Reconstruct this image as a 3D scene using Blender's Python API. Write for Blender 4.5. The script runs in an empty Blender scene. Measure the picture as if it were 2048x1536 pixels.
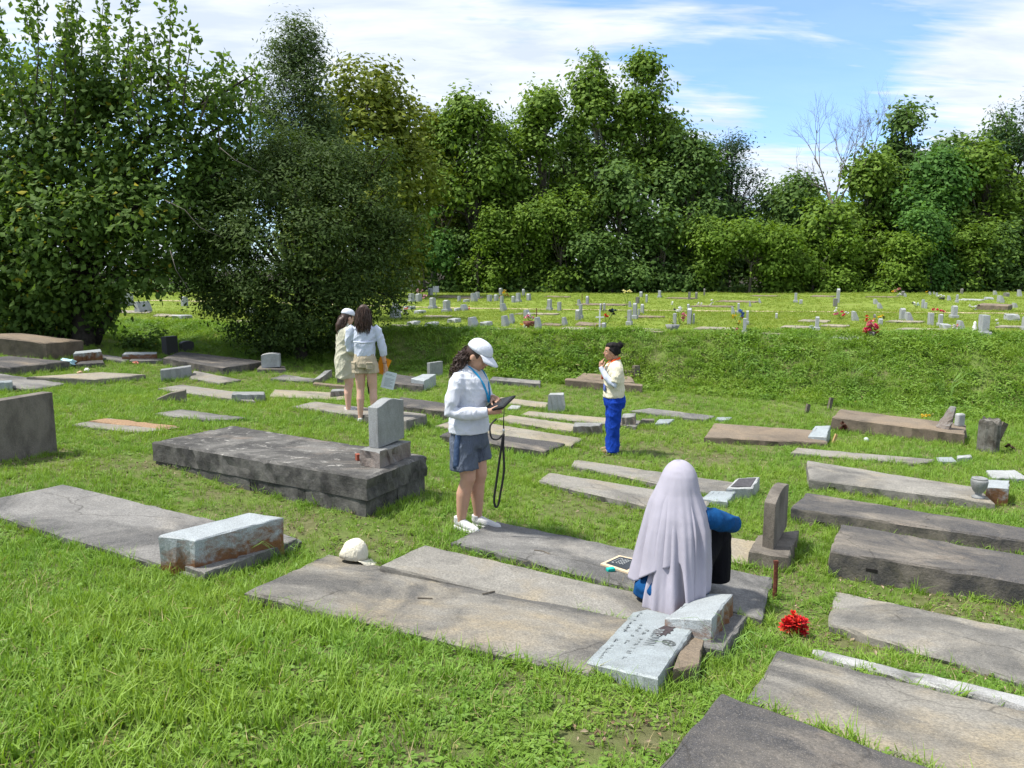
import bpy, bmesh, math, random
import numpy as np
from mathutils import Vector, Matrix
R = math.radians
rng = np.random.default_rng(7)
random.seed(7)
scene = bpy.context.scene
COL = scene.collection

# ------------------------------------------------------------------ camera, sky, sun, exposure
EYE = 1.65; PITCH = R(8.43); FPX = 1538.0
cam_d = bpy.data.cameras.new('camera'); cam = bpy.data.objects.new('camera', cam_d); COL.objects.link(cam)
cam.location = (0, 0, EYE); cam.rotation_euler = (math.pi/2 - PITCH, 0, 0)
cam_d.sensor_width = 36; cam_d.lens = 36*FPX/2048; cam_d.clip_start = 0.05; cam_d.clip_end = 5000
scene.camera = cam
SUN_AZ, SUN_EL = R(-98), R(62)
world = bpy.data.worlds.new('World'); scene.world = world; world.use_nodes = True
def build_world():
    nt = world.node_tree; N = nt.nodes; L = nt.links
    N.clear()
    out = N.new('ShaderNodeOutputWorld'); bg = N.new('ShaderNodeBackground')
    sky = N.new('ShaderNodeTexSky'); sky.sky_type = 'NISHITA'; sky.sun_disc = False
    sky.sun_elevation = SUN_EL; sky.sun_rotation = SUN_AZ; sky.air_density = 1.0; sky.dust_density = 0.6; sky.ozone_density = 2.5
    tc = N.new('ShaderNodeTexCoord'); sep = N.new('ShaderNodeSeparateXYZ'); L.new(tc.outputs['Generated'], sep.inputs[0])
    # clouds on a flat layer: direction / (height + bend)
    zc = N.new('ShaderNodeMath'); zc.operation = 'MAXIMUM'; zc.inputs[1].default_value = 0.0; L.new(sep.outputs[2], zc.inputs[0])
    za = N.new('ShaderNodeMath'); za.operation = 'ADD'; za.inputs[1].default_value = 0.16; L.new(zc.outputs[0], za.inputs[0])
    cx = N.new('ShaderNodeMath'); cx.operation = 'DIVIDE'; L.new(sep.outputs[0], cx.inputs[0]); L.new(za.outputs[0], cx.inputs[1])
    cy = N.new('ShaderNodeMath'); cy.operation = 'DIVIDE'; L.new(sep.outputs[1], cy.inputs[0]); L.new(za.outputs[0], cy.inputs[1])
    comb = N.new('ShaderNodeCombineXYZ'); L.new(cx.outputs[0], comb.inputs[0]); L.new(cy.outputs[0], comb.inputs[1])
    def noise(scale, detail, rough, loc, sc, dist=0.0):
        m = N.new('ShaderNodeMapping'); m.inputs['Location'].default_value = loc; m.inputs['Scale'].default_value = sc
        m.inputs['Rotation'].default_value = (0, 0, R(-14)); L.new(comb.outputs[0], m.inputs[0])
        t = N.new('ShaderNodeTexNoise'); t.inputs['Scale'].default_value = scale; t.inputs['Detail'].default_value = detail
        t.inputs['Roughness'].default_value = rough; t.inputs['Distortion'].default_value = dist; L.new(m.outputs[0], t.inputs['Vector']); return t.outputs[0]
    big = noise(0.62, 3, .5, BIGO, (1, 1, 1))
    mid = noise(1.5, 5, .55, (3.3, 0.4, 0), (1, 2.4, 1), .5)
    fine = noise(5, 5, .6, (0, 2, 0), (.7, 3.4, 1), .3)
    def mth(op, a, b):
        n = N.new('ShaderNodeMath'); n.operation = op
        for i, v in enumerate((a, b)):
            if isinstance(v, (int, float)): n.inputs[i].default_value = v
            else: L.new(v, n.inputs[i])
        return n.outputs[0]
    s = mth('ADD', mth('ADD', mth('MULTIPLY', big, 1.25), mth('MULTIPLY', mid, .55)), mth('MULTIPLY', fine, .22))
    ramp = N.new('ShaderNodeValToRGB'); L.new(s, ramp.inputs[0])
    e = ramp.color_ramp.elements; e[0].position = .875; e[0].color = (.14, .14, .14, 1); e[1].position = 1.21; e[1].color = (.96, .96, .96, 1)
    m2 = noise(2.6, 5, .6, (9, 3, 0), (1, 2.2, 1), .3)
    r2 = N.new('ShaderNodeValToRGB'); L.new(m2, r2.inputs[0])
    r2.color_ramp.elements[0].position = .35; r2.color_ramp.elements[0].color = (CLOUD*.74, CLOUD*.83, CLOUD*1.0, 1)
    r2.color_ramp.elements[1].position = .62; r2.color_ramp.elements[1].color = (CLOUD*.98, CLOUD*1.03, CLOUD*1.1, 1)
    mix = N.new('ShaderNodeMix'); mix.data_type = 'RGBA'
    tint = N.new('ShaderNodeMix'); tint.data_type = 'RGBA'; tint.blend_type = 'MULTIPLY'; tint.inputs[0].default_value = 1.0; L.new(sky.outputs[0], tint.inputs[6]); tint.inputs[7].default_value = (.60, .76, 1.0, 1)
    L.new(ramp.outputs[0], mix.inputs[0]); L.new(tint.outputs[2], mix.inputs[6]); L.new(r2.outputs[0], mix.inputs[7])
    L.new(mix.outputs[2], bg.inputs['Color']); bg.inputs['Strength'].default_value = SKY_STR
    L.new(bg.outputs[0], out.inputs[0])
SKY_STR = 0.15; CLOUD = 3.75; BIGO = (2.883, 18.973, 0)
build_world()
sun_d = bpy.data.lights.new('sun', 'SUN'); sun = bpy.data.objects.new('sun', sun_d); COL.objects.link(sun)
sun_d.energy = 3.7; sun_d.angle = R(5); sun_d.color = (1, .96, .88)
sdir = Vector((math.sin(SUN_AZ)*math.cos(SUN_EL), math.cos(SUN_AZ)*math.cos(SUN_EL), math.sin(SUN_EL)))
sun.rotation_euler = sdir.to_track_quat('Z', 'Y').to_euler()
scene.view_settings.view_transform = 'Standard'; scene.view_settings.look = 'None'
scene.view_settings.exposure = 0.92; scene.view_settings.gamma = 1.0
try: scene.view_settings.use_curve_mapping = False
except Exception: pass
scene.render.engine = 'CYCLES'
world.cycles.sampling_method = 'MANUAL'; world.cycles.sample_map_resolution = 256
scene.cycles.max_bounces = 4; scene.cycles.diffuse_bounces = 3; scene.cycles.glossy_bounces = 2; scene.cycles.transmission_bounces = 3; scene.cycles.transparent_max_bounces = 8

# ------------------------------------------------------------------ pixel rays and ground
FWD = np.array([0, math.cos(PITCH), -math.sin(PITCH)]); UPV = np.array([0, math.sin(PITCH), math.cos(PITCH)])
def ray(px, py):
    return np.array([1., 0, 0])*((px-1024)/FPX) + UPV*((768-py)/FPX) + FWD
def at(px, py, Y):                      # point on the pixel's ray at forward distance Y
    d = ray(px, py); return np.array([0, 0, EYE]) + d*(Y/d[1])
ctrl = [(940,1058,6.25),(1215,908,10.6),(720,840,11.1),(1370,1222,4.75),(55,915,7.6),(745,1040,6.1),(345,778,13.8),(540,740,17),
        (150,698,17.5),(1800,884,12),(1900,842,14.2),(1640,802,15.6),(1300,778,17),(900,748,18),(1660,1165,5.6),(1420,1310,4.25),(390,1151,4.95),(2048,1010,7.9)]
CP = [at(*c) for c in ctrl] + [np.array(p, float) for p in [(0,0,0),(-2,0,.04),(2,0,-.1),(0,2.4,-.03),(-2.5,3,.03),(2,2.6,-.16),(-9,9,.05),(-12,16,.25),(12,12,-1.25),(8,6,-1.0),(0,-6,.1),(14,17,-1.2)]]
CP = np.array(CP)
def tps(r2): return np.where(r2 > 1e-9, .5*r2*np.log(np.maximum(r2, 1e-9)), 0)
def _fit():
    n = len(CP); d2 = ((CP[:, None, :2]-CP[None, :, :2])**2).sum(-1)
    A = np.zeros((n+3, n+3)); A[:n, :n] = tps(d2) + np.eye(n)*1.2; A[:n, n] = 1; A[:n, n+1:] = CP[:, :2]; A[n, :n] = 1; A[n+1:, :n] = CP[:, :2].T
    return np.linalg.solve(A, np.concatenate([CP[:, 2], [0, 0, 0]]))
WT = _fit()
def sstep(t): t = np.clip(t, 0, 1); return t*t*(3-2*t)
def ybase(x): return np.interp(x, [-40,-14,-6,-1.5,3.2,8.3,14,30], [25,21,18.9,18.1,16.9,14.6,14.2,15])
def ycrest(x): return np.interp(x, [-40,-12,-2.9,5,12.4,30], [28,23.5,19.9,18.7,18.0,18])
def gz(x, y):
    x = np.asarray(x, float); y = np.asarray(y, float); sh = np.broadcast(x, y).shape
    X = np.broadcast_to(x, sh).ravel(); Yv = np.broadcast_to(y, sh).ravel()
    xc = np.clip(X, -14, 14); yc = np.clip(Yv, -5, 19)
    P = np.stack([xc, yc], 1); n = len(CP); z = np.zeros(len(P))
    for i in range(0, len(P), 20000):
        q = P[i:i+20000]; d2 = ((q[:, None, :]-CP[None, :, :2])**2).sum(-1)
        z[i:i+20000] = tps(d2)@WT[:n] + WT[n] + q@WT[n+1:]
    z = z + .012*np.sin(X*2.1+1)*np.sin(Yv*1.7) + .008*np.sin(X*5.3)*np.sin(Yv*4.1+X)
    zt = .08 + .05*np.sin(X*.13+1)*np.sin(Yv*.11) + .02*np.sin(X*.6)*np.sin(Yv*.5)
    yb = ybase(X); ycv = ycrest(X); t = (Yv-yb)/(ycv-yb)
    lump = .07*np.sin(X*1.9+Yv*.8)*np.exp(-((t-.5)/.4)**2) + .04*np.sin(X*4.7-Yv*2)*np.exp(-((t-.5)/.4)**2)
    s = sstep(t)
    return (z*(1-s) + zt*s + lump).reshape(sh)
def gpt(px, py, h=0.0):                 # where the pixel's ray meets ground + h
    d = ray(px, py); ts = np.concatenate([np.arange(1.5, 26, .03), np.arange(26, 90, .25)])
    P = np.array([0, 0, EYE]) + ts[:, None]*d; f = P[:, 2]-gz(P[:, 0], P[:, 1])-h
    k = np.argmax(f < 0)
    if k == 0: k = len(ts)-1
    a, b = ts[k-1], ts[k]; fa, fb = f[k-1], f[k]; t = a + (b-a)*fa/(fa-fb) if fa != fb else b
    return np.array([0, 0, EYE]) + t*d
def G(x, y): return float(gz(x, y))

# ------------------------------------------------------------------ node helpers and materials
class NB:
    def __init__(s, name):
        s.m = bpy.data.materials.new(name); s.m.use_nodes = True; s.t = s.m.node_tree; s.N = s.t.nodes; s.L = s.t.links
        s.b = s.N['Principled BSDF']; s.out = s.N['Material Output']
    def n(s, typ, **k):
        nd = s.N.new('ShaderNode'+typ)
        for a, v in k.items(): setattr(nd, a, v)
        return nd
    def set(s, sock, v):
        if hasattr(v, 'is_linked'): s.L.new(v, sock)
        elif isinstance(v, (tuple, list)) and len(v) == 3 and sock.type == 'RGBA': sock.default_value = (*v, 1)
        else: sock.default_value = v
    def co(s, kind='Object'): return s.n('TexCoord').outputs[kind]
    def map(s, vec, loc=(0,0,0), sc=(1,1,1), rot=(0,0,0)):
        m = s.n('Mapping'); s.set(m.inputs[0], vec); m.inputs[1].default_value = loc; m.inputs[2].default_value = rot; m.inputs[3].default_value = sc; return m.outputs[0]
    def noise(s, vec, scale, detail=4, rough=.55, dist=0):
        t = s.n('TexNoise'); s.set(t.inputs['Vector'], vec); t.inputs['Scale'].default_value = scale; t.inputs['Detail'].default_value = detail
        t.inputs['Roughness'].default_value = rough; t.inputs['Distortion'].default_value = dist; return t.outputs[0]
    def vor(s, vec, scale, feature='F1', out=0):
        t = s.n('TexVoronoi', feature=feature); s.set(t.inputs['Vector'], vec); t.inputs['Scale'].default_value = scale; return t.outputs[out]
    def ramp(s, f, *stops):
        r = s.n('ValToRGB'); s.set(r.inputs[0], f); e = r.color_ramp.elements
        while len(e) < len(stops): e.new(.5)
        for el, (p, c) in zip(e, stops):
            el.position = p; el.color = (c, c, c, 1) if isinstance(c, (int, float)) else (*c, 1)
        return r.outputs[0]
    def mix(s, f, a, b, blend='MIX'):
        m = s.n('Mix', data_type='RGBA', blend_type=blend); s.set(m.inputs[0], f); s.set(m.inputs[6], a); s.set(m.inputs[7], b); return m.outputs[2]
    def math(s, op, a, b=0.0):
        m = s.n('Math', operation=op); s.set(m.inputs[0], a); s.set(m.inputs[1], b); return m.outputs[0]
    def bump(s, h, strength=.4, dist=.01):
        b = s.n('Bump'); s.set(b.inputs['Height'], h); b.inputs['Strength'].default_value = strength; b.inputs['Distance'].default_value = dist
        s.L.new(b.outputs[0], s.b.inputs['Normal']); return b.outputs[0]
    def done(s, col=None, rough=.9, spec=.3, metal=0):
        if col is not None: s.set(s.b.inputs['Base Color'], col)
        s.set(s.b.inputs['Roughness'], rough); s.b.inputs['Specular IOR Level'].default_value = spec; s.b.inputs['Metallic'].default_value = metal
        return s.m
def rnd_co(b):                          # object coordinates, shifted per object so that no two slabs wear the same stain
    oi = b.n('ObjectInfo'); v = b.n('VectorMath', operation='MULTIPLY_ADD')
    b.set(v.inputs[0], oi.outputs['Random']); v.inputs[1].default_value = (37, 53, 19); b.set(v.inputs[2], b.co()); return v.outputs[0]
def concrete(name, light, dark, amt=.5, sharp=.14, tan=None, tan_amt=.5, speck=.5, bscale=1.1, lichen=0.0, darkside=.75):
    b = NB(name); co = rnd_co(b)
    n1 = b.noise(co, bscale, 9, .66, .7); f = b.ramp(n1, (amt-sharp, 1.0), (amt+sharp, 0.0))
    n2 = b.noise(co, 9, 6, .7); light2 = b.mix(b.ramp(n2, (.3, 0.), (.7, 1.)), light, tuple(c*.80 for c in light))
    if tan: light2 = b.mix(b.ramp(b.noise(co, 1.9, 5, .6, .3), (tan_amt-.1, 1.), (tan_amt+.12, 0.)), light2, tan)
    dark2 = b.mix(b.noise(co, 26, 3), dark, tuple(c*1.9 for c in dark))
    c = b.mix(f, light2, dark2)
    c = b.mix(b.ramp(b.noise(co, 75, 2, .6), (.36, 0.), (.64, 1.)), c, b.mix(.45, c, (.02, .02, .018)), 'MIX')
    c = b.mix(b.ramp(b.noise(b.map(co, loc=(3, 8, 2)), 4.5, 12, .78, .3), (.40, .0), (.62, .5)), c, tuple(.35*l+.65*d for l, d in zip(light, dark)))
    c = b.mix(b.ramp(b.noise(b.map(co, loc=(13, 2, 7)), 210, 2, .7), (.55, 0.), (.75, .5)), c, tuple(min(.7, l*1.5) for l in light))
    if speck:
        v = b.vor(co, 46); msk = b.math('MULTIPLY', b.ramp(v, (.07, speck*.7), (.13, 0.)), b.ramp(b.noise(co, 3, 3), (.42, 0.), (.6, 1.)))
        c = b.mix(msk, c, (.62, .60, .54))
    wv = b.n('VectorMath', operation='ADD'); b.set(wv.inputs[0], co); nv = b.n('TexNoise'); b.set(nv.inputs['Vector'], co); nv.inputs['Scale'].default_value = 5; nv.inputs['Detail'].default_value = 5; sv = b.n('VectorMath', operation='SCALE'); b.L.new(nv.outputs['Color'], sv.inputs[0]); sv.inputs['Scale'].default_value = .22; b.L.new(sv.outputs[0], wv.inputs[1])
    crk = b.math('MULTIPLY', b.ramp(b.vor(wv.outputs[0], .75, 'DISTANCE_TO_EDGE'), (.0015, .6), (.0055, 0.)), b.ramp(b.noise(co, .8, 2), (.54, 0.), (.60, 1.)))
    c = b.mix(crk, c, (.025, .022, .018))
    if lichen: c = b.mix(b.math('MULTIPLY', b.ramp(b.noise(co, 7, 10, .75, .6), (.56, 0.), (.64, 1.)), lichen), c, (.40, .385, .35))
    c = b.mix(b.ramp(b.noise(b.map(co, sc=(1, 1, 1), loc=(5, 1, 0)), 34, 5, .75, .5), (.60, 0.), (.70, .55)), c, tuple(d*1.3 for d in dark))
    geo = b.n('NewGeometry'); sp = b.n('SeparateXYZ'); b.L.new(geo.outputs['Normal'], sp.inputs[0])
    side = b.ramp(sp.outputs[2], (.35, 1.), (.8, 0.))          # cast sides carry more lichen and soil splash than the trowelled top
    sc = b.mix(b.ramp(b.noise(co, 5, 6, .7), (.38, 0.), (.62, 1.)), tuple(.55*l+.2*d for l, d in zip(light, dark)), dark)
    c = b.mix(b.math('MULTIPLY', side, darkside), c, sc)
    b.bump(b.math('ADD', b.noise(co, 60, 4, .7), b.math('MULTIPLY', b.noise(co, 11, 4), 1.3)), .55, .012)
    return b.done(c, .93, .25)
def granite(name, col, rust=0.0, dirt=.35, rough=.6, bump=.25, dark=(.06,.055,.05)):
    b = NB(name); co = rnd_co(b)
    c = b.mix(b.ramp(b.noise(co, 160, 2, .7), (.38, 0.), (.62, 1.)), tuple(x*.72 for x in col), tuple(min(.8, x*1.2) for x in col))
    c = b.mix(b.math('MULTIPLY', b.ramp(b.noise(b.map(co, sc=(1,1,.5)), 5, 6, .65, .3), (.42, 0.), (.7, 1.)), dirt), c, dark)
    if rust:
        geo = b.n('NewGeometry'); sp = b.n('SeparateXYZ'); b.L.new(geo.outputs['Normal'], sp.inputs[0])
        so = b.n('SeparateXYZ'); b.set(so.inputs[0], b.co()); zf = b.math('ADD', b.math('MULTIPLY', so.outputs[2], -1.4), b.noise(b.map(co, sc=(1, 1, 1.6)), 7, 8, .7, .5))
        m = b.math('MULTIPLY', b.ramp(sp.outputs[2], (.3, 1.), (.7, 0.)), b.ramp(zf, (.0, 0.), (.22, rust)))
        rc = b.mix(b.noise(co, 30, 4), (.22, .09, .03), (.10, .05, .025)); c = b.mix(m, c, rc)
    b.bump(b.math('ADD', b.noise(co, 40, 5, .7), b.math('MULTIPLY', b.noise(co, 9, 3), 1.2)), bump, .012)
    return b.done(c, rough, .4)
def plain(name, col, rough=.7, var=.25, scale=30, spec=.3, metal=0, bump=.0, bscale=60):
    b = NB(name); co = b.co()
    c = b.mix(b.ramp(b.noise(co, scale, 4, .6), (.3, 0.), (.7, 1.)), tuple(x*(1-var) for x in col), tuple(min(.95, x*(1+var*.5)) for x in col))
    if bump: b.bump(b.noise(co, bscale, 4, .6), bump, .01)
    return b.done(c, rough, spec, metal)
def cloth(name, col, var=.12, bump=.5, wscale=14, sheen=.0):
    b = NB(name); co = b.co()
    w = b.noise(b.map(co, sc=(1, 1, .45)), wscale, 4, .5, 1.2)
    c = b.mix(b.ramp(b.noise(co, 9, 3), (.3, 0.), (.7, 1.)), tuple(x*(1-var) for x in col), col)
    b.bump(b.math('ADD', w, b.math('MULTIPLY', b.noise(co, 420, 1), .06)), min(1.0, bump*1.6), .028)
    return b.done(c, .88, .15)
def leafmat(name, c1, c2, trans=.35, bright=None, bamt=.08, gloss=.45):
    b = NB(name); at_ = b.n('Attribute', attribute_name='tone'); oi = b.n('ObjectInfo')
    c = b.mix(at_.outputs['Fac'], c1, c2)
    if bright: c = b.mix(b.ramp(at_.outputs['Fac'], (1-bamt, 0.), (1-bamt+.02, 1.)), c, bright)
    c = b.mix(b.math('MULTIPLY', b.noise(b.co(), .45, 3), .5), c, tuple(x*.55 for x in c1))
    b.done(c, .65, .18)
    t = b.n('BsdfTranslucent'); b.set(t.inputs[0], b.mix(1.0, c, (1.25, 1.25, .55), 'MULTIPLY'))
    ms = b.n('MixShader'); ms.inputs[0].default_value = trans
    b.L.new(b.b.outputs[0], ms.inputs[1]); b.L.new(t.outputs[0], ms.inputs[2]); b.L.new(ms.outputs[0], b.out.inputs[0])
    return b.m

# ------------------------------------------------------------------ object helpers
def mk(name, V, F, mat, parent=None, smooth=False, origin=None):
    V = np.asarray(V, float)
    if parent is None:
        if origin is None:
            lo, hi = V.min(0), V.max(0); origin = np.array([(lo[0]+hi[0])/2, (lo[1]+hi[1])/2, lo[2]])
        loc = np.asarray(origin, float); V = V-loc
    else:
        V = V - np.array(parent.get('_o', (0, 0, 0))); loc = None
    me = bpy.data.meshes.new(name); me.from_pydata([tuple(v) for v in V], [], [tuple(int(i) for i in f) for f in F]); me.update()
    if smooth: me.shade_smooth()
    if mat: me.materials.append(mat)
    o = bpy.data.objects.new(name, me); COL.objects.link(o)
    if parent is not None: o.parent = parent
    else: o.location = loc
    return o
ORIG = {}
class Thing(dict): pass
def tag(o, label, cat, group=None, kind=None):
    if label: o['label'] = label
    if cat: o['category'] = cat
    if group: o['group'] = group
    if kind: o['kind'] = kind
    return o
def empty(name, loc, label, cat, group=None, rz=0):
    o = bpy.data.objects.new(name, None); COL.objects.link(o); o.location = loc; o.rotation_euler = (0, 0, rz); o.empty_display_size = .1
    ORIG[o.name] = np.array(loc, float); return tag(o, label, cat, group)
def pt(name, V, F, mat, parent, smooth=False):        # part given in world coordinates
    return mk_local(name, np.asarray(V, float)-ORIG[parent.name], F, mat, parent, smooth)
def mk_local(name, V, F, mat, parent, smooth=False):
    me = bpy.data.meshes.new(name); me.from_pydata([tuple(v) for v in np.asarray(V, float)], [], [tuple(int(i) for i in f) for f in F]); me.update()
    if smooth: me.shade_smooth()
    if mat: me.materials.append(mat)
    o = bpy.data.objects.new(name, me); COL.objects.link(o); o.parent = parent
    if parent.name in ORIG: ORIG[o.name] = ORIG[parent.name]
    return o
def one(name, V, F, mat, label, cat, group=None, smooth=False):
    o = mk(name, V, F, mat, smooth=smooth); tag(o, label, cat, group); ORIG[o.name] = np.array(o.location); return o

# slab or block from four top corners; sides go straight down to the soil
def block_geo(top, down, chip=.006, inset=.012, seg=.09, rough=0.0, bot=None, batter=0.0):
    r = np.random.default_rng(abs(int(top[0][0]*977+top[0][1]*131)) % 99999)
    top = [np.asarray(p, float) for p in top]; c = sum(top)/4
    per = []
    for i in range(4):
        a, b = top[i], top[(i+1) % 4]; n = max(2, min(40, int(np.linalg.norm(b-a)/seg)))
        for k in range(n): per.append(a+(b-a)*k/n)
    per = np.array(per); n = len(per)
    out = per-c; out[:, 2] = 0; out /= np.linalg.norm(out, axis=1)[:, None]+1e-9
    jit = r.normal(0, chip, n); jit = (jit+np.roll(jit, 1))/2
    p1 = per+out*jit[:, None]; p1[:, 2] -= inset*.9
    big = r.random(n) < .1; p1[big, 2] -= chip*1.2
    p0 = per-out*(inset+np.abs(r.normal(0, chip, n)))[:, None]; p0[:, 2] += r.normal(0, chip*.25, n)
    if isinstance(down, (int, float)): zb = per[:, 2]-down
    else: zb = down(per[:, 0], per[:, 1])
    p2 = p1+out*batter; p2[:, 2] = zb
    mid = (p1+p2)/2 + out*r.normal(0, chip+rough, n)[:, None]; mid[:, 2] += r.normal(0, rough*.5, n)
    V = np.concatenate([p0, p1, mid, p2]); F = [tuple(range(n))]
    for a in range(3):
        for i in range(n):
            j = (i+1) % n; F.append((a*n+i, a*n+n+i, a*n+n+j, a*n+j))
    # make faces point outward: corner order may be either way
    e1, e2 = per[1]-per[0], per[-1]-per[0]
    if np.cross(e1, e2)[2] < 0 if True else False: F = [f[::-1] for f in F]
    return V, F
EXCL = []                               # footprints that carry no grass
DIMS = []
def quad(px, h):
    hs = h if isinstance(h, (list, tuple)) else [h]*4
    P = [gpt(p[0], p[1], hh) for p, hh in zip(px, hs)]
    return P
def planar(px, P):                      # keep the pixel rays, flatten the top
    A = np.c_[np.array(P)[:, :2], np.ones(4)]; co, *_ = np.linalg.lstsq(A, np.array(P)[:, 2], rcond=None)
    out = []
    for p in px:
        d = ray(*p); t = (co[2]-EYE)/(d[2]-co[0]*d[0]-co[1]*d[1]) if abs(d[2]-co[0]*d[0]-co[1]*d[1]) > 1e-6 else 1
        t = (co[0]*0+co[2]-EYE)/(d[2]-co[0]*d[0]-co[1]*d[1]); out.append(np.array([0, 0, EYE])+t*d)
    return out
def slab(name, px, h, mat, label, cat='grave slab', group=None, excl=True, parent=None, chip=.009, inset=.014, rough=.003, sink=.12, flat=True, grow=0.0):
    P = quad(px, h)
    if flat: P = planar(px, P)
    if excl: EXCL.append(np.array(P)[:, :2])
    DIMS.append((label, [round(float(np.linalg.norm(P[i]-P[(i+1) % 4])), 2) for i in range(4)], [round(float(v), 2) for v in np.mean(P, 0)]))
    V, F = block_geo(P, lambda x, y: gz(x, y)-sink, chip, inset, rough=rough)
    if parent is not None: return pt(name, V, F, mat, parent), P
    return one(name, V, F, mat, label, cat, group), P
def prism_profile(p0, w, t, prof, zb, bulge=None):
    """upright slab: p0 near bottom corner, w width vector, t thickness vector, prof [(s, z)] outline along w"""
    n = len(prof); V = []
    for k in (0, 1):
        for s, z in prof: V.append(np.array([p0[0], p0[1], zb])+w*s+t*k+np.array([0, 0, z]))
    F = [tuple(range(n)), tuple(range(2*n-1, n-1, -1))]
    for i in range(n):
        j = (i+1) % n; F.append((i, n+i, n+j, j))
    # outward orientation
    nrm = np.cross(w, [0, 0, 1.])
    if np.dot(nrm, t) > 0: F = [F[0], F[1]]+F[2:]
    return V, F
def profile(kind, H, W):
    if kind == 'arch': return [(0, 0), (1, 0), (1, H*.82)]+[(.5+.5*math.cos(a), H*.82+H*.18*math.sin(a)) for a in np.linspace(.15, math.pi-.15, 13)]+[(0, H*.82)]
    if kind == 'segment': return [(0, 0), (1, 0)]+[(1-s, H-(.10*H)*((2*s-1)**2)) for s in np.linspace(0, 1, 11)]
    if kind == 'serp': return [(0, 0), (1, 0)]+[(1-s, H*.90+H*.10*(.5-.5*math.cos(2*math.pi*s))) for s in np.linspace(0, 1, 15)]
    if kind == 'gothic': return [(0, 0), (1, 0), (1, H*.8), (.75, H*.93), (.5, H), (.25, H*.93), (0, H*.8)]
    return [(0, 0), (1, 0), (1, H), (0, H)]
def fixn(o):
    bm = bmesh.new(); bm.from_mesh(o.data); bmesh.ops.recalc_face_normals(bm, faces=bm.faces); bm.to_mesh(o.data); bm.free(); return o
def bevel(o, w=.008, seg=2):
    m = o.modifiers.new('bevel', 'BEVEL'); m.width = w; m.segments = seg; m.limit_method = 'ANGLE'; m.angle_limit = R(40); return o
def hgt(P, py):                         # height above P at which the vertical line through P crosses image row py
    # scan
    zs = np.linspace(0, 3, 601); d = np.stack([np.full(601, P[0]), np.full(601, P[1]), P[2]+zs-EYE], 1)
    v = (d@UPV)/(d@FWD); y = 768-v*FPX; return float(np.interp(-py, -y, zs))
def scr(P):
    d = np.asarray(P, float)-np.array([0, 0, EYE]); k = d@FWD; return 1024+FPX*d[0]/k, 768-FPX*(d@UPV)/k
def tube(pts, rad, seg=8, cap=True, flatten=None):
    """ring loft along a polyline; rad scalar or list of r or (ra, rb)"""
    pts = np.asarray(pts, float); n = len(pts)
    rad = [rad]*n if isinstance(rad, (int, float)) else rad
    V = []; F = []; tp = np.gradient(pts, axis=0); prev = None
    for i in range(n):
        t = tp[i]/(np.linalg.norm(tp[i])+1e-9)
        if prev is None:
            a = np.cross(t, [0, 0, 1.]) if abs(t[2]) < .9 else np.cross(t, [1., 0, 0])
        else: a = prev-t*np.dot(prev, t)
        a /= np.linalg.norm(a)+1e-9; b = np.cross(t, a); prev = a
        ra, rb = rad[i] if isinstance(rad[i], (tuple, list)) else (rad[i], rad[i])
        for k in range(seg):
            th = 2*math.pi*k/seg; V.append(pts[i]+a*ra*math.cos(th)+b*rb*math.sin(th))
    for i in range(n-1):
        for k in range(seg):
            j = (k+1) % seg; F.append((i*seg+k, i*seg+j, (i+1)*seg+j, (i+1)*seg+k))
    if cap: F.append(tuple(range(seg))[::-1]); F.append(tuple((n-1)*seg+k for k in range(seg)))
    return V, F
def spl(pts, k=6):                      # smooth path through points
    p = np.asarray(pts, float); n = len(p); q = np.concatenate([[2*p[0]-p[1]], p, [2*p[-1]-p[-2]]]); out = []
    for i in range(1, n):
        a, b, c, d = q[i-1], q[i], q[i+1], q[i+2]
        for t in np.arange(k)/k: out.append(.5*(2*b+(c-a)*t+(2*a-5*b+4*c-d)*t*t+(3*b-a-3*c+d)*t**3))
    out.append(p[-1]); return out
def join(*geos):
    V, F = [], []
    for v, f in geos:
        o = len(V); V += list(v); F += [tuple(i+o for i in g) for g in f]
    return V, F
def boxg(c, sx, sy, sz, rz=0, tilt=None):
    c = np.asarray(c, float); V = []
    Rm = np.array(Matrix.Rotation(rz, 3, 'Z'))
    if tilt is not None: Rm = Rm@np.array(Matrix.Rotation(tilt[0], 3, 'X'))@np.array(Matrix.Rotation(tilt[1], 3, 'Y'))
    for z in (-1, 1):
        for x, y in ((-1,-1), (1,-1), (1,1), (-1,1)): V.append(c+Rm@np.array([x*sx/2, y*sy/2, z*sz/2]))
    return V, [(3,2,1,0), (4,5,6,7), (0,1,5,4), (1,2,6,5), (2,3,7,6), (3,0,4,7)]
def sphg(c, r, nu=10, nv=7):
    c = np.asarray(c, float); r = np.array(r if isinstance(r, (tuple, list, np.ndarray)) else (r, r, r), float)
    V = [c+np.array([0, 0, r[2]])]; F = []
    for i in range(1, nv):
        a = math.pi*i/nv
        for k in range(nu):
            b = 2*math.pi*k/nu; V.append(c+r*np.array([math.sin(a)*math.cos(b), math.sin(a)*math.sin(b), math.cos(a)]))
    V.append(c-np.array([0, 0, r[2]])); m = len(V)-1
    for k in range(nu):
        j = (k+1) % nu; F.append((0, 1+k, 1+j)); F.append((m, m-nu+j, m-nu+k))
    for i in range(nv-2):
        for k in range(nu):
            j = (k+1) % nu; F.append((1+i*nu+k, 1+(i+1)*nu+k, 1+(i+1)*nu+j, 1+i*nu+j))
    return V, F
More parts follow.
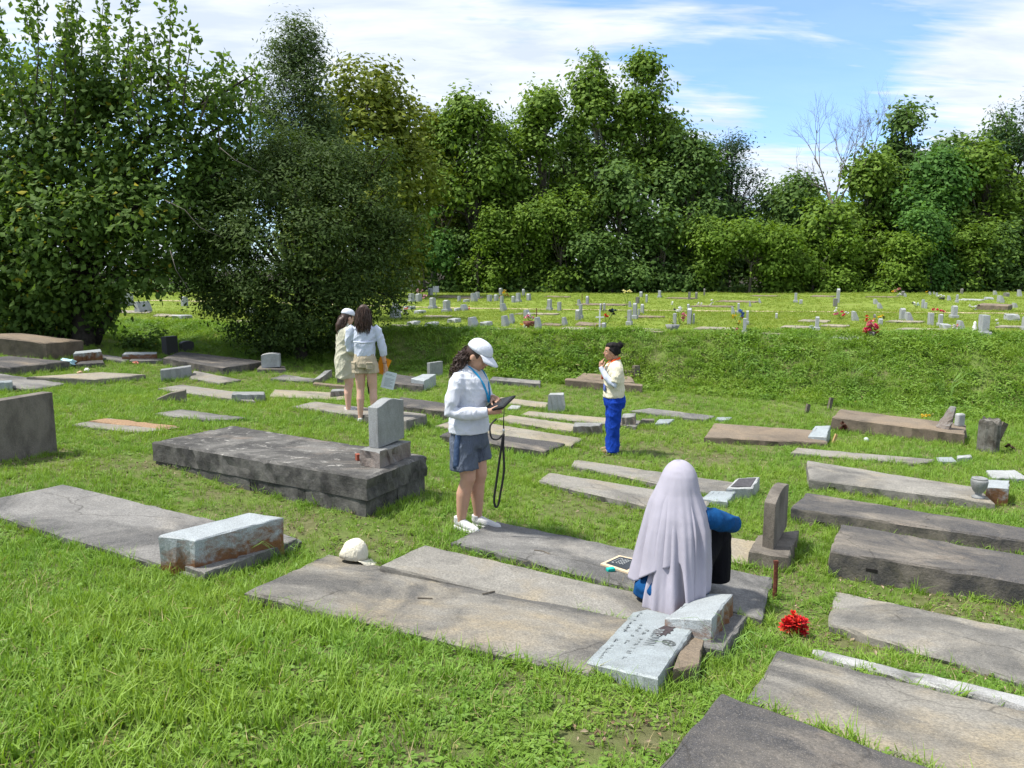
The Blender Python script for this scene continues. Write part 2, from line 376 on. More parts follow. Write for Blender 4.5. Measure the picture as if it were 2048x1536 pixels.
def lathe(c, prof, seg=16):
    c = np.asarray(c, float); V, F = [], []
    for r, z in prof:
        for k in range(seg):
            a = 2*math.pi*k/seg; V.append(c+np.array([r*math.cos(a), r*math.sin(a), z]))
    for i in range(len(prof)-1):
        for k in range(seg):
            j = (k+1) % seg; F.append((i*seg+k, i*seg+j, (i+1)*seg+j, (i+1)*seg+k))
    F.append(tuple(range(seg))[::-1]); F.append(tuple((len(prof)-1)*seg+k for k in range(seg))); return V, F
# ------------------------------------------------------------------ the setting: ground
def ground_mat():
    b = NB('soil_and_turf'); co = b.n('NewGeometry').outputs['Position']
    sp = b.n('SeparateXYZ'); b.L.new(co, sp.inputs[0])
    soil = b.mix(b.ramp(b.noise(co, 14, 6, .7), (.3, 0.), (.7, 1.)), (.085, .062, .040), (.19, .15, .105))
    turf = b.mix(b.ramp(b.noise(co, 3.5, 6, .7), (.3, 0.), (.7, 1.)), (.070, .125, .018), (.13, .21, .034))
    far = b.mix(b.ramp(b.noise(b.map(co, sc=(.5, 1.6, 1)), 1.1, 6, .65), (.35, 0.), (.65, 1.)), (.135, .20, .030), (.20, .245, .050))
    far = b.mix(b.ramp(b.noise(b.map(co, sc=(.35, 1.5, 1)), .8, 5, .6), (.60, 0.), (.74, .8)), far, (.25, .20, .11))
    isfar = b.ramp(b.math('DIVIDE', sp.outputs[1], 100.), (.185, 0.), (.205, 1.))
    m = b.ramp(b.noise(co, 1.3, 5, .6), (.42, 0.), (.6, 1.))
    near = b.mix(m, b.mix(.35, soil, turf), b.mix(.2, turf, soil))
    c = b.mix(isfar, near, far)
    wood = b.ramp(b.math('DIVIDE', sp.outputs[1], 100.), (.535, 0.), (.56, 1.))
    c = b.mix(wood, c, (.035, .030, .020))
    b.bump(b.noise(co, 30, 6, .7), .8, .03); return b.done(c, 1.0, .1)
def build_ground():
    xs = np.unique(np.concatenate([np.linspace(-700, -40, 14), np.linspace(-40, -15, 26), np.arange(-15, 14, .13), np.linspace(14, 40, 27), np.linspace(40, 700, 14)]))
    ys = np.unique(np.concatenate([np.linspace(-30, -1, 12), np.arange(-1, 24, .13), np.linspace(24, 70, 47), np.linspace(70, 1500, 14)]))
    XX, YY = np.meshgrid(xs, ys); Z = gz(XX, YY); V = np.stack([XX.ravel(), YY.ravel(), Z.ravel()], 1)
    nx, ny = len(xs), len(ys); i = np.arange((nx-1)*(ny-1)); r, c = i//(nx-1), i % (nx-1); a = r*nx+c
    F = np.stack([a, a+1, a+nx+1, a+nx], 1)
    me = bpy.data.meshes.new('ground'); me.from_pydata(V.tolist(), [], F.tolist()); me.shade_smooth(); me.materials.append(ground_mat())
    o = bpy.data.objects.new('ground', me); COL.objects.link(o); o['kind'] = 'structure'
build_ground()
# the pale gravel track that crosses the far lawn
def build_track():
    L = []
    b = NB('gravel_track'); co = b.co()
    m = b.done(b.mix(b.noise(co, 6, 6, .7), (.34, .27, .16), (.48, .41, .28)), 1, .1)
    px = [(300, 601), (560, 606), (890, 616), (1100, 619), (1300, 621), (1500, 623), (1700, 624), (1900, 626), (2048, 627), (2300, 629)]
    V, F = [], []
    xs = np.linspace(px[0][0], px[-1][0], 60); ys = np.interp(xs, [p[0] for p in px], [p[1] for p in px])
    for x, y in zip(xs, ys):
        c = gpt(x, y); w = .34+.06*math.sin(x*.05)
        for s in (-1, 1):
            q = c+np.array([0, s*w, 0]); V.append((q[0], q[1], G(q[0], q[1])+.012))
    for i in range(len(xs)-1): F.append((2*i, 2*i+2, 2*i+3, 2*i+1))
    o = mk('path', V, F, m, origin=(0, 0, 0)); o['kind'] = 'structure'; fixn(o)
build_track()

# ------------------------------------------------------------------ stone and concrete kinds
C_PALE = concrete('concrete_pale', (.33,.312,.275), (.078,.075,.070), .44, .08, (.335,.285,.205), .40)
C_MID  = concrete('concrete_mid', (.315,.295,.255), (.060,.058,.056), .515, .075, (.345,.285,.19), .44, speck=.7)
C_GREY = concrete('concrete_grey', (.29,.28,.262), (.062,.061,.060), .51, .08, (.325,.30,.26), .38, speck=.6)
C_DARK = concrete('concrete_dark', (.285,.25,.205), (.042,.042,.045), .60, .075, (.29,.215,.145), .36)
C_BLACK = concrete('concrete_black', (.225,.215,.198), (.034,.033,.032), .53, .08, (.19,.135,.095), .36, bscale=2.0, lichen=.8, darkside=.85)
C_BROWN = concrete('concrete_brown', (.275,.222,.165), (.082,.067,.053), .45, .11, (.29,.22,.15), .5, speck=.2)
C_WARM = concrete('concrete_warm', (.38,.35,.285), (.11,.10,.084), .43, .11, (.39,.325,.22), .47, speck=.4)
G_LIGHT = granite('granite_light', (.36,.39,.40), 0, .25, .55)
G_RUST = granite('granite_rust', (.33,.36,.37), 1.0, .25, .6, .5)
G_GREY = granite('granite_grey', (.27,.28,.28), 0, .45)
G_ROUGH = granite('granite_rough', (.27,.275,.265), .35, .65, .85, .9)
G_BLUE = granite('granite_blue', (.29,.325,.335), 0, .35, .5)
G_MARBLE = granite('marble_white', (.38,.39,.385), 0, .45, .6)
G_BROWN = granite('stone_brown', (.17,.15,.125), 0, .55, .9, .5)
G_CONC = granite('cast_stone', (.165,.145,.12), 0, .8, .9, .4, (.04,.034,.028))
G_BLACK = granite('stone_black', (.045,.045,.047), 0, .3, .6)
G_FAR = granite('granite_far', (.34,.355,.36), 0, .35, .7)
G_FARD = granite('granite_far_dark', (.17,.165,.15), 0, .5, .8)
M_WOOD = plain('weathered_wood', (.15,.13,.105), .95, .5, 16, .1, bump=.8)
M_RUSTY = plain('rusty_iron', (.13,.045,.028), .85, .5, 30, .2, bump=.5)
M_INK = plain('engraving', (.10,.11,.11), .9, .2)
M_INK2 = plain('engraving_soft', (.205,.225,.23), .9, .2)
M_STAIN = plain('dark_stain', (.055,.042,.045), .9, .5, 60)
M_HOLE = plain('vent_shadow', (.012,.011,.010), 1, .2)
M_GRAVEL = plain('orange_gravel', (.34,.225,.14), 1, .5, 70, .1, bump=1.0, bscale=90)

# ------------------------------------------------------------------ grave slabs of the lower ground (pixel corners of the top, height over the soil)
slab('ledger_stone', [(124,968),(603,1080),(390,1151),(-71,1010)], .05, C_GREY, 'grey concrete grave slab under the rust-stained granite marker at left')
slab('ledger_stone', [(655,1108),(1300,1247),(1180,1350),(490,1183)], .05, C_MID, 'broad stained concrete grave slab with the cream cap lying on it')
slab('ledger_stone', [(845,1090),(1495,1233),(1418,1276),(757,1131)], .055, C_PALE, 'pale concrete grave slab on which the veiled person sits')
slab('ledger_stone', [(990,1042),(1545,1155),(1522,1236),(902,1083)], .05, C_GREY, 'long grey grave slab carrying the small chalkboard')
slab('ledger_stone', [(1385,1062),(1530,1084),(1508,1128),(1352,1104)], .03, C_WARM, 'short pale concrete slab before the arched brown headstone')
slab('ledger_stone', [(1614,921),(1958,975),(1990,1006),(1617,958)], [.17,.12,.08,.14], C_PALE, 'raised concrete grave slab with a granite urn at its right end', chip=.008)
slab('ledger_stone', [(1612,985),(2140,1070),(2150,1096),(1581,1016)], .14, C_DARK, 'long low dark-topped grave slab with a vent slot, second from the urn')
slab('ledger_stone', [(1681,1047),(2300,1153),(2330,1209),(1660,1102)], .2, C_DARK, 'thick dark-topped grave slab with brown sides at the right edge', chip=.010)
slab('ledger_stone', [(1670,1182),(2300,1310),(2320,1448),(1657,1246)], .035, C_PALE, 'flush pale concrete grave slab to the right of the red flowers')
slab('ledger_stone', [(1555,1299),(2330,1490),(2400,1745),(1492,1394)], .06, C_MID, 'speckled concrete grave slab in the lower right corner, behind the dark one')
slab('ledger_stone', [(1443,1384),(2060,1600),(1900,1990),(1120,1745)], .14, C_DARK, 'nearest dark-stained concrete grave slab, cut off by the bottom edge')
slab('marble_strip', [(1628,1296),(2070,1399),(2066,1420),(1622,1306)], .05, granite('marble_worn', (.36,.36,.35), 0, .8, .8, .6), 'narrow broken white marble strip along the speckled corner slab', 'kerb', chip=.012)
slab('ledger_stone', [(1150,919),(1475,966),(1442,991),(1142,931)], .05, C_PALE, 'narrow pale grave slab ending at the white-rimmed slant marker')
slab('ledger_stone', [(1097,945),(1425,996),(1395,1034),(1076,962)], .05, C_PALE, 'narrow grey grave slab running behind the veiled head')
slab('ledger_stone', [(1428,846),(1657,862),(1654,886),(1408,874)], .09, C_BROWN, 'brownish grave slab with a small slanted granite marker at its right end')
slab('ledger_stone', [(1680,818),(1932,849),(1930,868),(1665,834)], [.22,.22,.22,.22], C_BROWN, 'raised rust-brown grave slab at the foot of the bank', chip=.012)
slab('ledger_stone', [(1592,895),(1872,919),(1840,928),(1581,905)], .05, C_PALE, 'thin pale grave slab almost overgrown below the rust-brown slab')
slab('ledger_stone', [(1056,822),(1246,838),(1240,850),(1040,829)], .05, C_WARM, 'pale slab farthest back of the row behind the hanging strap')
slab('ledger_stone', [(1018,830),(1160,849),(1143,863),(992,838)], .05, C_WARM, 'pale slab second from the back of the row behind the hanging strap')
slab('ledger_stone', [(915,836),(1166,876),(1140,891),(868,852)], .05, C_WARM, 'wide pale slab third from the back behind the tablet holder')
slab('ledger_stone', [(905,858),(1130,886),(1090,902),(880,870)], .09, C_DARK, 'dark low slab nearest in the row behind the tablet holder')
slab('ledger_stone', [(1297,816),(1432,832),(1413,839),(1258,822)], .05, C_GREY, 'thin grey slab to the right of the blue trousers')
slab('ledger_stone', [(1000,794),(1097,805),(1092,815),(995,803)], .06, C_WARM, 'short pale slab leading to the white stub marker')
slab('ledger_stone', [(985,753),(1082,761),(1080,767),(980,759)], .10, C_GREY, 'small thin slab at the bank foot, right of the white cap')
slab('ledger_stone', [(628,803),(853,828),(812,842),(585,812)], [.05,.16,.16,.05], C_PALE, 'pale slab beneath the two people in shorts')
slab('ledger_stone', [(800,794),(905,807),(893,823),(795,810)], .14, C_DARK, 'dark weathered slab directly left of the tablet holder')
slab('ledger_stone', [(790,748),(850,756),(846,772),(786,766)], .13, C_DARK, 'dark slab under the shallow slant marker by the bank')
slab('ledger_stone', [(362,818),(493,835),(420,840),(308,826)], .04, C_GREY, 'small flat grey slab among tall grass behind the black vault')
slab('ledger_stone', [(362,769),(490,786),(512,803),(314,777)], .06, C_PALE, 'pale slab with a low granite block at its right end')
slab('ledger_stone', [(548,779),(692,786),(692,799),(538,792)], .04, C_WARM, 'bright flat slab to the left of the tan shirt person\'s knees')
slab('ledger_stone', [(566,749),(640,758),(625,763),(540,757)], .05, C_GREY, 'grey slab with a tilted marker lying at its end, left of the people')
slab('ledger_stone', [(360,703),(530,722),(446,736),(328,715)], .16, C_DARK, 'large shaded dark slab under the drooping oak branches')
slab('ledger_stone', [(200,708),(262,716),(250,723),(190,714)], .06, C_GREY, 'short grey slab under the oak, left of its slant marker')
slab('ledger_stone', [(388,741),(482,759),(440,766),(378,755)], .05, C_PALE, 'pale wedge of slab to the right of the plain grey box stone')
slab('ledger_stone', [(41,666),(168,681),(91,686),(-60,669)], .34, C_BROWN, 'tall rust-edged vault slab below the left tree', 'grave vault', chip=.01)
slab('ledger_stone', [(20,712),(140,722),(20,735),(-120,721)], .16, C_DARK, 'dark broken-edged slab with blue plastic caught at its end')
slab('ledger_stone', [(205,744),(292,749),(190,758),(52,754)], .10, C_WARM, 'pale slab with a straight front edge at left, before the litter')
slab('ledger_stone', [(-20,744),(130,766),(60,779),(-90,757)], .06, C_GREY, 'flat grey slab at the left edge, partly overlapping a pale one')

# gravel-filled grave: concrete rim with loose gravel inside
e = empty('gravel_grave', gpt(250, 850), 'low concrete-rimmed grave bed filled with orange gravel', 'grave bed')
P = quad([(215,836),(358,853),(292,865),(143,849)], .03); EXCL.append(np.array(P)[:, :2]); c = sum(P)/4
V, F = block_geo([c+(p-c)*.99 for p in P], lambda x, y: gz(x, y)-.1, .012); pt('rim', V, F, C_PALE, e)
Q = [c+(p-c)*.97 for p in P]; far_, nl = (Q[0]+Q[1])/2, Q[3]
g = [Q[0]+(Q[3]-Q[0])*.12, Q[1], Q[1]+(Q[2]-Q[1])*.5, Q[0]+(Q[3]-Q[0])*.62]
gv = [p+np.array([0, 0, .012]) for p in g]; V, F = block_geo(gv, .03, .015, .02); pt('gravel', V, F, M_GRAVEL, e)

# kerbed grave at the bank foot behind the person in blue trousers
e = empty('kerbed_grave', gpt(1205, 778), 'timber-brown kerbed grave with sandy top and two stub posts behind the blue trousers', 'kerbed grave')
slab('front_kerb', [(1132,756),(1286,768),(1285,772),(1130,760)], .16, C_BROWN, 'front', parent=e)
slab('infill', [(1166,746),(1262,752),(1270,765),(1150,757)], .17, M_GRAVEL if False else C_BROWN, 'infill', parent=e)
Pq = gpt(1275, 768); V, F = boxg(Pq+np.array([0, .25, .14]), .13, .13, .5, .3); pt('post', V, F, M_WOOD, e)
Pq = gpt(1258, 766); V, F = boxg(Pq+np.array([0, .25, .1]), .16, .16, .3, .2); pt('post', V, F, C_BROWN, e)

# the big black vault: moulded top tier over a set-back plinth, cracked into blocks
vp = [(465,851),(853,911),(733,955),(304,883)]; vh = [.24,.36,.38,.2]
P = planar(vp, quad(vp, vh)); EXCL.append(np.array(P)[:, :2]); VT = P
DIMS.append(('vault', [round(float(np.linalg.norm(P[i]-P[(i+1) % 4])), 2) for i in range(4)], np.round(np.mean(P, 0), 2)))
vault = empty('burial_vault', np.array([*(sum(P)/4)[:2], G(*(sum(P)/4)[:2])]), 'large black weathered concrete vault carrying a grey serpentine-topped headstone', 'grave vault')
V, F = block_geo(P, .20, .010, .02, .06, rough=.006); pt('top_tier', V, F, C_BLACK, vault)
c = sum(P)/4; Pl = [c+(p-c)*np.array([.988, .988, 1])-np.array([0, 0, .198]) for p in P]
# plinth blocks: four along the length, two rows across
for i in range(4):
    for s in range(2):
        a, b_ = i/4+.0006, (i+1)/4-.0006; u0, u1 = s/2+.001, (s+1)/2-.001
        f = lambda a_, u_: (Pl[0]*(1-a_)+Pl[1]*a_)*(1-u_)+(Pl[3]*(1-a_)+Pl[2]*a_)*u_
        V, F = block_geo([f(a, u0), f(b_, u0), f(b_, u1), f(a, u1)], lambda x, y: gz(x, y)-.15, .005, .006, .08, rough=.004); pt('plinth_block', V, F, C_BLACK, vault)

# ------------------------------------------------------------------ markers and headstones of the lower ground
def base_and_die(name, label, base_px, base_h, die_px, top_py, prof, mb, md, base_on=None, cat='headstone', base_down=None):
    """base_px four corners of the base's top; die_px = near corner, width end, thickness end on the base's top"""
    if base_on is None: Pb = planar(base_px, quad(base_px, base_h))
    else: Pb = [hit_plane(p, base_on, base_h) for p in base_px]
    c = sum(Pb)/4; e = empty(name, (c[0], c[1], c[2]-(base_h if not isinstance(base_h, list) else max(base_h))), label, cat)
    V, F = block_geo(Pb, (base_h if base_on is not None else (lambda x, y: gz(x, y)-.12)), .007, .012, .05, rough=.008); pt('base', V, F, mb, e)
    if base_on is None: EXCL.append(np.array(Pb)[:, :2])
    pl = [p for p in Pb]
    D = [hit_plane(p, pl, 0) for p in die_px]; w = D[1]-D[0]; t = D[2]-D[0]; w[2] = 0; t[2] = 0
    H = hgt(D[0], top_py); V, F = prism_profile(D[0], w, t, profile(prof, H, 1), D[0][2]-.003)
    o = pt('die', V, F, md, e); fixn(o); bevel(o, .006); return e, D, H
def hit_plane(px, pl, h):
    pl = [np.asarray(p, float)+np.array([0, 0, h]) for p in pl[:4]]
    n = np.cross(pl[1]-pl[0], pl[3]-pl[0]); d = ray(*px); t = np.dot(n, pl[0]-np.array([0, 0, EYE]))/np.dot(n, d); return np.array([0, 0, EYE])+t*d
base_and_die('headstone', 'grey granite headstone with rough sides and serpentine top on the black vault',
             [(780,878),(821,881),(759,903),(721,897)], .155, [(757,897),(809,882),(738,894)], 806, 'serp', G_ROUGH, G_GREY, base_on=VT)
V, F = boxg(hit_plane((716,920), VT, 0)+np.array([0, 0, .028]), .035, .06, .06, .5); one('brick', V, F, plain('brick_red', (.30,.085,.05), .9, .4), 'small broken red brick on the black vault beside the headstone base', 'brick')
base_and_die('headstone', 'brown arched cast-stone headstone on a square base beside the veiled person',
             [(1516,1069),(1599,1060),(1578,1114),(1497,1102)], .13, [(1547,1100),(1573,1062),(1524,1094)], 997, 'segment', G_CONC, G_CONC)

def marker(name, px, h, mat, label, cat='grave marker', on=None, rough=.0, chip=.005, excl=True, group=None):
    if on is None: P = planar(px, quad(px, h))
    else: P = [hit_plane(p, on, hh) for p, hh in zip(px, h if isinstance(h, (list, tuple)) else [h]*4)]
    if excl: EXCL.append(np.array(P)[:, :2])
    DIMS.append((label, [round(float(np.linalg.norm(P[i]-P[(i+1) % 4])), 2) for i in range(4)], np.round(np.mean(P, 0), 2)))
    V, F = block_geo(P, lambda x, y: gz(x, y)-.05, chip, .008, .04, rough=rough)
    o = one(name, V, F, mat, label, cat, group); return o, P
# rust-stained granite block and its concrete footing at left
marker('marker_footing', [(512,1046),(596,1077),(409,1146),(322,1112)], .085, C_GREY, 'dark concrete footing under the rust-stained granite marker', 'footing')
marker('granite_marker', [(501,1024),(566,1034),(389,1081),(317,1071)], [.30,.30,.27,.27], G_RUST, 'long light granite block with rust-stained rough faces on the left slab', rough=.007, chip=.005)
# the BROWN marker and its neighbour
e, PB = marker('granite_marker', [(1276,1213),(1396,1242),(1316,1357),(1172,1324)], [.075,.12,.105,.035], G_BLUE, 'tilted grey slant marker engraved BROWN with a dark stain, nearest the camera', chip=.003)
BROWN = e
marker('marker_footing', [(1372,1262),(1409,1274),(1398,1330),(1345,1342)], [.09,.09,.09,.09], C_BROWN, 'brown concrete footing behind the marker engraved BROWN', 'footing', excl=True)
e2, PG = marker('granite_marker', [(1400,1186),(1466,1187),(1424,1240),(1330,1236)], [.17,.22,.22,.15], G_RUST, 'speckled grey slant marker with mossy rough side behind the one engraved BROWN', rough=.006)
marker('marker_footing', [(1440,1218),(1494,1232),(1446,1300),(1392,1290)], .075, C_GREY, 'flat concrete footing of the speckled grey marker', 'footing')
marker('bevel_marker', [(1475,956),(1519,954),(1505,976),(1453,977)], [.19,.19,.13,.13], G_MARBLE, 'white-rimmed slant marker with a dark panel behind the arched brown headstone')
BV = planar([(1475,956),(1519,954),(1505,976),(1453,977)], quad([(1475,956),(1519,954),(1505,976),(1453,977)], [.19,.19,.13,.13]))
cc = sum(BV)/4; V, F = block_geo([cc+(p-cc)*.78+np.array([0, 0, .006]) for p in BV], .012, .001, .002)
tmp = bpy.data.objects['bevel_marker']; pt('panel', V, F, plain('bronze_panel', (.07,.065,.07), .6, .4), tmp)
marker('bevel_marker', [(1422,981),(1472,983),(1455,1003),(1403,997)], [.10,.10,.07,.07], G_BLUE, 'pale flat marker half in grass to the right of the veil')
marker('bevel_marker', [(1630,852),(1661,851),(1653,874),(1616,872)], [.24,.26,.15,.13], G_BLUE, 'small pale slant marker at the end of the brownish slab')
marker('flat_marker', [(1873,914),(1905,914),(1914,923),(1876,923)], .05, G_BLUE, 'small blue-grey flat marker in the grass left of the wooden stump')
marker('flat_marker', [(1914,911),(1942,909),(1944,913),(1915,917)], .07, G_MARBLE, 'little broken pale stone lying just left of the wooden stump')
marker('flat_marker', [(1972,940),(2030,940),(2060,957),(1985,955)], .06, G_MARBLE, 'mottled white flat stone behind the granite urn')
marker('granite_block', [(1976,959),(2019,961),(2017,976),(1974,974)], .2, G_RUST, 'square granite block with brown-stained sides beside the urn')
marker('granite_block', [(1150,845),(1205,845),(1200,851),(1146,853)], .15, G_ROUGH, 'rough grey marker block left of the blue trousers', rough=.02)
marker('granite_block', [(1246,827),(1272,826),(1270,833),(1243,835)], [.22,.24,.2,.18], G_ROUGH, 'grey slant marker just right of the blue trousers', rough=.012)
marker('marker_footing', [(1246,838),(1282,841),(1272,853),(1240,848)], .06, C_GREY, 'footing under the slant marker right of the blue trousers', 'footing')
marker('granite_block', [(1284,837),(1309,837),(1308,840),(1281,840)], .1, G_BROWN, 'small brown block in the grass right of the blue trousers')
marker('flat_marker', [(1318,838),(1349,838),(1336,846),(1310,847)], .05, G_BLUE, 'pale blue-grey flat marker beyond the small brown block')
marker('flat_marker', [(1434,834),(1464,834),(1456,839),(1430,839)], .05, G_BLUE, 'tiny flat marker near the left end of the brownish slab')
marker('flat_marker', [(1022,810),(1042,811),(1036,817),(1014,817)], .05, G_MARBLE, 'small white flat marker behind the hanging strap')
marker('stub_marker', [(1100,786),(1128,785),(1127,789),(1097,789)], .34, G_MARBLE, 'white stub marker standing at the end of a short pale slab', rough=.01)
marker('granite_block', [(466,783),(529,783),(528,789),(463,789)], .14, G_GREY, 'low grey granite block at the end of a pale slab, left centre', rough=.01)
marker('bevel_marker', [(822,757),(846,748),(872,748),(848,762)], [.22,.25,.25,.2], G_LIGHT, 'shallow slant marker with a sunken face left of the white-capped head')
marker('tilted_marker', [(650,741),(664,739),(640,757),(626,760)], [.14,.16,.12,.1], G_ROUGH, 'tilted narrow stone lying left of the tan shirt')
marker('granite_block', [(664,778),(692,777),(691,781),(661,783)], .13, G_ROUGH, 'rough low stone at the knees of the tan shirt person', rough=.015)
marker('timber_edging', [(628,764),(692,770),(691,773),(626,767)], .08, C_BROWN, 'thin rust-brown kerb at the hem of the tan shirt', 'kerb')
marker('granite_block', [(676,748),(688,748),(687,751),(674,751)], .18, G_BROWN, 'small brown block just left of the tan shirt', 'grave marker')
marker('plain_box_stone', [(322,738),(382,730),(383,733),(320,741)], .22, G_GREY, 'plain grey upright box stone at left with a straight top')
marker('bevel_marker', [(250,704),(314,704),(313,708),(244,709)], [.18,.18,.16,.16], G_RUST, 'long light slant marker with a rusty lower edge under the oak')
marker('marker_footing', [(262,717),(327,717),(326,721),(258,722)], .06, C_GREY, 'concrete footing of the rusty-edged slant marker under the oak', 'footing')
marker('granite_marker', [(150,703),(201,698),(203,703),(146,708)], .24, G_RUST, 'light granite marker with a wavy rough face and rust corner at left', rough=.015)
marker('marker_footing', [(160,722),(206,720),(208,725),(150,729)], .09, C_DARK, 'dark footing of the wavy-faced granite marker', 'footing')
marker('black_marker', [(6,687),(75,685),(76,688),(5,690)], .16, G_BLACK, 'low black-faced marker with a white top edge at the left margin')
marker('granite_block', [(-30,762),(24,760),(25,764),(-30,766)], .15, G_BLUE, 'blue-grey stone cut off by the left edge')
base_and_die('headstone', 'white rough-faced marker on a brown base under the oak tree',
             [(520,731),(570,732),(572,738),(513,738)], .09, [(523,736),(560,736),(526,733)], 708, 'segment', G_BROWN, G_MARBLE)
# big plain upright at the left edge
def upright(name, px0, px1, depth, top_py, prof, mat, label, cat='headstone', lean=0, h0=0, H=None, excl=True, group=None):
    a = gpt(*px0, h0); b = gpt(*px1, h0) if not isinstance(px1, (int, float)) else None
    w = b-a; w[2] = 0; t = np.cross([0, 0, 1.], w); t = t/np.linalg.norm(t)*depth
    if t[1] < 0: t = -t
    zb = min(a[2], b[2])-.08; Hh = (hgt(a, top_py) if H is None else H) + (a[2]-zb)
    V, F = prism_profile(a, w, t, profile(prof, Hh, 1), zb)
    if lean:
        V = [v+np.array([0, lean*(v[2]-zb), 0]) for v in V]
    if excl: EXCL.append(np.array([a, b, b+t, a+t])[:, :2])
    o = one(name, V, F, mat, label, cat, group); fixn(o); bevel(o, .008); return o
upright('headstone', (116,906), (-55,934), .14, 784, 'flat', G_CONC, 'large plain brown upright slab cut off by the left edge')
upright('headstone', (334,711), (357,709), .14, 674, 'flat', G_BLACK, 'dark upright headstone with white streaks in the oak shade')
upright('headstone', (364,703), (389,702), .14, 683, 'arch', G_BLACK, 'black round-topped headstone in the oak shade')
upright('headstone', (272,698), (300,697), .12, 687, 'segment', G_BLACK, 'low dark stone in shade at the oak\'s left edge')
upright('headstone', (516,706), (538,706), .1, 683, 'flat', G_FARD, 'dim square stone behind the white rough-faced marker')
upright('headstone', (860,754), (886,751), .09, 726, 'flat', G_GREY, 'thin grey upright slab behind the shallow slant marker')
# sunken wedge-shaped stone
a, b_ = gpt(301,804), gpt(372,806); w = b_-a; w[2] = 0; t = np.cross(w, [0, 0, 1.]); t = -t/np.linalg.norm(t)*.11
H = hgt(b_, 780); V, F = prism_profile(a, w, t, [(0,-.1),(1,-.1),(1,H),(.55,H*.78),(.2,H*.42),(0,.02)], min(a[2], b_[2])); o = one('sunken_headstone', V, F, G_BROWN, 'sunken brown wedge-shaped headstone leaning in tall grass', 'headstone'); fixn(o); bevel(o, .01); EXCL.append(np.array([a, b_, b_+t, a+t])[:, :2])
# rough boulder stone on the rust-brown slab
RS = planar([(1680,818),(1932,849),(1930,868),(1665,834)], quad([(1680,818),(1932,849),(1930,868),(1665,834)], .22))
a = hit_plane((1879,857), RS, 0); b_ = hit_plane((1906,861), RS, 0); H = hgt(b_, 816)
ax = b_-a; dep = np.array([.05, .26, 0]); V = []; F = []
r = np.random.default_rng(3)
for k in range(7):
    f = k/6
    for q in range(10):
        th = 2*math.pi*q/10; cx_ = a+ax*(.5+.62*f)+dep*.5+np.array([0, 0, H*f])
        rr = (1-.62*f**1.2); V.append(cx_+ax*.52*rr*math.cos(th)*(1+r.normal(0, .07))+dep*.55*rr*math.sin(th)*(1+r.normal(0, .07)))
for k in range(6):
    for q in range(10): F.append((k*10+q, k*10+(q+1) % 10, (k+1)*10+(q+1) % 10, (k+1)*10+q))
F += [tuple(range(10))[::-1], tuple(60+q for q in range(10))]
one('boulder_headstone', V, F, G_ROUGH, 'rough pointed boulder headstone on the rust-brown slab', 'headstone', smooth=False)
V, F = boxg(hit_plane((1922,853), RS, 0)+np.array([0, .05, .1]), .14, .1, .22, .2); o = one('white_stone', V, F, G_MARBLE, 'small white stone behind the pointed boulder headstone', 'stone'); bevel(o, .03, 3)

# engraving on the BROWN marker: reads from the foot (left) end, so the text runs towards the camera
def text_on(parent, body, o0, xdir, ydir, size, mat, name='lettering', extr=.0012):
    cu = bpy.data.curves.new('t', 'FONT'); cu.body = body; cu.size = size; cu.extrude = extr; cu.space_character = 1.15; cu.resolution_u = 2
    tmp = bpy.data.objects.new('t', cu); COL.objects.link(tmp); dg = bpy.context.evaluated_depsgraph_get(); me = bpy.data.meshes.new_from_object(tmp.evaluated_get(dg))
    bpy.data.objects.remove(tmp); bpy.data.curves.remove(cu)
    n = len(me.vertices); co = np.empty(n*3); me.vertices.foreach_get('co', co); co = co.reshape(-1, 3)
    xd = xdir/np.linalg.norm(xdir); yd = ydir-xd*np.dot(ydir, xd); yd /= np.linalg.norm(yd); zd = np.cross(xd, yd)
    W = o0+co[:, :1]*xd+co[:, 1:2]*yd+co[:, 2:]*zd - ORIG[parent.name]
    me.vertices.foreach_set('co', W.ravel()); me.update(); me.materials.clear(); me.materials.append(mat); me.name = name
    ob = bpy.data.objects.new(name, me); COL.objects.link(ob); ob.parent = parent; return ob
A_, B_, C_, D_ = [np.asarray(q) for q in PB]            # far-left, far-right, near-right, near-left
tx = (D_-A_); ty = (B_-A_); nrm = np.cross(tx, ty); nrm /= np.linalg.norm(nrm); nrm *= np.sign(nrm[2])
def onb(s, u): return A_+tx*s+ty*u+nrm*.0035
LW = np.linalg.norm(tx); 
text_on(BROWN, 'BROWN', onb(.32, .50), tx, ty, .085, M_INK2)
# worn second, third and fourth lines: strokes too weathered to read
def worn(s0, s1, u, h, seed):
    r = np.random.default_rng(seed); g = []
    s = s0
    while s < s1:
        if r.random() < .84:
            for q in range(int(r.integers(2, 4))):
                a = onb(s+r.uniform(0, .03), u+r.uniform(0, h*.4)); b = onb(s+r.uniform(0, .03), u+h*r.uniform(.6, 1)) if r.random() < .7 else a+tx*.03
                g.append(tube([a, b], .0028, 5))
        s += .048
    return join(*g)
for (s0, s1, u, h, sd) in ((.36,.80,.375,.07,1),(.30,.62,.25,.06,2),(.10,.44,.10,.06,3),(.56,.90,.10,.06,4)):
    V, F = worn(s0, s1, u, h, sd); pt('worn_lettering', V, F, M_INK2, BROWN)['kind'] = 'stuff'
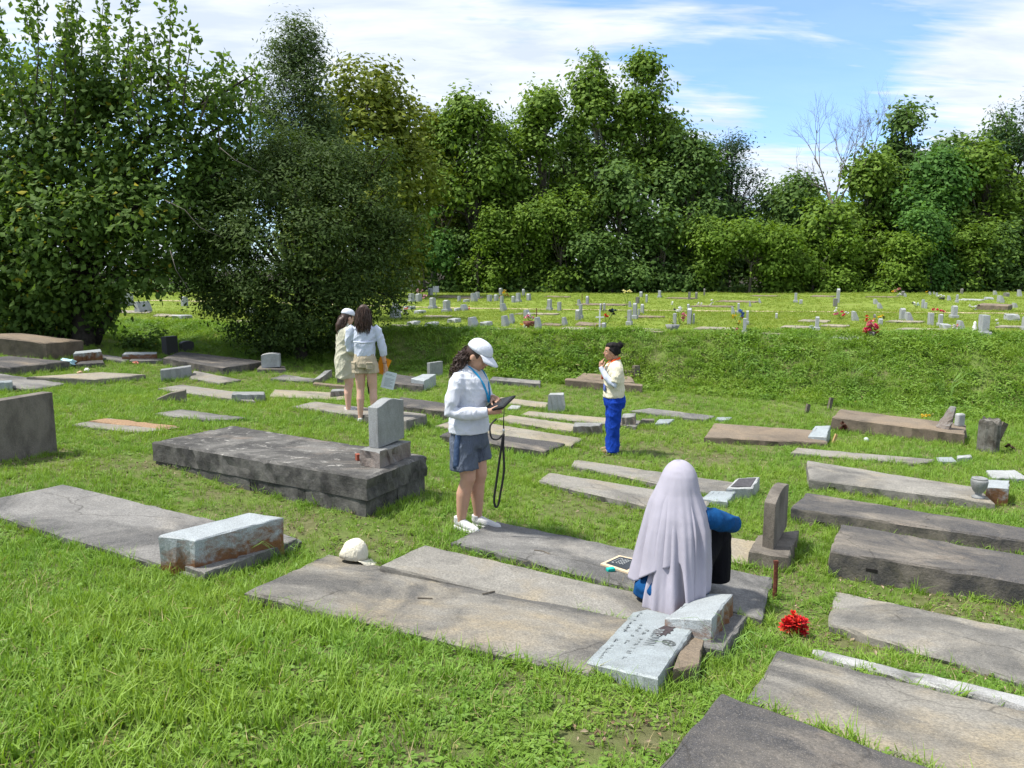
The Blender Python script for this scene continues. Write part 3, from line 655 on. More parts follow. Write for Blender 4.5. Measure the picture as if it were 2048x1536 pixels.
# emblem: ring with a cross
ce = onb(.47, .80); ring = [ce+(tx/LW)*.047*math.cos(a)+(ty/np.linalg.norm(ty))*.047*math.sin(a) for a in np.linspace(0, 2*math.pi, 25)]
ring2 = [ce+(p-ce)*.8 for p in ring]; ux, uy = tx/LW, ty/np.linalg.norm(ty)
g = [tube(ring, .0025, 5), tube(ring2, .0018, 5), tube([ce-ux*.03, ce+ux*.03], .0045, 5), tube([ce-uy*.034, ce+uy*.03], .0045, 5)]
V, F = join(*g); pt('emblem', V, F, M_INK, BROWN)
r = np.random.default_rng(5); pts_ = []
sh = [(.36,.50),(.385,.55),(.41,.585),(.40,.64),(.365,.66),(.38,.70),(.33,.70),(.325,.745),(.29,.72),(.265,.755),(.235,.73),(.20,.765),(.17,.72),(.12,.74),(.10,.70),(.15,.655),(.19,.62),(.24,.585),(.29,.55)]
V = [onb(s, u)-nrm*.0008 for s, u in sh]; o = pt('dark_stain', V, [tuple(range(len(V)))], M_STAIN, BROWN); fixn(o)
# worn lines on the two other readable tops
def lines_on(obj, Pq, n, mat, seed):
    A, B, C, D = Pq; tx, ty = D-A, B-A; nn = np.cross(tx, ty); nn /= np.linalg.norm(nn); nn *= np.sign(nn[2]); r = np.random.default_rng(seed); g = []
    for k in range(n):
        u = .2+.6*k/max(1, n-1); s = .2
        while s < .8:
            L = r.uniform(.03, .08); g.append(tube([A+tx*s+ty*u+nn*.002, A+tx*(s+L)+ty*(u+r.uniform(-.02, .02))+nn*.002], .003, 4)); s += L+.04
    V, F = join(*g); pt('worn_lettering', V, F, mat, obj)['kind'] = 'stuff'
for o in list(bpy.data.objects):
    if o.name.startswith('bevel_marker') and o.get('label', '').startswith('pale flat marker half'): lines_on(o, quad([(1422,981),(1472,983),(1455,1003),(1403,997)], [.10,.10,.07,.07]), 4, M_INK2, 2)
    if o.name.startswith('bevel_marker') and o.get('label', '').startswith('small pale slant'): lines_on(o, quad([(1630,852),(1661,851),(1653,874),(1616,872)], [.24,.26,.15,.13]), 4, M_INK2, 3)
# vent slots in the raised slabs' near sides
for lab, (px, py) in (('long low dark-topped', (1640,1046)), ('thick dark-topped', (1743,1141)), ('raised concrete grave slab with', (1665,976))):
    for o in list(bpy.data.objects):
        if o.get('label', '').startswith(lab):
            me = o.data; n = len(me.vertices); best = None
            d = ray(px, py); lo = Vector(np.array([0, 0, EYE])-np.array(o.location)); hit = o.ray_cast(lo, Vector(d)) if False else None
            bmx = bmesh.new(); bmx.from_mesh(me); from mathutils.bvhtree import BVHTree
            bv = BVHTree.FromBMesh(bmx); loc, nr, idx, dist = bv.ray_cast(lo, Vector(d)); bmx.free()
            if loc is not None:
                c = np.array(loc)+np.array(o.location); nr = np.array(nr)
                if abs(nr[2]) < .6:
                    tdir = np.cross([0, 0, 1.], nr); tdir /= np.linalg.norm(tdir); g = []
                    for z in (-.012, .012): g.append(c+nr*.002)
                    V = [c+nr*.003+tdir*s*.04+np.array([0, 0, z]) for s, z in ((-1,-.012),(1,-.012),(1.05,.012),(-.95,.012))]
                    V += [v-nr*.03 for v in V]; f = pt('vent_slot', V, [(0,1,2,3),(7,6,5,4),(0,4,5,1),(1,5,6,2),(2,6,7,3),(3,7,4,0)], M_HOLE, o); fixn(f)
# ------------------------------------------------------------------ far lawn: headstones, flat slabs, flowers
LONG = np.array([.955, -.30, 0]); WIDE = np.array([.30, .955, 0])       # graves lie along LONG, stones stand across it
ZONES = [(-999, 560, 'under the tree gap'), (560, 930, 'left of white cap'), (930, 1200, 'between white cap and hair bun'),
         (1200, 1420, 'right of hair bun'), (1420, 1660, 'left of dead tree'), (1660, 1840, 'below dead tree'), (1840, 9999, 'near the right edge')]
ORD = ['first', 'second', 'third', 'fourth', 'fifth', 'sixth', 'seventh', 'eighth', 'ninth', 'tenth', 'eleventh', 'twelfth']
def band(y): return 'at bank edge' if y >= 634 else 'before the track' if y >= 617 else 'past the track' if y >= 600 else 'by the dark woods'
def zone(x):
    for a, b, t in ZONES:
        if a <= x < b: return t
FARNAME = {'d': 'grey headstone on plinth', 'u': 'upright grey headstone', 's': 'low slant-faced grey stone', 'r': 'round-topped grey headstone',
           'k': 'dark weathered headstone', 'w': 'thin white headstone', 'l': 'low grey block'}
FAR = [  # kind, x0, x1, top, base
 ('u',782,800,613,637),('u',786,796,604,614),('l',807,831,612,619),('d',860,871,595,617),('d',887,900,600,624),('s',922,936,610,621),('l',911,920,618,622),
 ('s',1000,1014,608,622),('s',937,957,636,654),('l',961,984,645,652),('s',1003,1019,633,652),('s',1019,1030,629,647),('l',817,840,644,651),('l',853,877,647,653),
 ('l',896,922,638,645),('l',829,851,622,627),('s',1069,1084,636,658),('s',1047,1062,621,635),('d',818,828,587,604),('u',832,843,587,603),('r',857,865,576,591),
 ('u',915,921,592,604),('l',928,939,599,604),('s',942,955,587,603),('u',951,959,584,598),('u',974,984,590,603),('u',988,997,589,602),('u',1000,1007,592,607),
 ('u',1023,1031,592,605),('d',1032,1041,586,604),('r',1053,1062,587,601),('r',998,1005,576,590),('r',1044,1050,578,591),
 ('d',1094,1104,598,621),('k',1093,1099,612,621),('u',1114,1123,604,622),('s',1154,1163,600,611),('r',1171,1178,592,610),('d',1157,1165,609,637),('u',1150,1162,619,640),
 ('w',1199,1204,607,623),('w',1206,1211,606,623),('s',1123,1136,636,651),('u',1203,1213,645,663),('d',1253,1264,620,650),('d',1264,1275,606,638),('u',1280,1289,608,627),
 ('u',1275,1280,618,630),('s',1256,1264,604,614),('k',1270,1280,594,607),('r',1278,1286,583,594),('u',1290,1296,589,606),('d',1315,1323,581,595),('k',1375,1382,584,599),
 ('k',1389,1396,584,598),('u',1344,1354,627,651),('u',1372,1385,616,648),('u',1384,1390,627,648),('r',1373,1380,608,618),('k',1406,1411,577,591),('d',1473,1480,606,627),
 ('s',1460,1472,615,629),('s',1496,1504,603,613),('s',1515,1524,598,606),('d',1490,1498,621,650),('d',1483,1494,637,669),('w',1549,1556,626,638),('d',1587,1595,586,605),
 ('u',1597,1606,599,608),('k',1664,1676,597,613),('u',1671,1680,577,606),('d',1628,1639,633,661),('s',1700,1719,624,641),('u',1797,1811,616,640),('s',1808,1827,626,643),
 ('u',1755,1766,637,650),('k',1746,1751,628,641),('u',1854,1867,626,650),('d',1875,1885,628,652),('l',1879,1901,649,657),('s',1912,1930,643,663),('d',1955,1976,630,673),
 ('d',1901,1914,611,636),('l',2006,2037,628,640),('d',2043,2052,633,660),('u',1842,1849,599,616),('u',1848,1854,605,617),('d',1911,1916,589,605),('k',1920,1926,577,588),
 ('s',1753,1766,607,617),('s',1745,1758,599,608),('k',1801,1809,582,592),('s',1807,1814,587,594),('s',1871,1877,586,594),('s',1857,1863,584,590),('s',1866,1870,584,590),('s',1894,1902,592,601),
 ('s',1994,2008,592,605),('s',2024,2035,607,615),('s',1986,1994,582,590),('k',2007,2018,585,593),('s',2034,2043,580,593),('l',1968,1986,595,599),
 ('u',241,259,584,612),('s',277,298,604,626),('s',214,232,606,614),('u',365,374,593,612),('u',495,509,616,630),('l',344,383,630,638)]
def far_stone(k, x0, x1, yt, yb):
    base = gpt((x0+x1)/2, yb); dist = base[1]; m = dist/FPX; wpx = (x1-x0)*m*1.04; H = max(.12, hgt(base, yt))
    T = {'d': .24, 'u': .16, 's': .30, 'r': .14, 'k': .15, 'w': .10, 'l': .30}[k]; T = min(T, wpx*.55); W = float(np.clip((wpx-T*.955)/.30, .22, .95))
    if k == 'l': T = wpx*.6; W = .5
    mat = G_FARD if k == 'k' else G_MARBLE if k == 'w' else G_FAR
    name = {'d': 'headstone', 'u': 'headstone', 's': 'slant_headstone', 'r': 'headstone', 'k': 'headstone', 'w': 'headstone', 'l': 'grave_marker'}[k]
    r = np.random.default_rng(int(x0*7+yb)); z0 = base[2]-.05
    c = base+np.array([0, 0, -.05]); hw = WIDE*W/2; ht = LONG*T/2
    if k == 'd':
        e = empty(name, base, 'x', 'headstone'); bh = min(.16, H*.25)
        cs = [c-hw*1.25-ht*1.7, c+hw*1.25-ht*1.7, c+hw*1.25+ht*1.7, c-hw*1.25+ht*1.7]
        V, F = block_geo([p+np.array([0, 0, bh+.05]) for p in cs], bh+.05, .004, .01, .3); pt('base', V, F, mat, e)
        V, F = prism_profile(c-hw-ht, hw*2, ht*2, profile(['serp', 'segment', 'flat'][int(r.integers(3))], H-bh, 1), base[2]+bh); fixn(pt('die', V, F, mat, e)); return e
    if k == 's':       # wedge: thick at the foot, thin at the top
        V = []
        for z, t0, t1 in ((-.05, -1, 1), (H*.3, -1, 1), (H+.02, .1, 1)):
            for s, t in ((-1, t0), (1, t0), (1, t1), (-1, t1)): V.append(base+hw*s+ht*t*-1+np.array([0, 0, z]))
        F = [(3,2,1,0), (8,9,10,11)]+[(a*4+i, a*4+(i+1) % 4, a*4+4+(i+1) % 4, a*4+4+i) for a in (0, 1) for i in range(4)]
        o = one(name, V, F, mat, 'x', 'headstone'); return fixn(o)
    if k == 'l':
        cs = [base-hw-ht, base+hw-ht, base+hw+ht, base-hw+ht]; V, F = block_geo([p+np.array([0, 0, H]) for p in cs], H+.06, .012, .02, .15, rough=.015); return one(name, V, F, mat, 'x', 'grave marker')
    pr = {'u': ['flat', 'segment', 'serp'][int(r.integers(3))], 'r': 'arch', 'k': ['flat', 'arch'][int(r.integers(2))], 'w': 'segment'}[k]
    V, F = prism_profile(c-hw-ht, hw*2, ht*2, profile(pr, H+.05, 1), z0); o = one(name, V, F, mat, 'x', 'headstone'); return fixn(o)
cnt = {}
for k, x0, x1, yt, yb in sorted(FAR, key=lambda t: t[1]):
    o = far_stone(k, x0, x1, yt, yb); key = (k, band(yb), zone((x0+x1)/2)); cnt.setdefault(key, []).append(o)
for (k, b, z), L in cnt.items():
    for i, o in enumerate(L):
        o['label'] = (ORD[i]+' ' if len(L) > 1 else '') + FARNAME[k] + ' ' + b + ', ' + z
        o['group'] = 'headstones on the far lawn'
FLATS = [(836,944,653,657,'m'),(845,905,630,633,'p'),(872,970,590,597,'d'),(1083,1124,645,650,'d'),(1120,1188,653,659,'p'),(1150,1207,643,651,'d'),(1250,1336,655,663,'p'),(1088,1142,591,594,'d'),
 (1596,1662,638,643,'p'),(1518,1646,662,669,'p'),(1387,1480,653,658,'p'),(1661,1725,669,677,'m'),(1953,2025,606,612,'k'),(1916,1970,597,600,'m'),(1150,1260,606,610,'d'),(1330,1395,594,597,'d'),
 (1500,1560,590,592,'d'),(1620,1672,590,593,'d'),(1730,1800,592,594,'d'),(1430,1520,600,604,'d'),(1640,1700,648,652,'p'),(1790,1900,655,660,'p'),(1770,1850,640,644,'p'),(1560,1625,650,655,'p'),
 (1990,2060,650,654,'p'),(1380,1470,610,613,'d'),(960,1040,655,658,'p'),(1030,1120,625,628,'p'),(1250,1330,630,634,'d'),(209,305,619,626,'p'),(305,369,627,633,'p'),(464,534,640,647,'p'),(1850,1920,667,671,'p'),(780,815,648,652,'p')]
cnt = {}
for x0, x1, y0, y1, k in sorted(FLATS):
    w, h = x1-x0, y1-y0
    o, _ = slab('ledger_stone', [(x0+.16*w, y0), (x1, y0+.45*h), (x1-.12*w, y1), (x0, y0+.6*h)], .05 if k != 'k' else .2, {'m': G_MARBLE, 'p': C_WARM, 'd': C_BROWN, 'k': C_BROWN}[k], 'x', excl=False, sink=.05)
    key = (k, band((y0+y1)/2), zone((x0+x1)/2)); cnt.setdefault(key, []).append(o)
for (k, b, z), L in cnt.items():
    for i, o in enumerate(L):
        o['label'] = (ORD[i]+' ' if len(L) > 1 else '') + {'m': 'white flat slab', 'p': 'pale flat slab', 'd': 'brownish flat slab', 'k': 'raised dark brown slab'}[k] + ' ' + b + ', ' + z
        o['group'] = 'flat slabs on the far lawn'

# flowers: petals are small folded quads round each bloom
FM = {}
def flowermat(col):
    if col not in FM: FM[col] = plain('petal_%d' % len(FM), col, .7, .3, 40)
    return FM[col]
RED, PINK, HOT, WHITE, YEL, ORG, BLUE_, LEAF = (.55,.015,.02), (.70,.22,.30), (.62,.04,.13), (.75,.75,.72), (.70,.48,.03), (.65,.13,.02), (.10,.18,.45), (.03,.09,.015)
def bloom_geo(c, r, rg, n=12):
    V, F = [], []
    for i in range(n):
        a = rg.uniform(0, 2*math.pi); el = rg.uniform(-.3, 1.3); d = np.array([math.cos(a)*math.cos(el), math.sin(a)*math.cos(el), math.sin(el)])
        s = np.cross(d, [0, 0, 1.]); s /= np.linalg.norm(s)+1e-6; u = np.cross(s, d); o = len(V)
        V += [c+d*r*.15, c+d*r*.65+s*r*.34+u*r*.1, c+d*r*1.0+u*r*.16, c+d*r*.65-s*r*.34+u*r*.1]; F.append((o, o+1, o+2, o+3))
    return V, F
def bouquet(px, py_base, blooms, label, pot=None, stem=True, depth=None, name='flower_bouquet', big=1.0, cat='flowers'):
    """blooms: list of (px, py, radius_px, colour); stands at ground pixel (px, py_base)"""
    g0 = gpt(px, py_base) if depth is None else depth; e = empty(name, g0, label, cat); Y = g0[1]; m = Y/FPX; rg = np.random.default_rng(int(px*3+py_base)); bycol = {}
    top0 = g0+np.array([0, 0, .02])
    if pot:
        hp = pot[1]; V, F = lathe(g0-np.array([0, 0, .02]), [(.055*pot[2], 0), (.06*pot[2], hp*.5), (.08*pot[2], hp), (.07*pot[2], hp-.01)], 10); pt('pot', V, F, plain('pot_%d' % int(px), pot[0], .6), e, True); top0 = g0+np.array([0, 0, hp])
    st = []
    for bx, by, rp, col in blooms:
        n = max(3, int(rp/1.6))
        c0 = at(bx, by, Y); R0 = rp*m*(1.25 if rp < 10 else 1.0)
        if stem: st.append(tube([top0, (top0+c0)/2+rg.normal(0, .01, 3), c0], .006, 5))
        for q in range(n):
            off = rg.normal(0, 1, 3); off /= np.linalg.norm(off)+1e-6; c = c0+off*R0*.62; bycol.setdefault(col, []).append(bloom_geo(c, R0*.66, rg, 14))
    if st:
        V, F = join(*st); o = pt('stems', V, F, flowermat(LEAF), e); o['kind'] = 'stuff'
    for col, gs in bycol.items():
        V, F = join(*gs); o = pt('petals', V, F, flowermat(col), e); o['kind'] = 'stuff'
    return e
bouquet(809, 632, [(806,624,6,WHITE),(812,618,4,ORG),(811,628,5,WHITE),(804,629,3,(.03,.03,.035))], 'white and orange grave flowers beside the leftmost leaning headstone on the lawn')
bouquet(937, 621, [(937,617,3.5,RED)], 'small red flowers right of a low slant stone, left of the white cap')
bouquet(1058, 656, [(1054,637,6,PINK),(1062,635,6,PINK),(1058,632,5,WHITE),(1066,638,4,WHITE)], 'pink and white flowers in a tall red-brown pot on the bank edge', ((.16,.05,.03), .2, 2.2))
bouquet(1043, 657, [(1042,652,4.5,YEL),(1050,654,3.5,WHITE)], 'yellow flowers at the foot of the red-brown pot')
bouquet(1212, 651, [(1210,633,6,RED),(1224,627,7,(.02,.022,.025)),(1229,622,6,(.02,.05,.08))], 'red flowers with a black and blue ornament above the hair bun')
bouquet(1193, 662, [(1194,651,5.5,(.45,.50,.05)),(1190,659,4,(.015,.015,.015)),(1200,644,3,(.6,.6,.2))], 'yellow-green flowers beside the small stone with a white cross')
bouquet(1254, 616, [(1247,586,5,(.70,.66,.30)),(1257,584,6,(.70,.66,.30))], 'two tall white stalks with cream yellow flower heads')
bouquet(1360, 650, [(1355,620,7,WHITE),(1365,634,7,PINK),(1369,641,5,(.75,.25,.25)),(1350,622,4,(.08,.07,.10))], 'pink and white flowers among the close-set stones right of the hair bun')
bouquet(1345, 662, [(1341,644,5,(.40,.42,.06)),(1347,646,4,(.35,.42,.06))], 'yellow-green sprig in a grey urn on the bank edge', ((.20,.21,.21), .18, 2.4))
bouquet(1476, 652, [(1469,635,5,YEL),(1483,630,8,BLUE_),(1478,645,4,YEL),(1486,635,3,RED)], 'blue and yellow flowers among pillar stones above the veiled head')
bouquet(1474, 668, [(1474,661,4,PINK),(1472,665,3,WHITE)], 'tiny pink flowers at the base of the nearest pillar stone')
bouquet(1624, 664, [(1619,658,5,(.50,.60,.56)),(1628,660,5,(.50,.60,.56)),(1624,655,4,WHITE)], 'pale mint flowers beside a pillar stone, left of the dead tree')
bouquet(1683, 640, [(1672,621,5,WHITE),(1675,630,6,PINK),(1686,628,6,HOT),(1694,627,4,WHITE)], 'row of pink, red and white flowers below the dead tree')
bouquet(1743, 676, [(1734,660,8,HOT),(1750,656,8,HOT),(1742,650,8,(.72,.16,.20)),(1737,652,7,PINK),(1752,664,6,RED),(1731,664,5,RED)], 'big hot pink and red bouquet in a grey pot at the bank edge', ((.19,.17,.16), .17, 1.0))
bouquet(1732, 648, [(1732,638,6,RED)], 'red bouquet left behind the big hot pink bouquet')
bouquet(1762, 645, [(1761,634,5,YEL),(1766,637,4,(.05,.03,.02)),(1748,642,4,YEL)], 'yellow flowers on a small grey stone behind the hot pink bouquet')
bouquet(1871, 640, [(1870,622,6,HOT)], 'left one of two raised red flower heads near the right edge')
bouquet(1886, 640, [(1887,621,6,HOT)], 'right one of two raised red flower heads near the right edge')
bouquet(1916, 663, [(1905,654,5,WHITE),(1913,652,4,(.75,.3,.2)),(1921,657,5,WHITE),(1908,660,4,WHITE)], 'white and coral flowers before a slant stone near the right edge', stem=False)
bouquet(1993, 651, [(1993,645,5,WHITE)], 'single white bouquet behind the big headstone near the right edge')
bouquet(1832, 616, [(1829,608,5,WHITE),(1836,609,4,(.55,.65,.7)),(1826,606,3,(.05,.05,.05))], 'white flowers beyond the track, right of the dead tree')
bouquet(1793, 594, [(1793,580,6,(.55,.25,.24)),(1788,585,4,YEL),(1797,589,5,WHITE)], 'pink, yellow and white flowers by the woods near the dead tree')
bouquet(1883, 600, [(1880,594,4,WHITE),(1887,594,4,WHITE)], 'white flower basket near the woods at the right', ((.03,.03,.03), .15, 2.2))
bouquet(1948, 622, [(1941,614,4,WHITE),(1950,617,5,WHITE),(1956,612,3,(.05,.05,.05))], 'low white flowers beyond the track, close to the right edge')
bouquet(1400, 613, [(1396,608,3,WHITE),(1402,609,3,WHITE)], 'two small white sprays on the grass right of the hair bun')
bouquet(1423, 613, [(1420,610,3,WHITE),(1424,604,4,WHITE)], 'small white ornament beyond the track, above the veiled head')
bouquet(1345, 613, [(1345,608,4,WHITE)], 'single pale bunch beyond the track right of the hair bun')
bouquet(822, 592, [(824,571,5,WHITE),(819,576,5,(.45,.60,.52))], 'tall white-stalked flowers by the woods at far left')
bouquet(800, 591, [(800,580,5,WHITE)], 'white bloom beside the oak\'s right edge by the woods')
bouquet(841, 598, [(838,583,5,(.70,.40,.42)),(845,585,4,(.70,.40,.42))], 'upper pink flowers on a headstone by the woods, far left')
bouquet(852, 602, [(850,594,4.5,(.65,.32,.42))], 'lower pink bunch right of the pink-topped headstone')
bouquet(1008, 601, [(1007,588,5,YEL),(1010,580,3,(.7,.6,.2)),(1014,592,4,(.4,.1,.05)),(1000,595,3,PINK)], 'yellow bouquet by the woods above the white cap')
bouquet(312, 600, [(312,584,4,RED)], 'red flowers glimpsed through the gap under the left tree')
bouquet(1850, 592, [(1852,586,3,YEL)], 'small yellow ring of flowers by the woods near the right edge')
# white cross at the small stone
g0 = gpt(1199, 663); V, F = join(boxg(g0+np.array([0, 0, .26]), .035, .03, .56), boxg(g0+np.array([0, 0, .36]), .2, .028, .035)); one('white_cross', V, F, flowermat(WHITE), 'slender white cross beside the small bank edge stone', 'cross')
for px, y0, y1, lab in ((1073,616,638,'thin dark metal pole on the lawn above the white cap'),(1164,588,609,'thin dark pole by the woods left of the hair bun')):
    g0 = gpt(px, y1); V, F = tube([g0-np.array([0, 0, .05]), g0+np.array([0, 0, hgt(g0, y0)])], .016, 6); one('pole', V, F, M_RUSTY, lab, 'pole')
g0 = gpt(872, 592); V, F = join(boxg(g0+np.array([0, 0, .42]), .36, .03, .38, .1), boxg(g0+np.array([0, .0, .1]), .03, .03, .3)); one('white_placard', V, F, flowermat(WHITE), 'small white placard on a leg by the woods at far left', 'placard')
g0 = gpt(1948, 671); V, F = lathe(g0, [(.05,0),(.06,.05),(.045,.12),(.05,.2),(.03,.26),(.035,.3),(.01,.34)], 10); one('white_figurine', V, F, flowermat(WHITE), 'small white figurine beside the big headstone near the right edge', 'figurine', smooth=True)

# ------------------------------------------------------------------ small things on the lower ground
# granite urn
P1 = planar([(1614,921),(1958,975),(1990,1006),(1617,958)], quad([(1614,921),(1958,975),(1990,1006),(1617,958)], [.17,.12,.08,.14]))
u0 = hit_plane((1956,996), P1, 0)
e = empty('urn', u0, 'grey granite urn standing at the end of the raised slab', 'urn')
V, F = lathe(u0, [(.062,0),(.062,.018),(.035,.035),(.03,.05),(.058,.085),(.078,.135),(.084,.18),(.078,.205)], 18); pt('body', V, F, G_GREY, e, True)
V, F = lathe(u0+np.array([0, 0, .205]), [(.076,0),(.076,.012),(.05,.02),(.045,.012)], 18); pt('rim', V, F, G_GREY, e, True)
# rusty pipe stake
g0 = gpt(1548, 1200); V, F = join(tube([g0-np.array([0, 0, .05]), g0+np.array([.004, 0, .12]), g0+np.array([0, .0, hgt(g0, 1124)])], [.017, .016, .016], 8), boxg(g0+np.array([0, 0, hgt(g0, 1124)]), .03, .022, .02))
one('rusty_stake', V, F, M_RUSTY, 'short rusty iron stake beside the veiled person', 'stake')
# wooden stump with a leaning board, and two little posts
g0 = gpt(1977, 905); H = hgt(g0, 840); V, F = [], []; rg = np.random.default_rng(2)
prof = [1+.12*math.sin(3*a)+.10*math.sin(7*a+1)+rg.normal(0, .05) for a in np.linspace(0, 2*math.pi, 24, endpoint=False)]
for k, z in enumerate((-.1, .1, H*.5, H*.9, H)):
    for i in range(24):
        a = 2*math.pi*i/24; rr = .135*prof[i]*(1 if k < 4 else .93); V.append(g0+np.array([rr*math.cos(a), rr*math.sin(a), z+(rg.normal(0, .02) if k >= 3 else 0)]))
for k in range(4):
    for i in range(24): F.append((k*24+i, k*24+(i+1) % 24, (k+1)*24+(i+1) % 24, (k+1)*24+i))
F.append(tuple(96+i for i in range(24)))
M_STUMP = concrete('stump_wood', (.30,.29,.26), (.045,.038,.03), .52, .06, None, speck=0, bscale=9)
o = one('wooden_stump', V, F, M_STUMP, 'weathered grey wooden stump near the right edge', 'stump')
g1 = g0+np.array([.2, .12, 0]); V, F = boxg(g1+np.array([0, 0, H*.38]), .1, .03, H*1.05, .2, (0, .42)); one('leaning_board', V, F, M_WOOD, 'brown board leaning behind the wooden stump', 'board')
for px, y1, y0, w, lab in ((1612,826,808,.07,'short charred stub post at the bank foot'),(1657,820,795,.07,'thin leaning wooden post at the bank foot')):
    g0 = gpt(px, y1); H = hgt(g0, y0); V, F = boxg(g0+np.array([.02, 0, H/2-.03]), w, w*.7, H+.06, .3, (0, .2)); one('wooden_post', V, F, M_WOOD, lab, 'post')
# red artificial flowers lying in the grass
g0 = gpt(1587, 1272)
e = bouquet(1587, 1275, [(1573,1252,18,(.62,.02,.02)),(1600,1250,18,(.60,.02,.03)),(1588,1240,18,(.66,.035,.02)),(1582,1262,14,(.58,.03,.015)),(1603,1264,14,(.62,.02,.04)),(1578,1248,8,(.72,.30,.02)),(1596,1258,7,(.72,.36,.03)),(1588,1252,8,(.68,.12,.02))], 'bright red artificial flowers lying in the grass by the corner slab', stem=False)
# yellow flowers on the rust-brown slab, withered bunch, tiny white ball
c0 = hit_plane((1848,838), RS, 0); bouquet(1848, 836, [(1843,833,5,YEL),(1856,834,5,YEL)], 'small yellow flowers on the rust-brown slab', stem=False, depth=c0)
bouquet(2018, 905, [(2018,897,8,(.09,.06,.03)),(2022,901,6,(.06,.045,.02))], 'withered brown bouquet lying right of the wooden stump', stem=False)
g0 = gpt(1732, 884); V, F = sphg(g0+np.array([0, 0, .035]), .04); one('white_ball', V, F, plain('ball_white', (.55,.60,.62), .5), 'small whitish ball below the rust-brown slab', 'ball', smooth=True)
g0 = gpt(1668, 889); V, F = boxg(g0+np.array([0, 0, .07]), .04, .03, .2, .2, (0, .35)); one('wood_peg', V, F, plain('fresh_wood', (.45,.30,.14), .8), 'short yellow wooden peg right of the brownish slab', 'peg')
bouquet(1686, 866, [(1684,853,9,(.11,.04,.025)),(1690,858,7,(.09,.035,.02)),(1680,862,6,(.06,.03,.015))], 'withered reddish-brown plant in front of the rust-brown slab', name='withered_plant', cat='plant')
# litter at left
def crumple(c, r, seed, flat=.5):
    rg = np.random.default_rng(seed); V, F = sphg(c, (r, r, r*flat), 12, 8); V = [v+rg.normal(0, r*.16, 3)*np.array([1, 1, flat]) for v in V]; return V, F
for px, py, rp, col, nm, lab in ((152,703,8,(.75,.75,.76),'plastic_bag','white plastic bag snagged on the wavy-faced marker at left'),(134,727,16,(.40,.60,.66),'plastic_sheet','pale blue plastic litter by the dark broken-edged slab'),
        (174,740,5,(.75,.74,.70),'paper_scrap','white scrap of paper in the grass at left'),(160,746,5,(.55,.35,.22),'paper_cup','peach-coloured scrap in the grass before the litter'),(272,727,5,(.65,.20,.16),'pink_ball','pink ball in the grass below the rusty-edged marker')):
    g0 = gpt(px, py+rp*.4); rr = rp*g0[1]/FPX; V, F = crumple(g0+np.array([0, 0, rr*.45]), rr, px, .55 if rp > 10 else .8); one(nm, V, F, plain('litter_%d' % px, col, .5, .2), lab, 'litter')
# chalkboard and teal box on the long grey slab
S4 = planar([(990,1042),(1545,1155),(1522,1236),(902,1083)], quad([(990,1042),(1545,1155),(1522,1236),(902,1083)], .05))
cb = [hit_plane(p, S4, 0) for p in ((1238,1114),(1288,1125),(1256,1149),(1201,1131))]; c = sum(cb)/4
e = empty('chalkboard', c, 'small wood-framed chalkboard lying on the grey slab beside the veil', 'chalkboard')
V, F = block_geo([p+np.array([0, 0, .016]) for p in cb], .013, .0005, .002); pt('frame', V, F, plain('frame_wood', (.62,.50,.34), .7, .2), e)
cb2 = [c+(p-c)*.78+np.array([0, 0, .019]) for p in cb]; V, F = block_geo(cb2, .004, .0003, .001); brd = pt('board', V, F, plain('slate', (.035,.042,.05), .8, .3), e)
a_, b_, d_ = cb2[0], cb2[1], cb2[3]; ux, uy = b_-a_, d_-a_; cc = a_+(ux+uy)*.5+np.array([0, 0, .0015]); g = []
g.append(tube([cc+ux*s+uy*t for s, t in ((-.34,.3),(-.34,-.3))], .0016, 4)); g.append(tube([cc+ux*s+uy*t for s, t in ((-.34,-.3),(-.22,-.3))], .0016, 4)); g.append(tube([cc+ux*s+uy*t for s, t in ((-.34,.3),(-.22,.3))], .0016, 4))
for k in range(5):
    t = -.24+.12*k; g.append(tube([cc+ux*(s-.2)+uy*(t+.03*math.sin(s*40+k)) for s in np.linspace(.0, .42, 14)], .0015, 4))
V, F = join(*g); ch = pt('chalk_writing', V, F, plain('chalk', (.6,.62,.62), .9), e); ch['kind'] = 'stuff'
g0 = hit_plane((1221,1143), S4, 0); V, F = boxg(g0+np.array([0, 0, .016]), .062, .04, .026, .35); o = one('teal_case', V, F, plain('teal_plastic', (.01,.42,.36), .45), 'small teal case beside the chalkboard', 'case'); bevel(o, .007, 3)
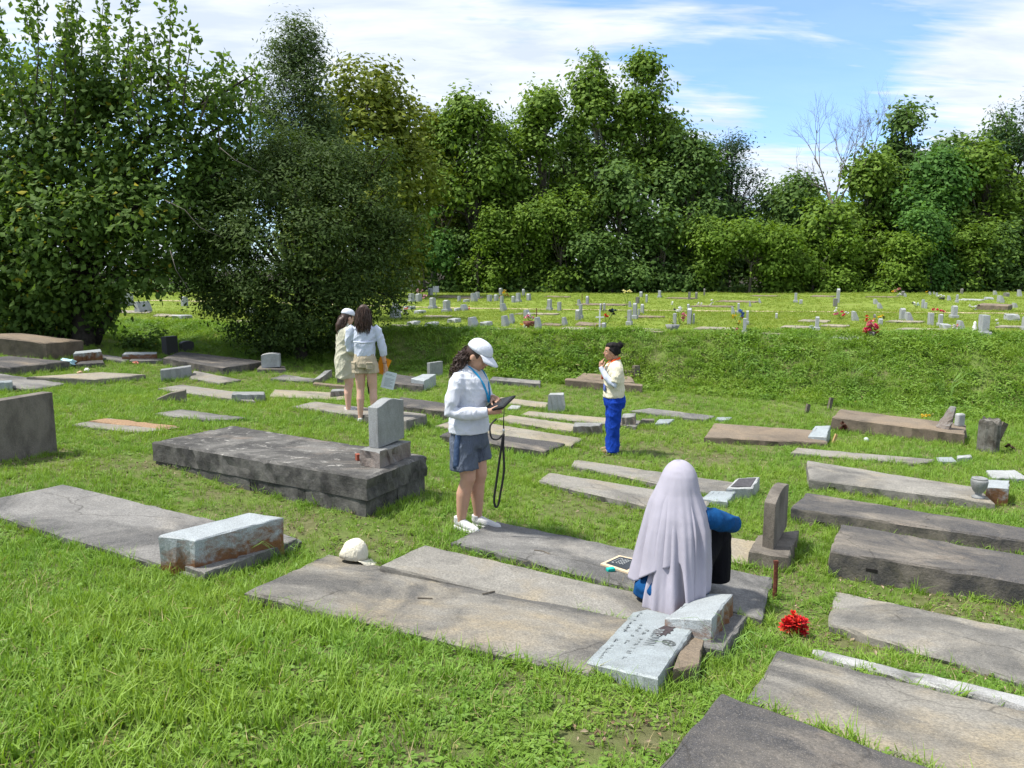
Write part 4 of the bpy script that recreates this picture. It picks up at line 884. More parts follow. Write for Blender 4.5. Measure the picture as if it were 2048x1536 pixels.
# cream baseball cap lying on its side on the broad slab
def make_cap(name, parent, M, mat, crown=(.098, .082, .105), brim=.075, tuckz=0.0, bm=None, peak=0.0):
    """cap in local coordinates: crown opening in the xy plane, brim towards +x; M 4x4 placement"""
    V, F = [], []; nu, nv = 20, 8
    for i in range(nv+1):
        a = (math.pi/2)*i/nv; rr = math.cos(a)**.75 if i < nv else .02
        for k in range(nu):
            b = 2*math.pi*k/nu; seam = 1-.018*abs(math.cos(3*b))**14
            V.append((crown[0]*rr**(1+peak)*math.cos(b)*seam-peak*.02*math.sin(a), crown[1]*rr**(1+peak)*math.sin(b)*seam, crown[2]*math.sin(a)**.9))
    for i in range(nv):
        for k in range(nu): F.append((i*nu+k, i*nu+(k+1) % nu, (i+1)*nu+(k+1) % nu, (i+1)*nu+k))
    F.append(tuple(nv*nu+k for k in range(nu)))
    tr = lambda V: [tuple(M@Vector(v)) for v in V]
    if peak: V = [(x+.010*math.sin(40*y+25*z)*(z > .02), y+.012*math.sin(38*x+30*z+1)*(z > .02), z+.012*math.sin(35*x+20*y)*(z > .05)) for x, y, z in V]
    o = mk_local('crown', tr(V), F, mat, parent, True); s = o.modifiers.new('solid', 'SOLIDIFY'); s.thickness = .003
    V, F = [], []; n = 14
    for j in range(5):
        f = j/4
        for k in range(n+1):
            b = -1.15+2.3*k/n; x = crown[0]*math.cos(b)*(1-.0*f)+brim*f*math.cos(b*.75); y = crown[1]*math.sin(b)*(1+.08*f); V.append((x, y, .004-.35*(y**2)/.09*.1-.02*f-.014*f*f))
    for j in range(4):
        for k in range(n): F.append((j*(n+1)+k, j*(n+1)+k+1, (j+1)*(n+1)+k+1, (j+1)*(n+1)+k))
    o2 = mk_local('brim', tr(V), F, bm or mat, parent, True); s = o2.modifiers.new('solid', 'SOLIDIFY'); s.thickness = .005
    return o
S2P = planar([(655,1108),(1300,1247),(1180,1350),(490,1183)], quad([(655,1108),(1300,1247),(1180,1350),(490,1183)], .05))
g0 = hit_plane((708,1124), S2P, 0)
e = empty('baseball_cap', g0, 'cream baseball cap lying open-side towards the camera on the broad slab', 'cap')
M_CREAM = cloth('cream_cloth', (.66,.62,.50), .12, .4, 30)
make_cap('cap', e, Matrix.Translation((-.01, .02, .022))@Matrix.Rotation(R(6), 4, 'Z')@Matrix.Rotation(R(10), 4, 'Y')@Matrix.Rotation(R(-6), 4, 'X'), M_CREAM, (.100,.085,.14), .10, peak=.3)

# a few fallen twigs on the slabs
for (pl, P0, lab) in (([(835,1196),(865,1197)], S2P, 'short dry twig on the broad stained slab'), ([(965,1188),(1000,1180),(1012,1183)], S2P, 'second dry twig, farther right on the broad stained slab'), ([(1068,1100),(1085,1102),(1100,1108)], S4, 'small forked twig on the long grey slab')):
    ps = [hit_plane(p, P0, .006) for p in pl]; V, F = tube(ps, [.005]*len(ps), 5); one('twig', V, F, M_WOOD, lab, 'twig')
# ------------------------------------------------------------------ trees
def leaf_obj(name, C, Nn, L, W, mat, parent, tone, droop=.0, fold=.25):
    n = len(C); rg = np.random.default_rng(n)
    a = rg.normal(0, 1, (n, 3)); a[:, 2] -= droop; a -= Nn*(a*Nn).sum(1)[:, None]; a /= np.linalg.norm(a, axis=1)[:, None]+1e-9
    s = np.cross(Nn, a); l = (L*rg.uniform(.7, 1.3, n))[:, None] if not np.isscalar(L) else (L*rg.uniform(.65, 1.35, n))[:, None]; w = l*W
    V = np.empty((n, 4, 3)); V[:, 0] = C-a*l*.5; V[:, 1] = C-a*l*.05+s*w*.5-Nn*w*fold; V[:, 2] = C+a*l*.5-Nn*l*.08; V[:, 3] = C-a*l*.05-s*w*.5-Nn*w*fold
    V = V.reshape(-1, 3)-ORIG[parent.name]
    me = bpy.data.meshes.new(name); me.vertices.add(4*n); me.vertices.foreach_set('co', V.ravel().astype(np.float32))
    b = np.arange(n)*4; T = np.stack([b, b+1, b+2, b, b+2, b+3], 1).ravel()
    me.loops.add(6*n); me.loops.foreach_set('vertex_index', T.astype(np.int32)); me.polygons.add(2*n)
    me.polygons.foreach_set('loop_start', (np.arange(2*n)*3).astype(np.int32)); me.update(calc_edges=True)
    at_ = me.attributes.new('tone', 'FLOAT', 'POINT'); at_.data.foreach_set('value', np.repeat(tone, 4).astype(np.float32))
    me.materials.append(mat); o = bpy.data.objects.new(name, me); COL.objects.link(o); o.parent = parent; return o
def lobe_leaves(lobes, n, rg, clump=.28, per=26, shell=.55):
    """leaf centres in clumps spread through the outer part of each lobe"""
    lob = np.array(lobes); wgt = (lob[:, 3]*lob[:, 4]*lob[:, 5])**(2/3); nc = max(4, n//per); k = rg.choice(len(lob), nc, p=wgt/wgt.sum())
    d = rg.normal(0, 1, (nc, 3)); d /= np.linalg.norm(d, axis=1)[:, None]; rr = rg.uniform(shell, 1.02, nc)**.8
    cc = lob[k, :3]+d*lob[k, 3:6]*rr[:, None]; cs = rg.uniform(.55, 1.25, nc)*clump; ct = rg.uniform(-.22, .22, nc)
    q = rg.integers(0, nc, n); off = rg.normal(0, 1, (n, 3))*np.array([1, 1, .75]); C = cc[q]+off*cs[q][:, None]
    N_ = d[q]*.55+np.array([0, 0, .75])+off*.35+rg.normal(0, .45, (n, 3)); N_ /= np.linalg.norm(N_, axis=1)[:, None]
    return C, N_, np.clip(rg.uniform(0, 1, n)*.75+.13+ct[q], 0, 1)
BARK = plain('bark_grey', (.12,.105,.085), .95, .5, 14, .1, bump=.8, bscale=25); BARKD = plain('bark_dark', (.05,.043,.035), .95, .5, 14, .1, bump=.8); BARKX = plain('bark_dead', (.17,.15,.13), .95, .4, 8, .1); BARKW = plain('bark_pale', (.36,.34,.30), .9, .35, 8, .1); 
def limbs(base, lobes, rg, r0, htrunk, bend=.12):
    g = []; base = np.asarray(base, float); top = base+np.array([rg.normal(0, .06)*htrunk, rg.normal(0, .06)*htrunk, htrunk])
    ps = [base-np.array([0, 0, .3])]+[base+(top-base)*f+rg.normal(0, bend*.25, 3)*(0 < f < 1) for f in (.05, .35, .7, 1)]
    trunk = tube(ps, [r0*1.35, r0*1.15, r0*.95, r0*.8, r0*.62], 9)
    for l in lobes:
        c = np.array(l[:3]); f = rg.uniform(.45, 1); a = base+(top-base)*f; mid = (a+c)/2+np.array([0, 0, np.linalg.norm(c-a)*.12])+rg.normal(0, bend, 3)
        rr = r0*rg.uniform(.22, .42); e1 = c+rg.normal(0, .25, 3)*np.array(l[3:6]); g.append(tube([a, mid, c, c+(c-mid)*.35], [rr, rr*.7, rr*.42, rr*.12], 6))
        for q in range(3):
            d = rg.normal(0, 1, 3); d /= np.linalg.norm(d); d[2] = abs(d[2])*.6; g.append(tube([mid*.4+c*.6, c+d*np.array(l[3:6])*.8], [rr*.35, rr*.07], 5))
    return trunk, join(*g)
LM = {
 'mul': leafmat('leaf_mulberry', (.065,.125,.026), (.150,.250,.045), .42, (0.426,0.371,0.029), .010, .34),
 'oak': leafmat('leaf_oak', (.034,.066,.014), (.082,.132,.024), .30, None, .08, .45),
 'thin': leafmat('leaf_thin', (0.065,0.111,0.036), (0.131,0.193,0.064), .35),
 'olive': leafmat('leaf_olive', (0.106,0.148,0.020), (0.229,0.267,0.031), .35),
 'mid': leafmat('leaf_mid', (0.092,0.171,0.024), (0.212,0.325,0.042), .35),
 'deep': leafmat('leaf_deep', (0.066,0.133,0.034), (0.155,0.255,0.053), .32),
 'pine': leafmat('leaf_pine', (0.026,0.064,0.028), (0.056,0.113,0.044), .28),
 'lime': leafmat('leaf_lime', (0.099,0.186,0.020), (0.197,0.304,0.036), .40),
 'vine': leafmat('leaf_vine', (0.070,0.168,0.037), (0.145,0.289,0.057), .38)}
def tree(name, base, lobes, n, L, W, mat, label, cat='tree', clump=.28, per=26, shell=.55, r0=.15, htrunk=2.5, seed=1, bark=None, droop=.3, group=None):
    rg = np.random.default_rng(seed); e = empty(name, base, label, cat, group)
    tr, lb = limbs(base, lobes, rg, r0, htrunk); t = pt('trunk', *tr, bark or BARK, e, True); pt('limbs', *lb, bark or BARK, t, True)
    C, N_, tone = lobe_leaves(lobes, n, rg, clump, per, shell); leaf_obj('crown', C, N_, L, W, LM[mat], e, tone, droop); return e
def lobes_px(Y, L, dy=1.0):     # lobes given as (px, py, rx_px, ry_px, depth offset in m)
    out = []
    for px, py, rx, ry, dz in L:
        c = at(px, py, Y+dz); m = (Y+dz)/FPX; out.append((*c, rx*m, max(rx, ry*.7)*m*dy, ry*m))
    return out
# the big-leaved tree at left
T1 = 18.3
g0 = np.array([at(165, 680, T1)[0], T1, G(at(165, 680, T1)[0], T1)])
l1 = lobes_px(T1, [(60,330,130,110,0),(200,300,130,110,.3),(330,330,120,100,0),(110,450,150,90,-.6),(270,440,140,80,-.4),(390,430,90,80,.2),(0,420,110,110,.2),(60,540,130,80,-.2),(190,560,110,60,-.5),(300,540,90,45,-.3),
    (150,200,90,90,.2),(60,220,80,100,.4),(330,210,80,80,0),(430,260,60,70,.4),(230,170,60,90,0),(-90,330,120,150,0),(-60,520,130,110,0),(30,600,110,60,.3),(120,610,90,60,.2),(185,610,60,50,.3),(70,640,90,40,.5),(440,360,60,50,.1),(455,180,38,55,.2)])
tree('broadleaf_tree', g0, l1, 33000, .155, .62, 'mul', 'big-leaved spreading tree with yellow-flecked leaves at the left edge', clump=.26, per=22, shell=.4, r0=.22, htrunk=2.6, seed=11, bark=BARKD, droop=.9)
T1E = bpy.data.objects['broadleaf_tree']
rg = np.random.default_rng(4); CC, NN, TT, G_ = [], [], [], []       # long upright shoots on its top
for px, y0, y1, lean in ((30,260,10,-40),(55,240,70,-55),(100,230,60,30),(130,240,-30,8),(150,250,40,-10),(95,180,10,-50),(200,230,30,10),(240,220,-40,25),(255,230,60,35),(190,200,-20,20),(300,220,70,10),(335,180,-15,5),(365,220,70,20),(345,230,110,-8),(400,240,120,40),(430,230,110,30),(470,250,130,40),(500,280,150,14),(20,200,20,-60),(-40,230,30,-20),(280,250,110,-20),(440,300,190,-12),(70,210,-20,5),(160,190,-10,-15)):
    Yd = T1+rg.uniform(-1.2, 1.2); a, b_ = at(px, y0, Yd), at(px+lean, y1, Yd); mid = (a+b_)/2+rg.normal(0, .08, 3); G_.append(tube([a, mid, b_], [.022, .014, .005], 5))
    nl = int(85*np.linalg.norm(b_-a)); f = rg.uniform(.02, 1.03, nl); p = a+(b_-a)*f[:, None]; sp = (.22*(1-f*.55))[:, None]; CC.append(p+rg.normal(0, 1, (nl, 3))*sp); q = rg.normal(0, .8, (nl, 3))+np.array([0, 0, .45]); NN.append(q/np.linalg.norm(q, axis=1)[:, None]); TT.append(rg.uniform(.3, 1, nl))
pt('shoots', *join(*G_), BARK, T1E, True)['kind'] = 'stuff'; leaf_obj('shoot_leaves', np.concatenate(CC), np.concatenate(NN), .145, .6, LM['mul'], T1E, np.concatenate(TT), 1.2)
G_ = []                                                            # bare grey twigs hanging out of the crown's near side
for pl in ([(440,295),(470,320),(520,345)],[(330,400),(370,420),(400,455),(445,475)],[(340,500),(352,540),(378,580)]):
    Yd = T1-2.1; G_.append(tube([at(x, y, Yd) for x, y in pl], [.008-.005*k/len(pl) for k in range(len(pl))], 5))
pt('bare_twigs', *join(*G_), BARKX, T1E, True)
# stems at its foot
G_ = []
for x0, x1, y1, r_ in ((120,60,520,.13),(150,175,480,.16),(180,250,540,.12),(135,100,560,.10),(170,200,590,.09),(190,230,600,.07)):
    a = at(x0, 680, T1+.2); a[2] = G(a[0], a[1])-.1; b_ = at(x1, y1, T1+.3); G_.append(tube([a, (a+b_)/2+rg.normal(0, .08, 3), b_], [r_, r_*.8, r_*.5], 8))
pt('stems', *join(*G_), BARKD, T1E, True)
# undergrowth shrub at the foot of the left tree
def bush(name, px, py, Y, rx, ry, n, L, mat, label, seed, lobes=None, per=20, clump=.14):
    b0 = at(px, py, Y); b0[2] = G(b0[0], b0[1]); m = Y/FPX; rg = np.random.default_rng(seed)
    lb = [(b0[0]+rg.uniform(-.6, .6)*rx*m, b0[1]+rg.uniform(-.5, .5)*rx*m, b0[2]+rg.uniform(.35, 1.3)*ry*m, rx*m*rg.uniform(.35, .6), rx*m*.5, ry*m*rg.uniform(.3, .6)) for _ in range(lobes or 6)]
    return tree(name, b0, lb, n, L, .6, mat, label, 'shrub', clump, per, .3, .03, ry*m*.6, seed, BARKD, .4)
bush('shrub', 80, 668, 18.9, 130, 50, 2600, .11, 'mul', 'dark leafy shrub at the foot of the left tree', 21, 10)
bush('shrub', 275, 672, 18.6, 50, 24, 700, .10, 'mul', 'low dark sapling in the gap under the trees', 22, 5)
# the dense dark oak beside it
T2 = 18.8
b0 = at(600, 715, T2); b0[2] = G(b0[0], b0[1])
l2 = lobes_px(T2, [(590,380,130,70,0),(480,430,110,70,-.5),(690,430,110,80,.3),(560,480,150,80,-.8),(450,520,80,60,-.2),(680,530,120,70,0),(740,480,70,70,.4),(600,590,140,70,-.5),(490,600,90,40,0),(720,610,70,35,.2),(560,665,75,45,.1),(640,660,85,45,.3),(600,640,110,55,-.2),(510,640,60,45,.1),(700,650,50,35,.3),(400,560,50,35,.3),(640,340,90,60,.8),(540,330,90,60,.9),(780,540,40,40,.5),(440,600,50,30,.1),(755,400,60,50,.6),(800,600,35,35,.4),(430,400,70,40,.2),(400,500,60,40,0),(690,340,60,45,.7),(600,300,60,45,.9),(500,320,55,40,.6),(760,330,45,40,.9),(810,450,40,45,.6),(640,450,70,40,-1.1),(520,560,70,35,-1.0),(660,600,60,30,-.9),(450,470,50,30,-.9)])
tree('oak_tree', b0, l2, 64000, .105, .42, 'oak', 'dense dark small-leaved oak drooping to the ground behind the two people in shorts', clump=.21, per=48, shell=.45, r0=.14, htrunk=2.2, seed=12, bark=BARKD, droop=.2)
# slender tree rising behind the oak, and the olive-green one to its right
def simple(name, px, ybase, Y, lob, n, L, W, mat, label, seed, clump=.3, per=26, shell=.5, r0=.2, ht=5, bark=None, group=None, droop=.3):
    b0 = at(px, ybase, Y); b0[2] = G(b0[0], b0[1]); return tree(name, b0, lobes_px(Y, lob), n, L, W, mat, label, 'tree', clump, per, shell, r0, ht, seed, bark, droop, group)
simple('slender_tree', 590, 640, 24, [(590,90,45,65,0),(600,170,55,70,0),(560,130,35,50,.2),(620,110,30,55,.2),(590,260,75,60,0),(540,220,50,60,.4),(640,250,50,60,.2),(560,330,110,60,0),(650,330,80,60,0)], 26000, .13, .34, 'thin', 'tall slender fine-leaved tree rising above the dark oak', 13, .24, 22, .2, .06, 3.2, BARK, droop=-.2)
WOODS = 'trees of the woods behind the far lawn'
simple('olive_tree', 735, 592, 46, [(735,175,75,55,0),(680,220,70,60,0),(800,240,60,55,.5),(740,290,120,70,0),(650,330,80,70,0),(820,350,70,70,0),(720,400,130,80,-.5),(660,480,90,70,0),(790,470,60,80,0),(760,550,80,50,0)], 20000, .34, .62, 'olive', 'large olive-green tree above and right of the dark oak', 14, .5, 34, .5, .3, 9, BARK, WOODS)

# ---- the woods behind the far lawn
def crown_lobes(px, ytop, ybot, w, rg, n=9):
    """broad rounded crown: many unequal lobes inside a dome, shoulders nearly full width, a few knobs on the top"""
    L = []; H = ybot-ytop
    for i in range(int(n*2.8)):
        f = rg.random()**.85; half = w*1.42*math.sqrt(max(.03, 1-f**2.6)); rx = w*rg.uniform(.26, .44); ry = max(16, rx*rg.uniform(.7, 1.05)); py = ybot-f*(H-ry)
        L.append((px+rg.uniform(-1, 1)*max(0, half-rx*.7), py, rx, ry, rg.uniform(-1.6, 1.2)))
    for k in range(4): a = rg.uniform(-.6, .6); L.append((px+a*w*.8, ytop+14+abs(a)*H*.16, w*rg.uniform(.14, .24), rg.uniform(14, 26), rg.uniform(-.5, .5)))
    return L
WT_ = [ # px, ytop, ybot, half width, Y, mat, leaves, label
 (868,232,520,75,60,'olive',7000,'olive-topped tree left of the vine-hung tree in the woods'),
 (935,190,540,80,58,'mid',9000,'tall green tree with two spired tops above the white-capped head'),
 (1012,250,560,70,61,'deep',7500,'rounder deep green tree right of the two-spired one'),
 (1092,180,560,75,59,'mid',9000,'full green tree left of the tallest pale-limbed tree'),
 (1192,112,430,62,60,'mid',8000,'left of the two tallest woodland trees, with pale bare limbs showing'),
 (1290,112,430,60,60.5,'mid',8000,'right of the two tallest woodland trees, leaning out at the top'),
 (1230,330,585,110,57,'deep',10000,'broad bushy tree below the two tallest ones'),
 (1372,262,560,70,59,'deep',8000,'green tree filling the slope right of the two tallest'),
 (1452,265,470,68,63,'pine',8000,'dark fine-needled tree with an open airy crown before the sky gap'),
 (1548,366,520,32,66,'deep',3000,'small distant tree in the dip of the skyline'),
 (1600,352,560,60,62,'deep',6000,'short tree at the left foot of the dead tree'),
 (1740,300,590,85,60,'mid',10000,'feathery green tree right of the dead tree'),
 (1815,212,560,70,62,'deep',9000,'tall tree with a loose open top right of the dead tree'),
 (1880,300,590,80,58,'vine',9000,'vine-draped tree with columns of leaves near the right edge'),
 (1955,285,590,85,59,'mid',9000,'vine-hung tree second from the right edge'),
 (2040,190,590,115,61,'pine',17000,'tall dark tree cut by the right edge'),
 (2170,260,590,110,60,'deep',7000,'deep green tree outside the right edge of the woods'),
 (898,265,570,60,64,'deep',5200,'shadowed tree wedged between the olive-topped and two-spired trees'),
 (980,240,575,62,64.5,'mid',5200,'green tree filling in behind the two-spired one'),
 (1055,255,575,60,64,'mid',5200,'green tree filling in left of the full green tree'),
 (1143,235,575,62,64.5,'deep',5600,'deep green tree just left of the two tallest ones'),
 (1335,240,575,62,64,'mid',5600,'green tree tucked right behind the two tallest ones'),
 (1415,330,575,60,62,'deep',5200,'low tree before the fine-needled one'),
 (1655,400,588,62,57,'mid',5600,'leafy tree hiding the lower trunk of the dead tree'),
 (1780,310,580,66,64,'mid',5600,'green tree behind the feathery one right of the dead tree'),
 (1915,262,585,66,64,'deep',5600,'deep green tree rising behind the vine-draped columns'),
 (2010,235,585,75,63,'deep',7000,'deep green tree at the right edge in front of the tall dark one')]
for i, (px, yt, yb, w, Y, mt, n, lab) in enumerate(WT_):
    rg = np.random.default_rng(100+i); simple('woodland_tree', px, 588, Y, crown_lobes(px, yt, yb, w, rg), n, .36 if mt != 'pine' else .30, .62 if mt != 'pine' else .3, mt, lab, 200+i, .58, 36, .5, .22, (590-yt)*.5*Y/FPX, BARKW if i in (4, 5) else BARK, WOODS)
UND = [ # understorey: px, ytop, half width, Y, mat, n, label
 (850,415,55,55.5,'vine',5200,'vine-covered bush right beside the oak on the lawn edge'),
 (905,470,60,56,'deep',5200,'dark bush behind the grey headstones, left of the white cap'),
 (955,440,45,55,'lime',4600,'yellow-green bush above the white cap'),
 (1040,420,70,56,'mid',6500,'bush with arching stems right of the yellow-green one'),
 (1120,395,75,55.5,'mid',7000,'tall spreading bush left of the hair bun'),
 (1225,430,80,55,'deep',7500,'large deep green bush above the hair bun'),
 (1320,400,75,56,'deep',7000,'dense bush right of the one above the hair bun'),
 (1400,440,60,55.5,'mid',5200,'bush left of the bright lime thicket'),
 (1500,455,95,54,'lime',9500,'bright lime-green rounded thicket left of the dead tree'),
 (1625,470,85,54.5,'lime',8500,'bright green thicket right next to the lime one'),
 (1700,430,75,57,'mid',6500,'bush under the feathery tree right of the dead tree'),
 (1790,480,60,54,'lime',6000,'low bright bush below the vine-draped tree'),
 (1860,400,70,55,'vine',7500,'vine-smothered mound near the right edge'),
 (1950,430,80,55.5,'mid',7000,'leafy mound second from the right edge'),
 (2040,420,70,56,'deep',6000,'dark mound at the right edge'),
 (2140,420,80,56,'deep',4000,'mound just outside the right edge')]
for i, (px, yt, w, Y, mt, n, lab) in enumerate(UND):
    rg = np.random.default_rng(300+i); L = []
    for k in range(11): rx = w*rg.uniform(.28, .5); py = yt+(588-yt)*rg.uniform(.08, .95); L.append((px+rg.uniform(-1, 1)*(w-rx*.6), py, rx, (588-yt)*rg.uniform(.12, .2), rg.uniform(-.8, 1)))
    simple('woodland_bush', px, 590, Y, L, n, .27, .6, mt, lab, 400+i, .42, 30, .5, .09, (590-yt)*.45*Y/FPX, BARK, 'bushes along the edge of the woods')
# darker second rank so that the gaps between the front trees stay closed
for i, px in enumerate([-300,-120,60,240,420,600,780,900,1010,1130,1250,1370,1470,1580,1680,1790,1900,2010,2130,2260]):
    rg = np.random.default_rng(500+i); yt = {7: 330, 8: 330, 9: 300, 10: 260, 11: 330, 12: 400, 13: 430, 14: 400, 15: 330, 16: 340, 17: 320}.get(i, 300)
    simple('back_tree', px, 585, 70, crown_lobes(px, yt, 580, 75, rg, 7), 4200, .55, .65, 'deep', 'x', 600+i, .75, 26, .4, .28, 6, BARKD, 'second rank of dark trees in the woods')
bk = sorted([o for o in bpy.data.objects if o.name.startswith('back_tree')], key=lambda o: o.location[0])
for i, o in enumerate(bk): o['label'] = ['first','second','third','fourth','fifth','sixth','seventh','eighth','ninth','tenth','eleventh','twelfth','thirteenth','fourteenth','fifteenth','sixteenth','seventeenth','eighteenth','nineteenth','twentieth'][i]+' dark tree from the left in the hidden second rank of the woods'
# low dark scrub along the woods' foot
rg = np.random.default_rng(9); n = 9000; xs = rg.uniform(-45, 55, n); ys = rg.uniform(54.3, 58, n); zs = gz(xs, ys)+rg.gamma(1.6, .28, n)
C = np.stack([xs, ys, zs], 1); N_ = rg.normal(0, .6, (n, 3))+np.array([0, -.3, .8]); N_ /= np.linalg.norm(N_, axis=1)[:, None]
e = empty('undergrowth', (0, 55, 0), 'low dark undergrowth along the foot of the woods', 'undergrowth'); e['kind'] = 'stuff'
o = leaf_obj('scrub_leaves', C, N_, .3, .6, LM['deep'], e, rg.uniform(0, 1, n)); o['kind'] = 'stuff'
# bare dead tree
b0 = at(1660, 585, 59); b0[2] = G(b0[0], b0[1]); rg = np.random.default_rng(15); G_ = []
def branch(p, d, L, r, depth):
    pts = [p]; dd = d.copy()
    for k in range(3): dd = dd+rg.normal(0, .13, 3)+np.array([0, 0, .05]); dd /= np.linalg.norm(dd); pts.append(pts[-1]+dd*L/3)
    G_.append(tube(pts, [r, r*.85, r*.7, r*.5], 6 if depth < 2 else 4, cap=False))
    if depth < 5:
        for q in range(3 if depth > 0 else 4):
            f = rg.uniform(.45, 1); i = min(2, int(f*3)); s = pts[i]+(pts[i+1]-pts[i])*(f*3-i); nd = dd+rg.normal(0, .55, 3)*np.array([1, .6, .6])+np.array([0, 0, .12]); nd /= np.linalg.norm(nd); branch(s, nd, L*rg.uniform(.58, .82), r*.55, depth+1)
e = empty('dead_tree', b0, 'bare leafless dead tree standing out against the sky right of centre', 'tree')
knee = at(1668, 420, 59); fork = at(1655, 385, 59); T = tube([b0-np.array([0, 0, .3]), at(1650, 500, 59), knee, fork], [.26, .22, .17, .13], 9)
pt('trunk', *T, BARKX, e, True)
branch(fork, (at(1640, 300, 59)-fork)/np.linalg.norm(at(1640, 300, 59)-fork), 2.8, .06, 1); branch(knee, (at(1730, 280, 59)-knee)/np.linalg.norm(at(1730, 280, 59)-knee), 4.0, .075, 0); branch(knee, (at(1690, 290, 59)-knee)/np.linalg.norm(at(1690, 290, 59)-knee), 3.4, .06, 1); branch(fork, (at(1600, 350, 59)-fork)/np.linalg.norm(at(1600, 350, 59)-fork), 1.9, .05, 2)
V, F = join(*G_); o = pt('branches', V, F, BARKX, e, True)
# ------------------------------------------------------------------ people (local frame: x forward, y left, z up)
def blob(name, geos, voxel, smooth, mat, parent, folds=None, zmin=None, seed=0, label=None, cut=None):
    """several closed lofts grown into one continuous skin"""
    V, F = join(*geos); me = bpy.data.meshes.new('t'); me.from_pydata([tuple(v) for v in V], [], F); me.update()
    bm = bmesh.new(); bm.from_mesh(me); bmesh.ops.recalc_face_normals(bm, faces=bm.faces); bm.to_mesh(me); bm.free()
    t = bpy.data.objects.new('t', me); COL.objects.link(t); m = t.modifiers.new('r', 'REMESH'); m.mode = 'VOXEL'; m.voxel_size = voxel; m.use_smooth_shade = True
    if smooth: s = t.modifiers.new('s', 'SMOOTH'); s.iterations = smooth; s.factor = .5
    dg = bpy.context.evaluated_depsgraph_get(); out = bpy.data.meshes.new_from_object(t.evaluated_get(dg)); bpy.data.objects.remove(t); bpy.data.meshes.remove(me)
    n = len(out.vertices); co = np.empty(n*3); out.vertices.foreach_get('co', co); co = co.reshape(-1, 3)
    if folds:
        nr = np.empty(n*3); out.vertices.foreach_get('normal', nr); nr = nr.reshape(-1, 3); d = np.zeros(n)
        for amp, fr, ph in folds:
            w = co@np.array(fr)+ph+.9*np.sin(co@np.array((fr[2]*.4, fr[0]*.5+7, fr[1]*.4+5))); d += amp*(1-np.abs(np.sin(w)))**1.6
        co = co+nr*(d-d.mean())[:, None]
    if zmin is not None: co[:, 2] = np.maximum(co[:, 2], zmin)
    out.vertices.foreach_set('co', co.ravel()); out.update(); out.shade_smooth(); out.materials.clear(); out.materials.append(mat); out.name = name
    o = bpy.data.objects.new(name, out); COL.objects.link(o); o.parent = parent; ORIG[o.name] = ORIG[parent.name]
    if label: o['label'] = label
    return o
def tf(geo, M): V, F = geo; return [np.array(M@Vector(v)) for v in V], F
def xf(loc, rx=0, ry=0, rz=0): return Matrix.Translation(loc)@Matrix.Rotation(rz, 4, 'Z')@Matrix.Rotation(ry, 4, 'Y')@Matrix.Rotation(rx, 4, 'X')
def head_geo(M, neck=True):
    g = [sphg((0,0,.012), (.097,.076,.105), 20, 14), sphg((.03,0,-.045), (.066,.060,.078), 18, 12), sphg((.060,0,-.102), (.026,.028,.022), 12, 8),
         tube([(.088,0,.018),(.101,0,-.010),(.112,0,-.032),(.098,0,-.042)], [.008,.010,.013,.009], 8), sphg((.090,0,-.064), (.013,.024,.0075), 10, 6), sphg((.089,0,-.076), (.012,.021,.008), 10, 6),
         sphg((.078,0,.026), (.02,.052,.013), 12, 8), sphg((.066,.035,-.035), (.026,.022,.024), 10, 8), sphg((.066,-.035,-.035), (.026,.022,.024), 10, 8)]
    for s in (-1, 1): g.append(sphg((-.004, s*.077, -.022), (.022,.010,.032), 10, 8))
    return [tf(a, M) for a in g]
def face_parts(M, parent, iris=(.03,.018,.012)):
    for s in (-1, 1):
        V, F = tf(sphg((.079, s*.031, -.002), (.009,.012,.006), 10, 8), M); e = mk_local('eye', V, F, M_EYE, parent, True)
        V, F = tf(sphg((.0865, s*.031, -.002), (.003,.0055,.005), 8, 6), M); mk_local('iris', V, F, M_IRIS, e, True)
        V, F = tf(tube([(.093, s*.014, .022),(.092, s*.032, .028),(.078, s*.052, .022)], [.003,.004,.002], 6), M); mk_local('eyebrow', V, F, M_HAIRD, parent, True)
    V, F = tf(join(sphg((.0965,0,-.0645), (.0085,.021,.0055), 10, 6), sphg((.0955,0,-.0755), (.008,.018,.006), 10, 6)), M); mk_local('lips', V, F, M_LIP, parent, True)
def hand_geo(M, curl=(.35,.4,.45,.5), thumb=(.6,.5), side=1, scale=1.0):
    """x along the fingers, y towards the thumb (times side), z out of the back of the hand; wrist at the origin"""
    g = [tube([(-.03,0,0),(0,0,0),(.03,.002*side,0),(.06,.002*side,-.002),(.088,0,-.004)], [(.019,.024),(.018,.026),(.016,.036),(.014,.040),(.011,.038)], 12)]
    # tube frame: first radius is across z for a tube along x
    for i, (y, L, c) in enumerate(zip((.029,.010,-.010,-.028), (.070,.078,.073,.056), curl)):
        p = np.array([.082, y*side, -.004]); a = 0; pts = [p-np.array([.015, 0, 0]), p]
        for f, q in ((.45, 1.0), (.32, 1.25), (.23, .9)):
            a += c*q; d = np.array([math.cos(a), .05*y/.03*side, -math.sin(a)]); p = p+d*L*f; pts.append(p)
        g.append(tube(pts, [.0095,.0092,.0085,.0078,.0062], 8))
    p = np.array([.018, .026*side, -.006]); d0 = np.array([.70, .62*side, -.25]); d1 = np.array([.88, .25*side, -.35*thumb[0]-.1]); p1 = p+d0*.040; p2 = p1+d1*.032; p3 = p2+np.array([.9, .0, -.4*thumb[1]])*.026
    g.append(tube([p-d0*.02, p, p1, p2, p3], [.013,.0145,.0115,.010,.0075], 8))
    return [([np.array(M@(Vector(v)*scale)) for v in V], F) for V, F in g]
def aim(loc, xdir, zdir): 
    x = Vector(xdir).normalized(); z = Vector(zdir); z = (z-x*z.dot(x)).normalized(); y = z.cross(x); M = Matrix((x, y, z)).transposed().to_4x4(); M.translation = Vector(loc); return M
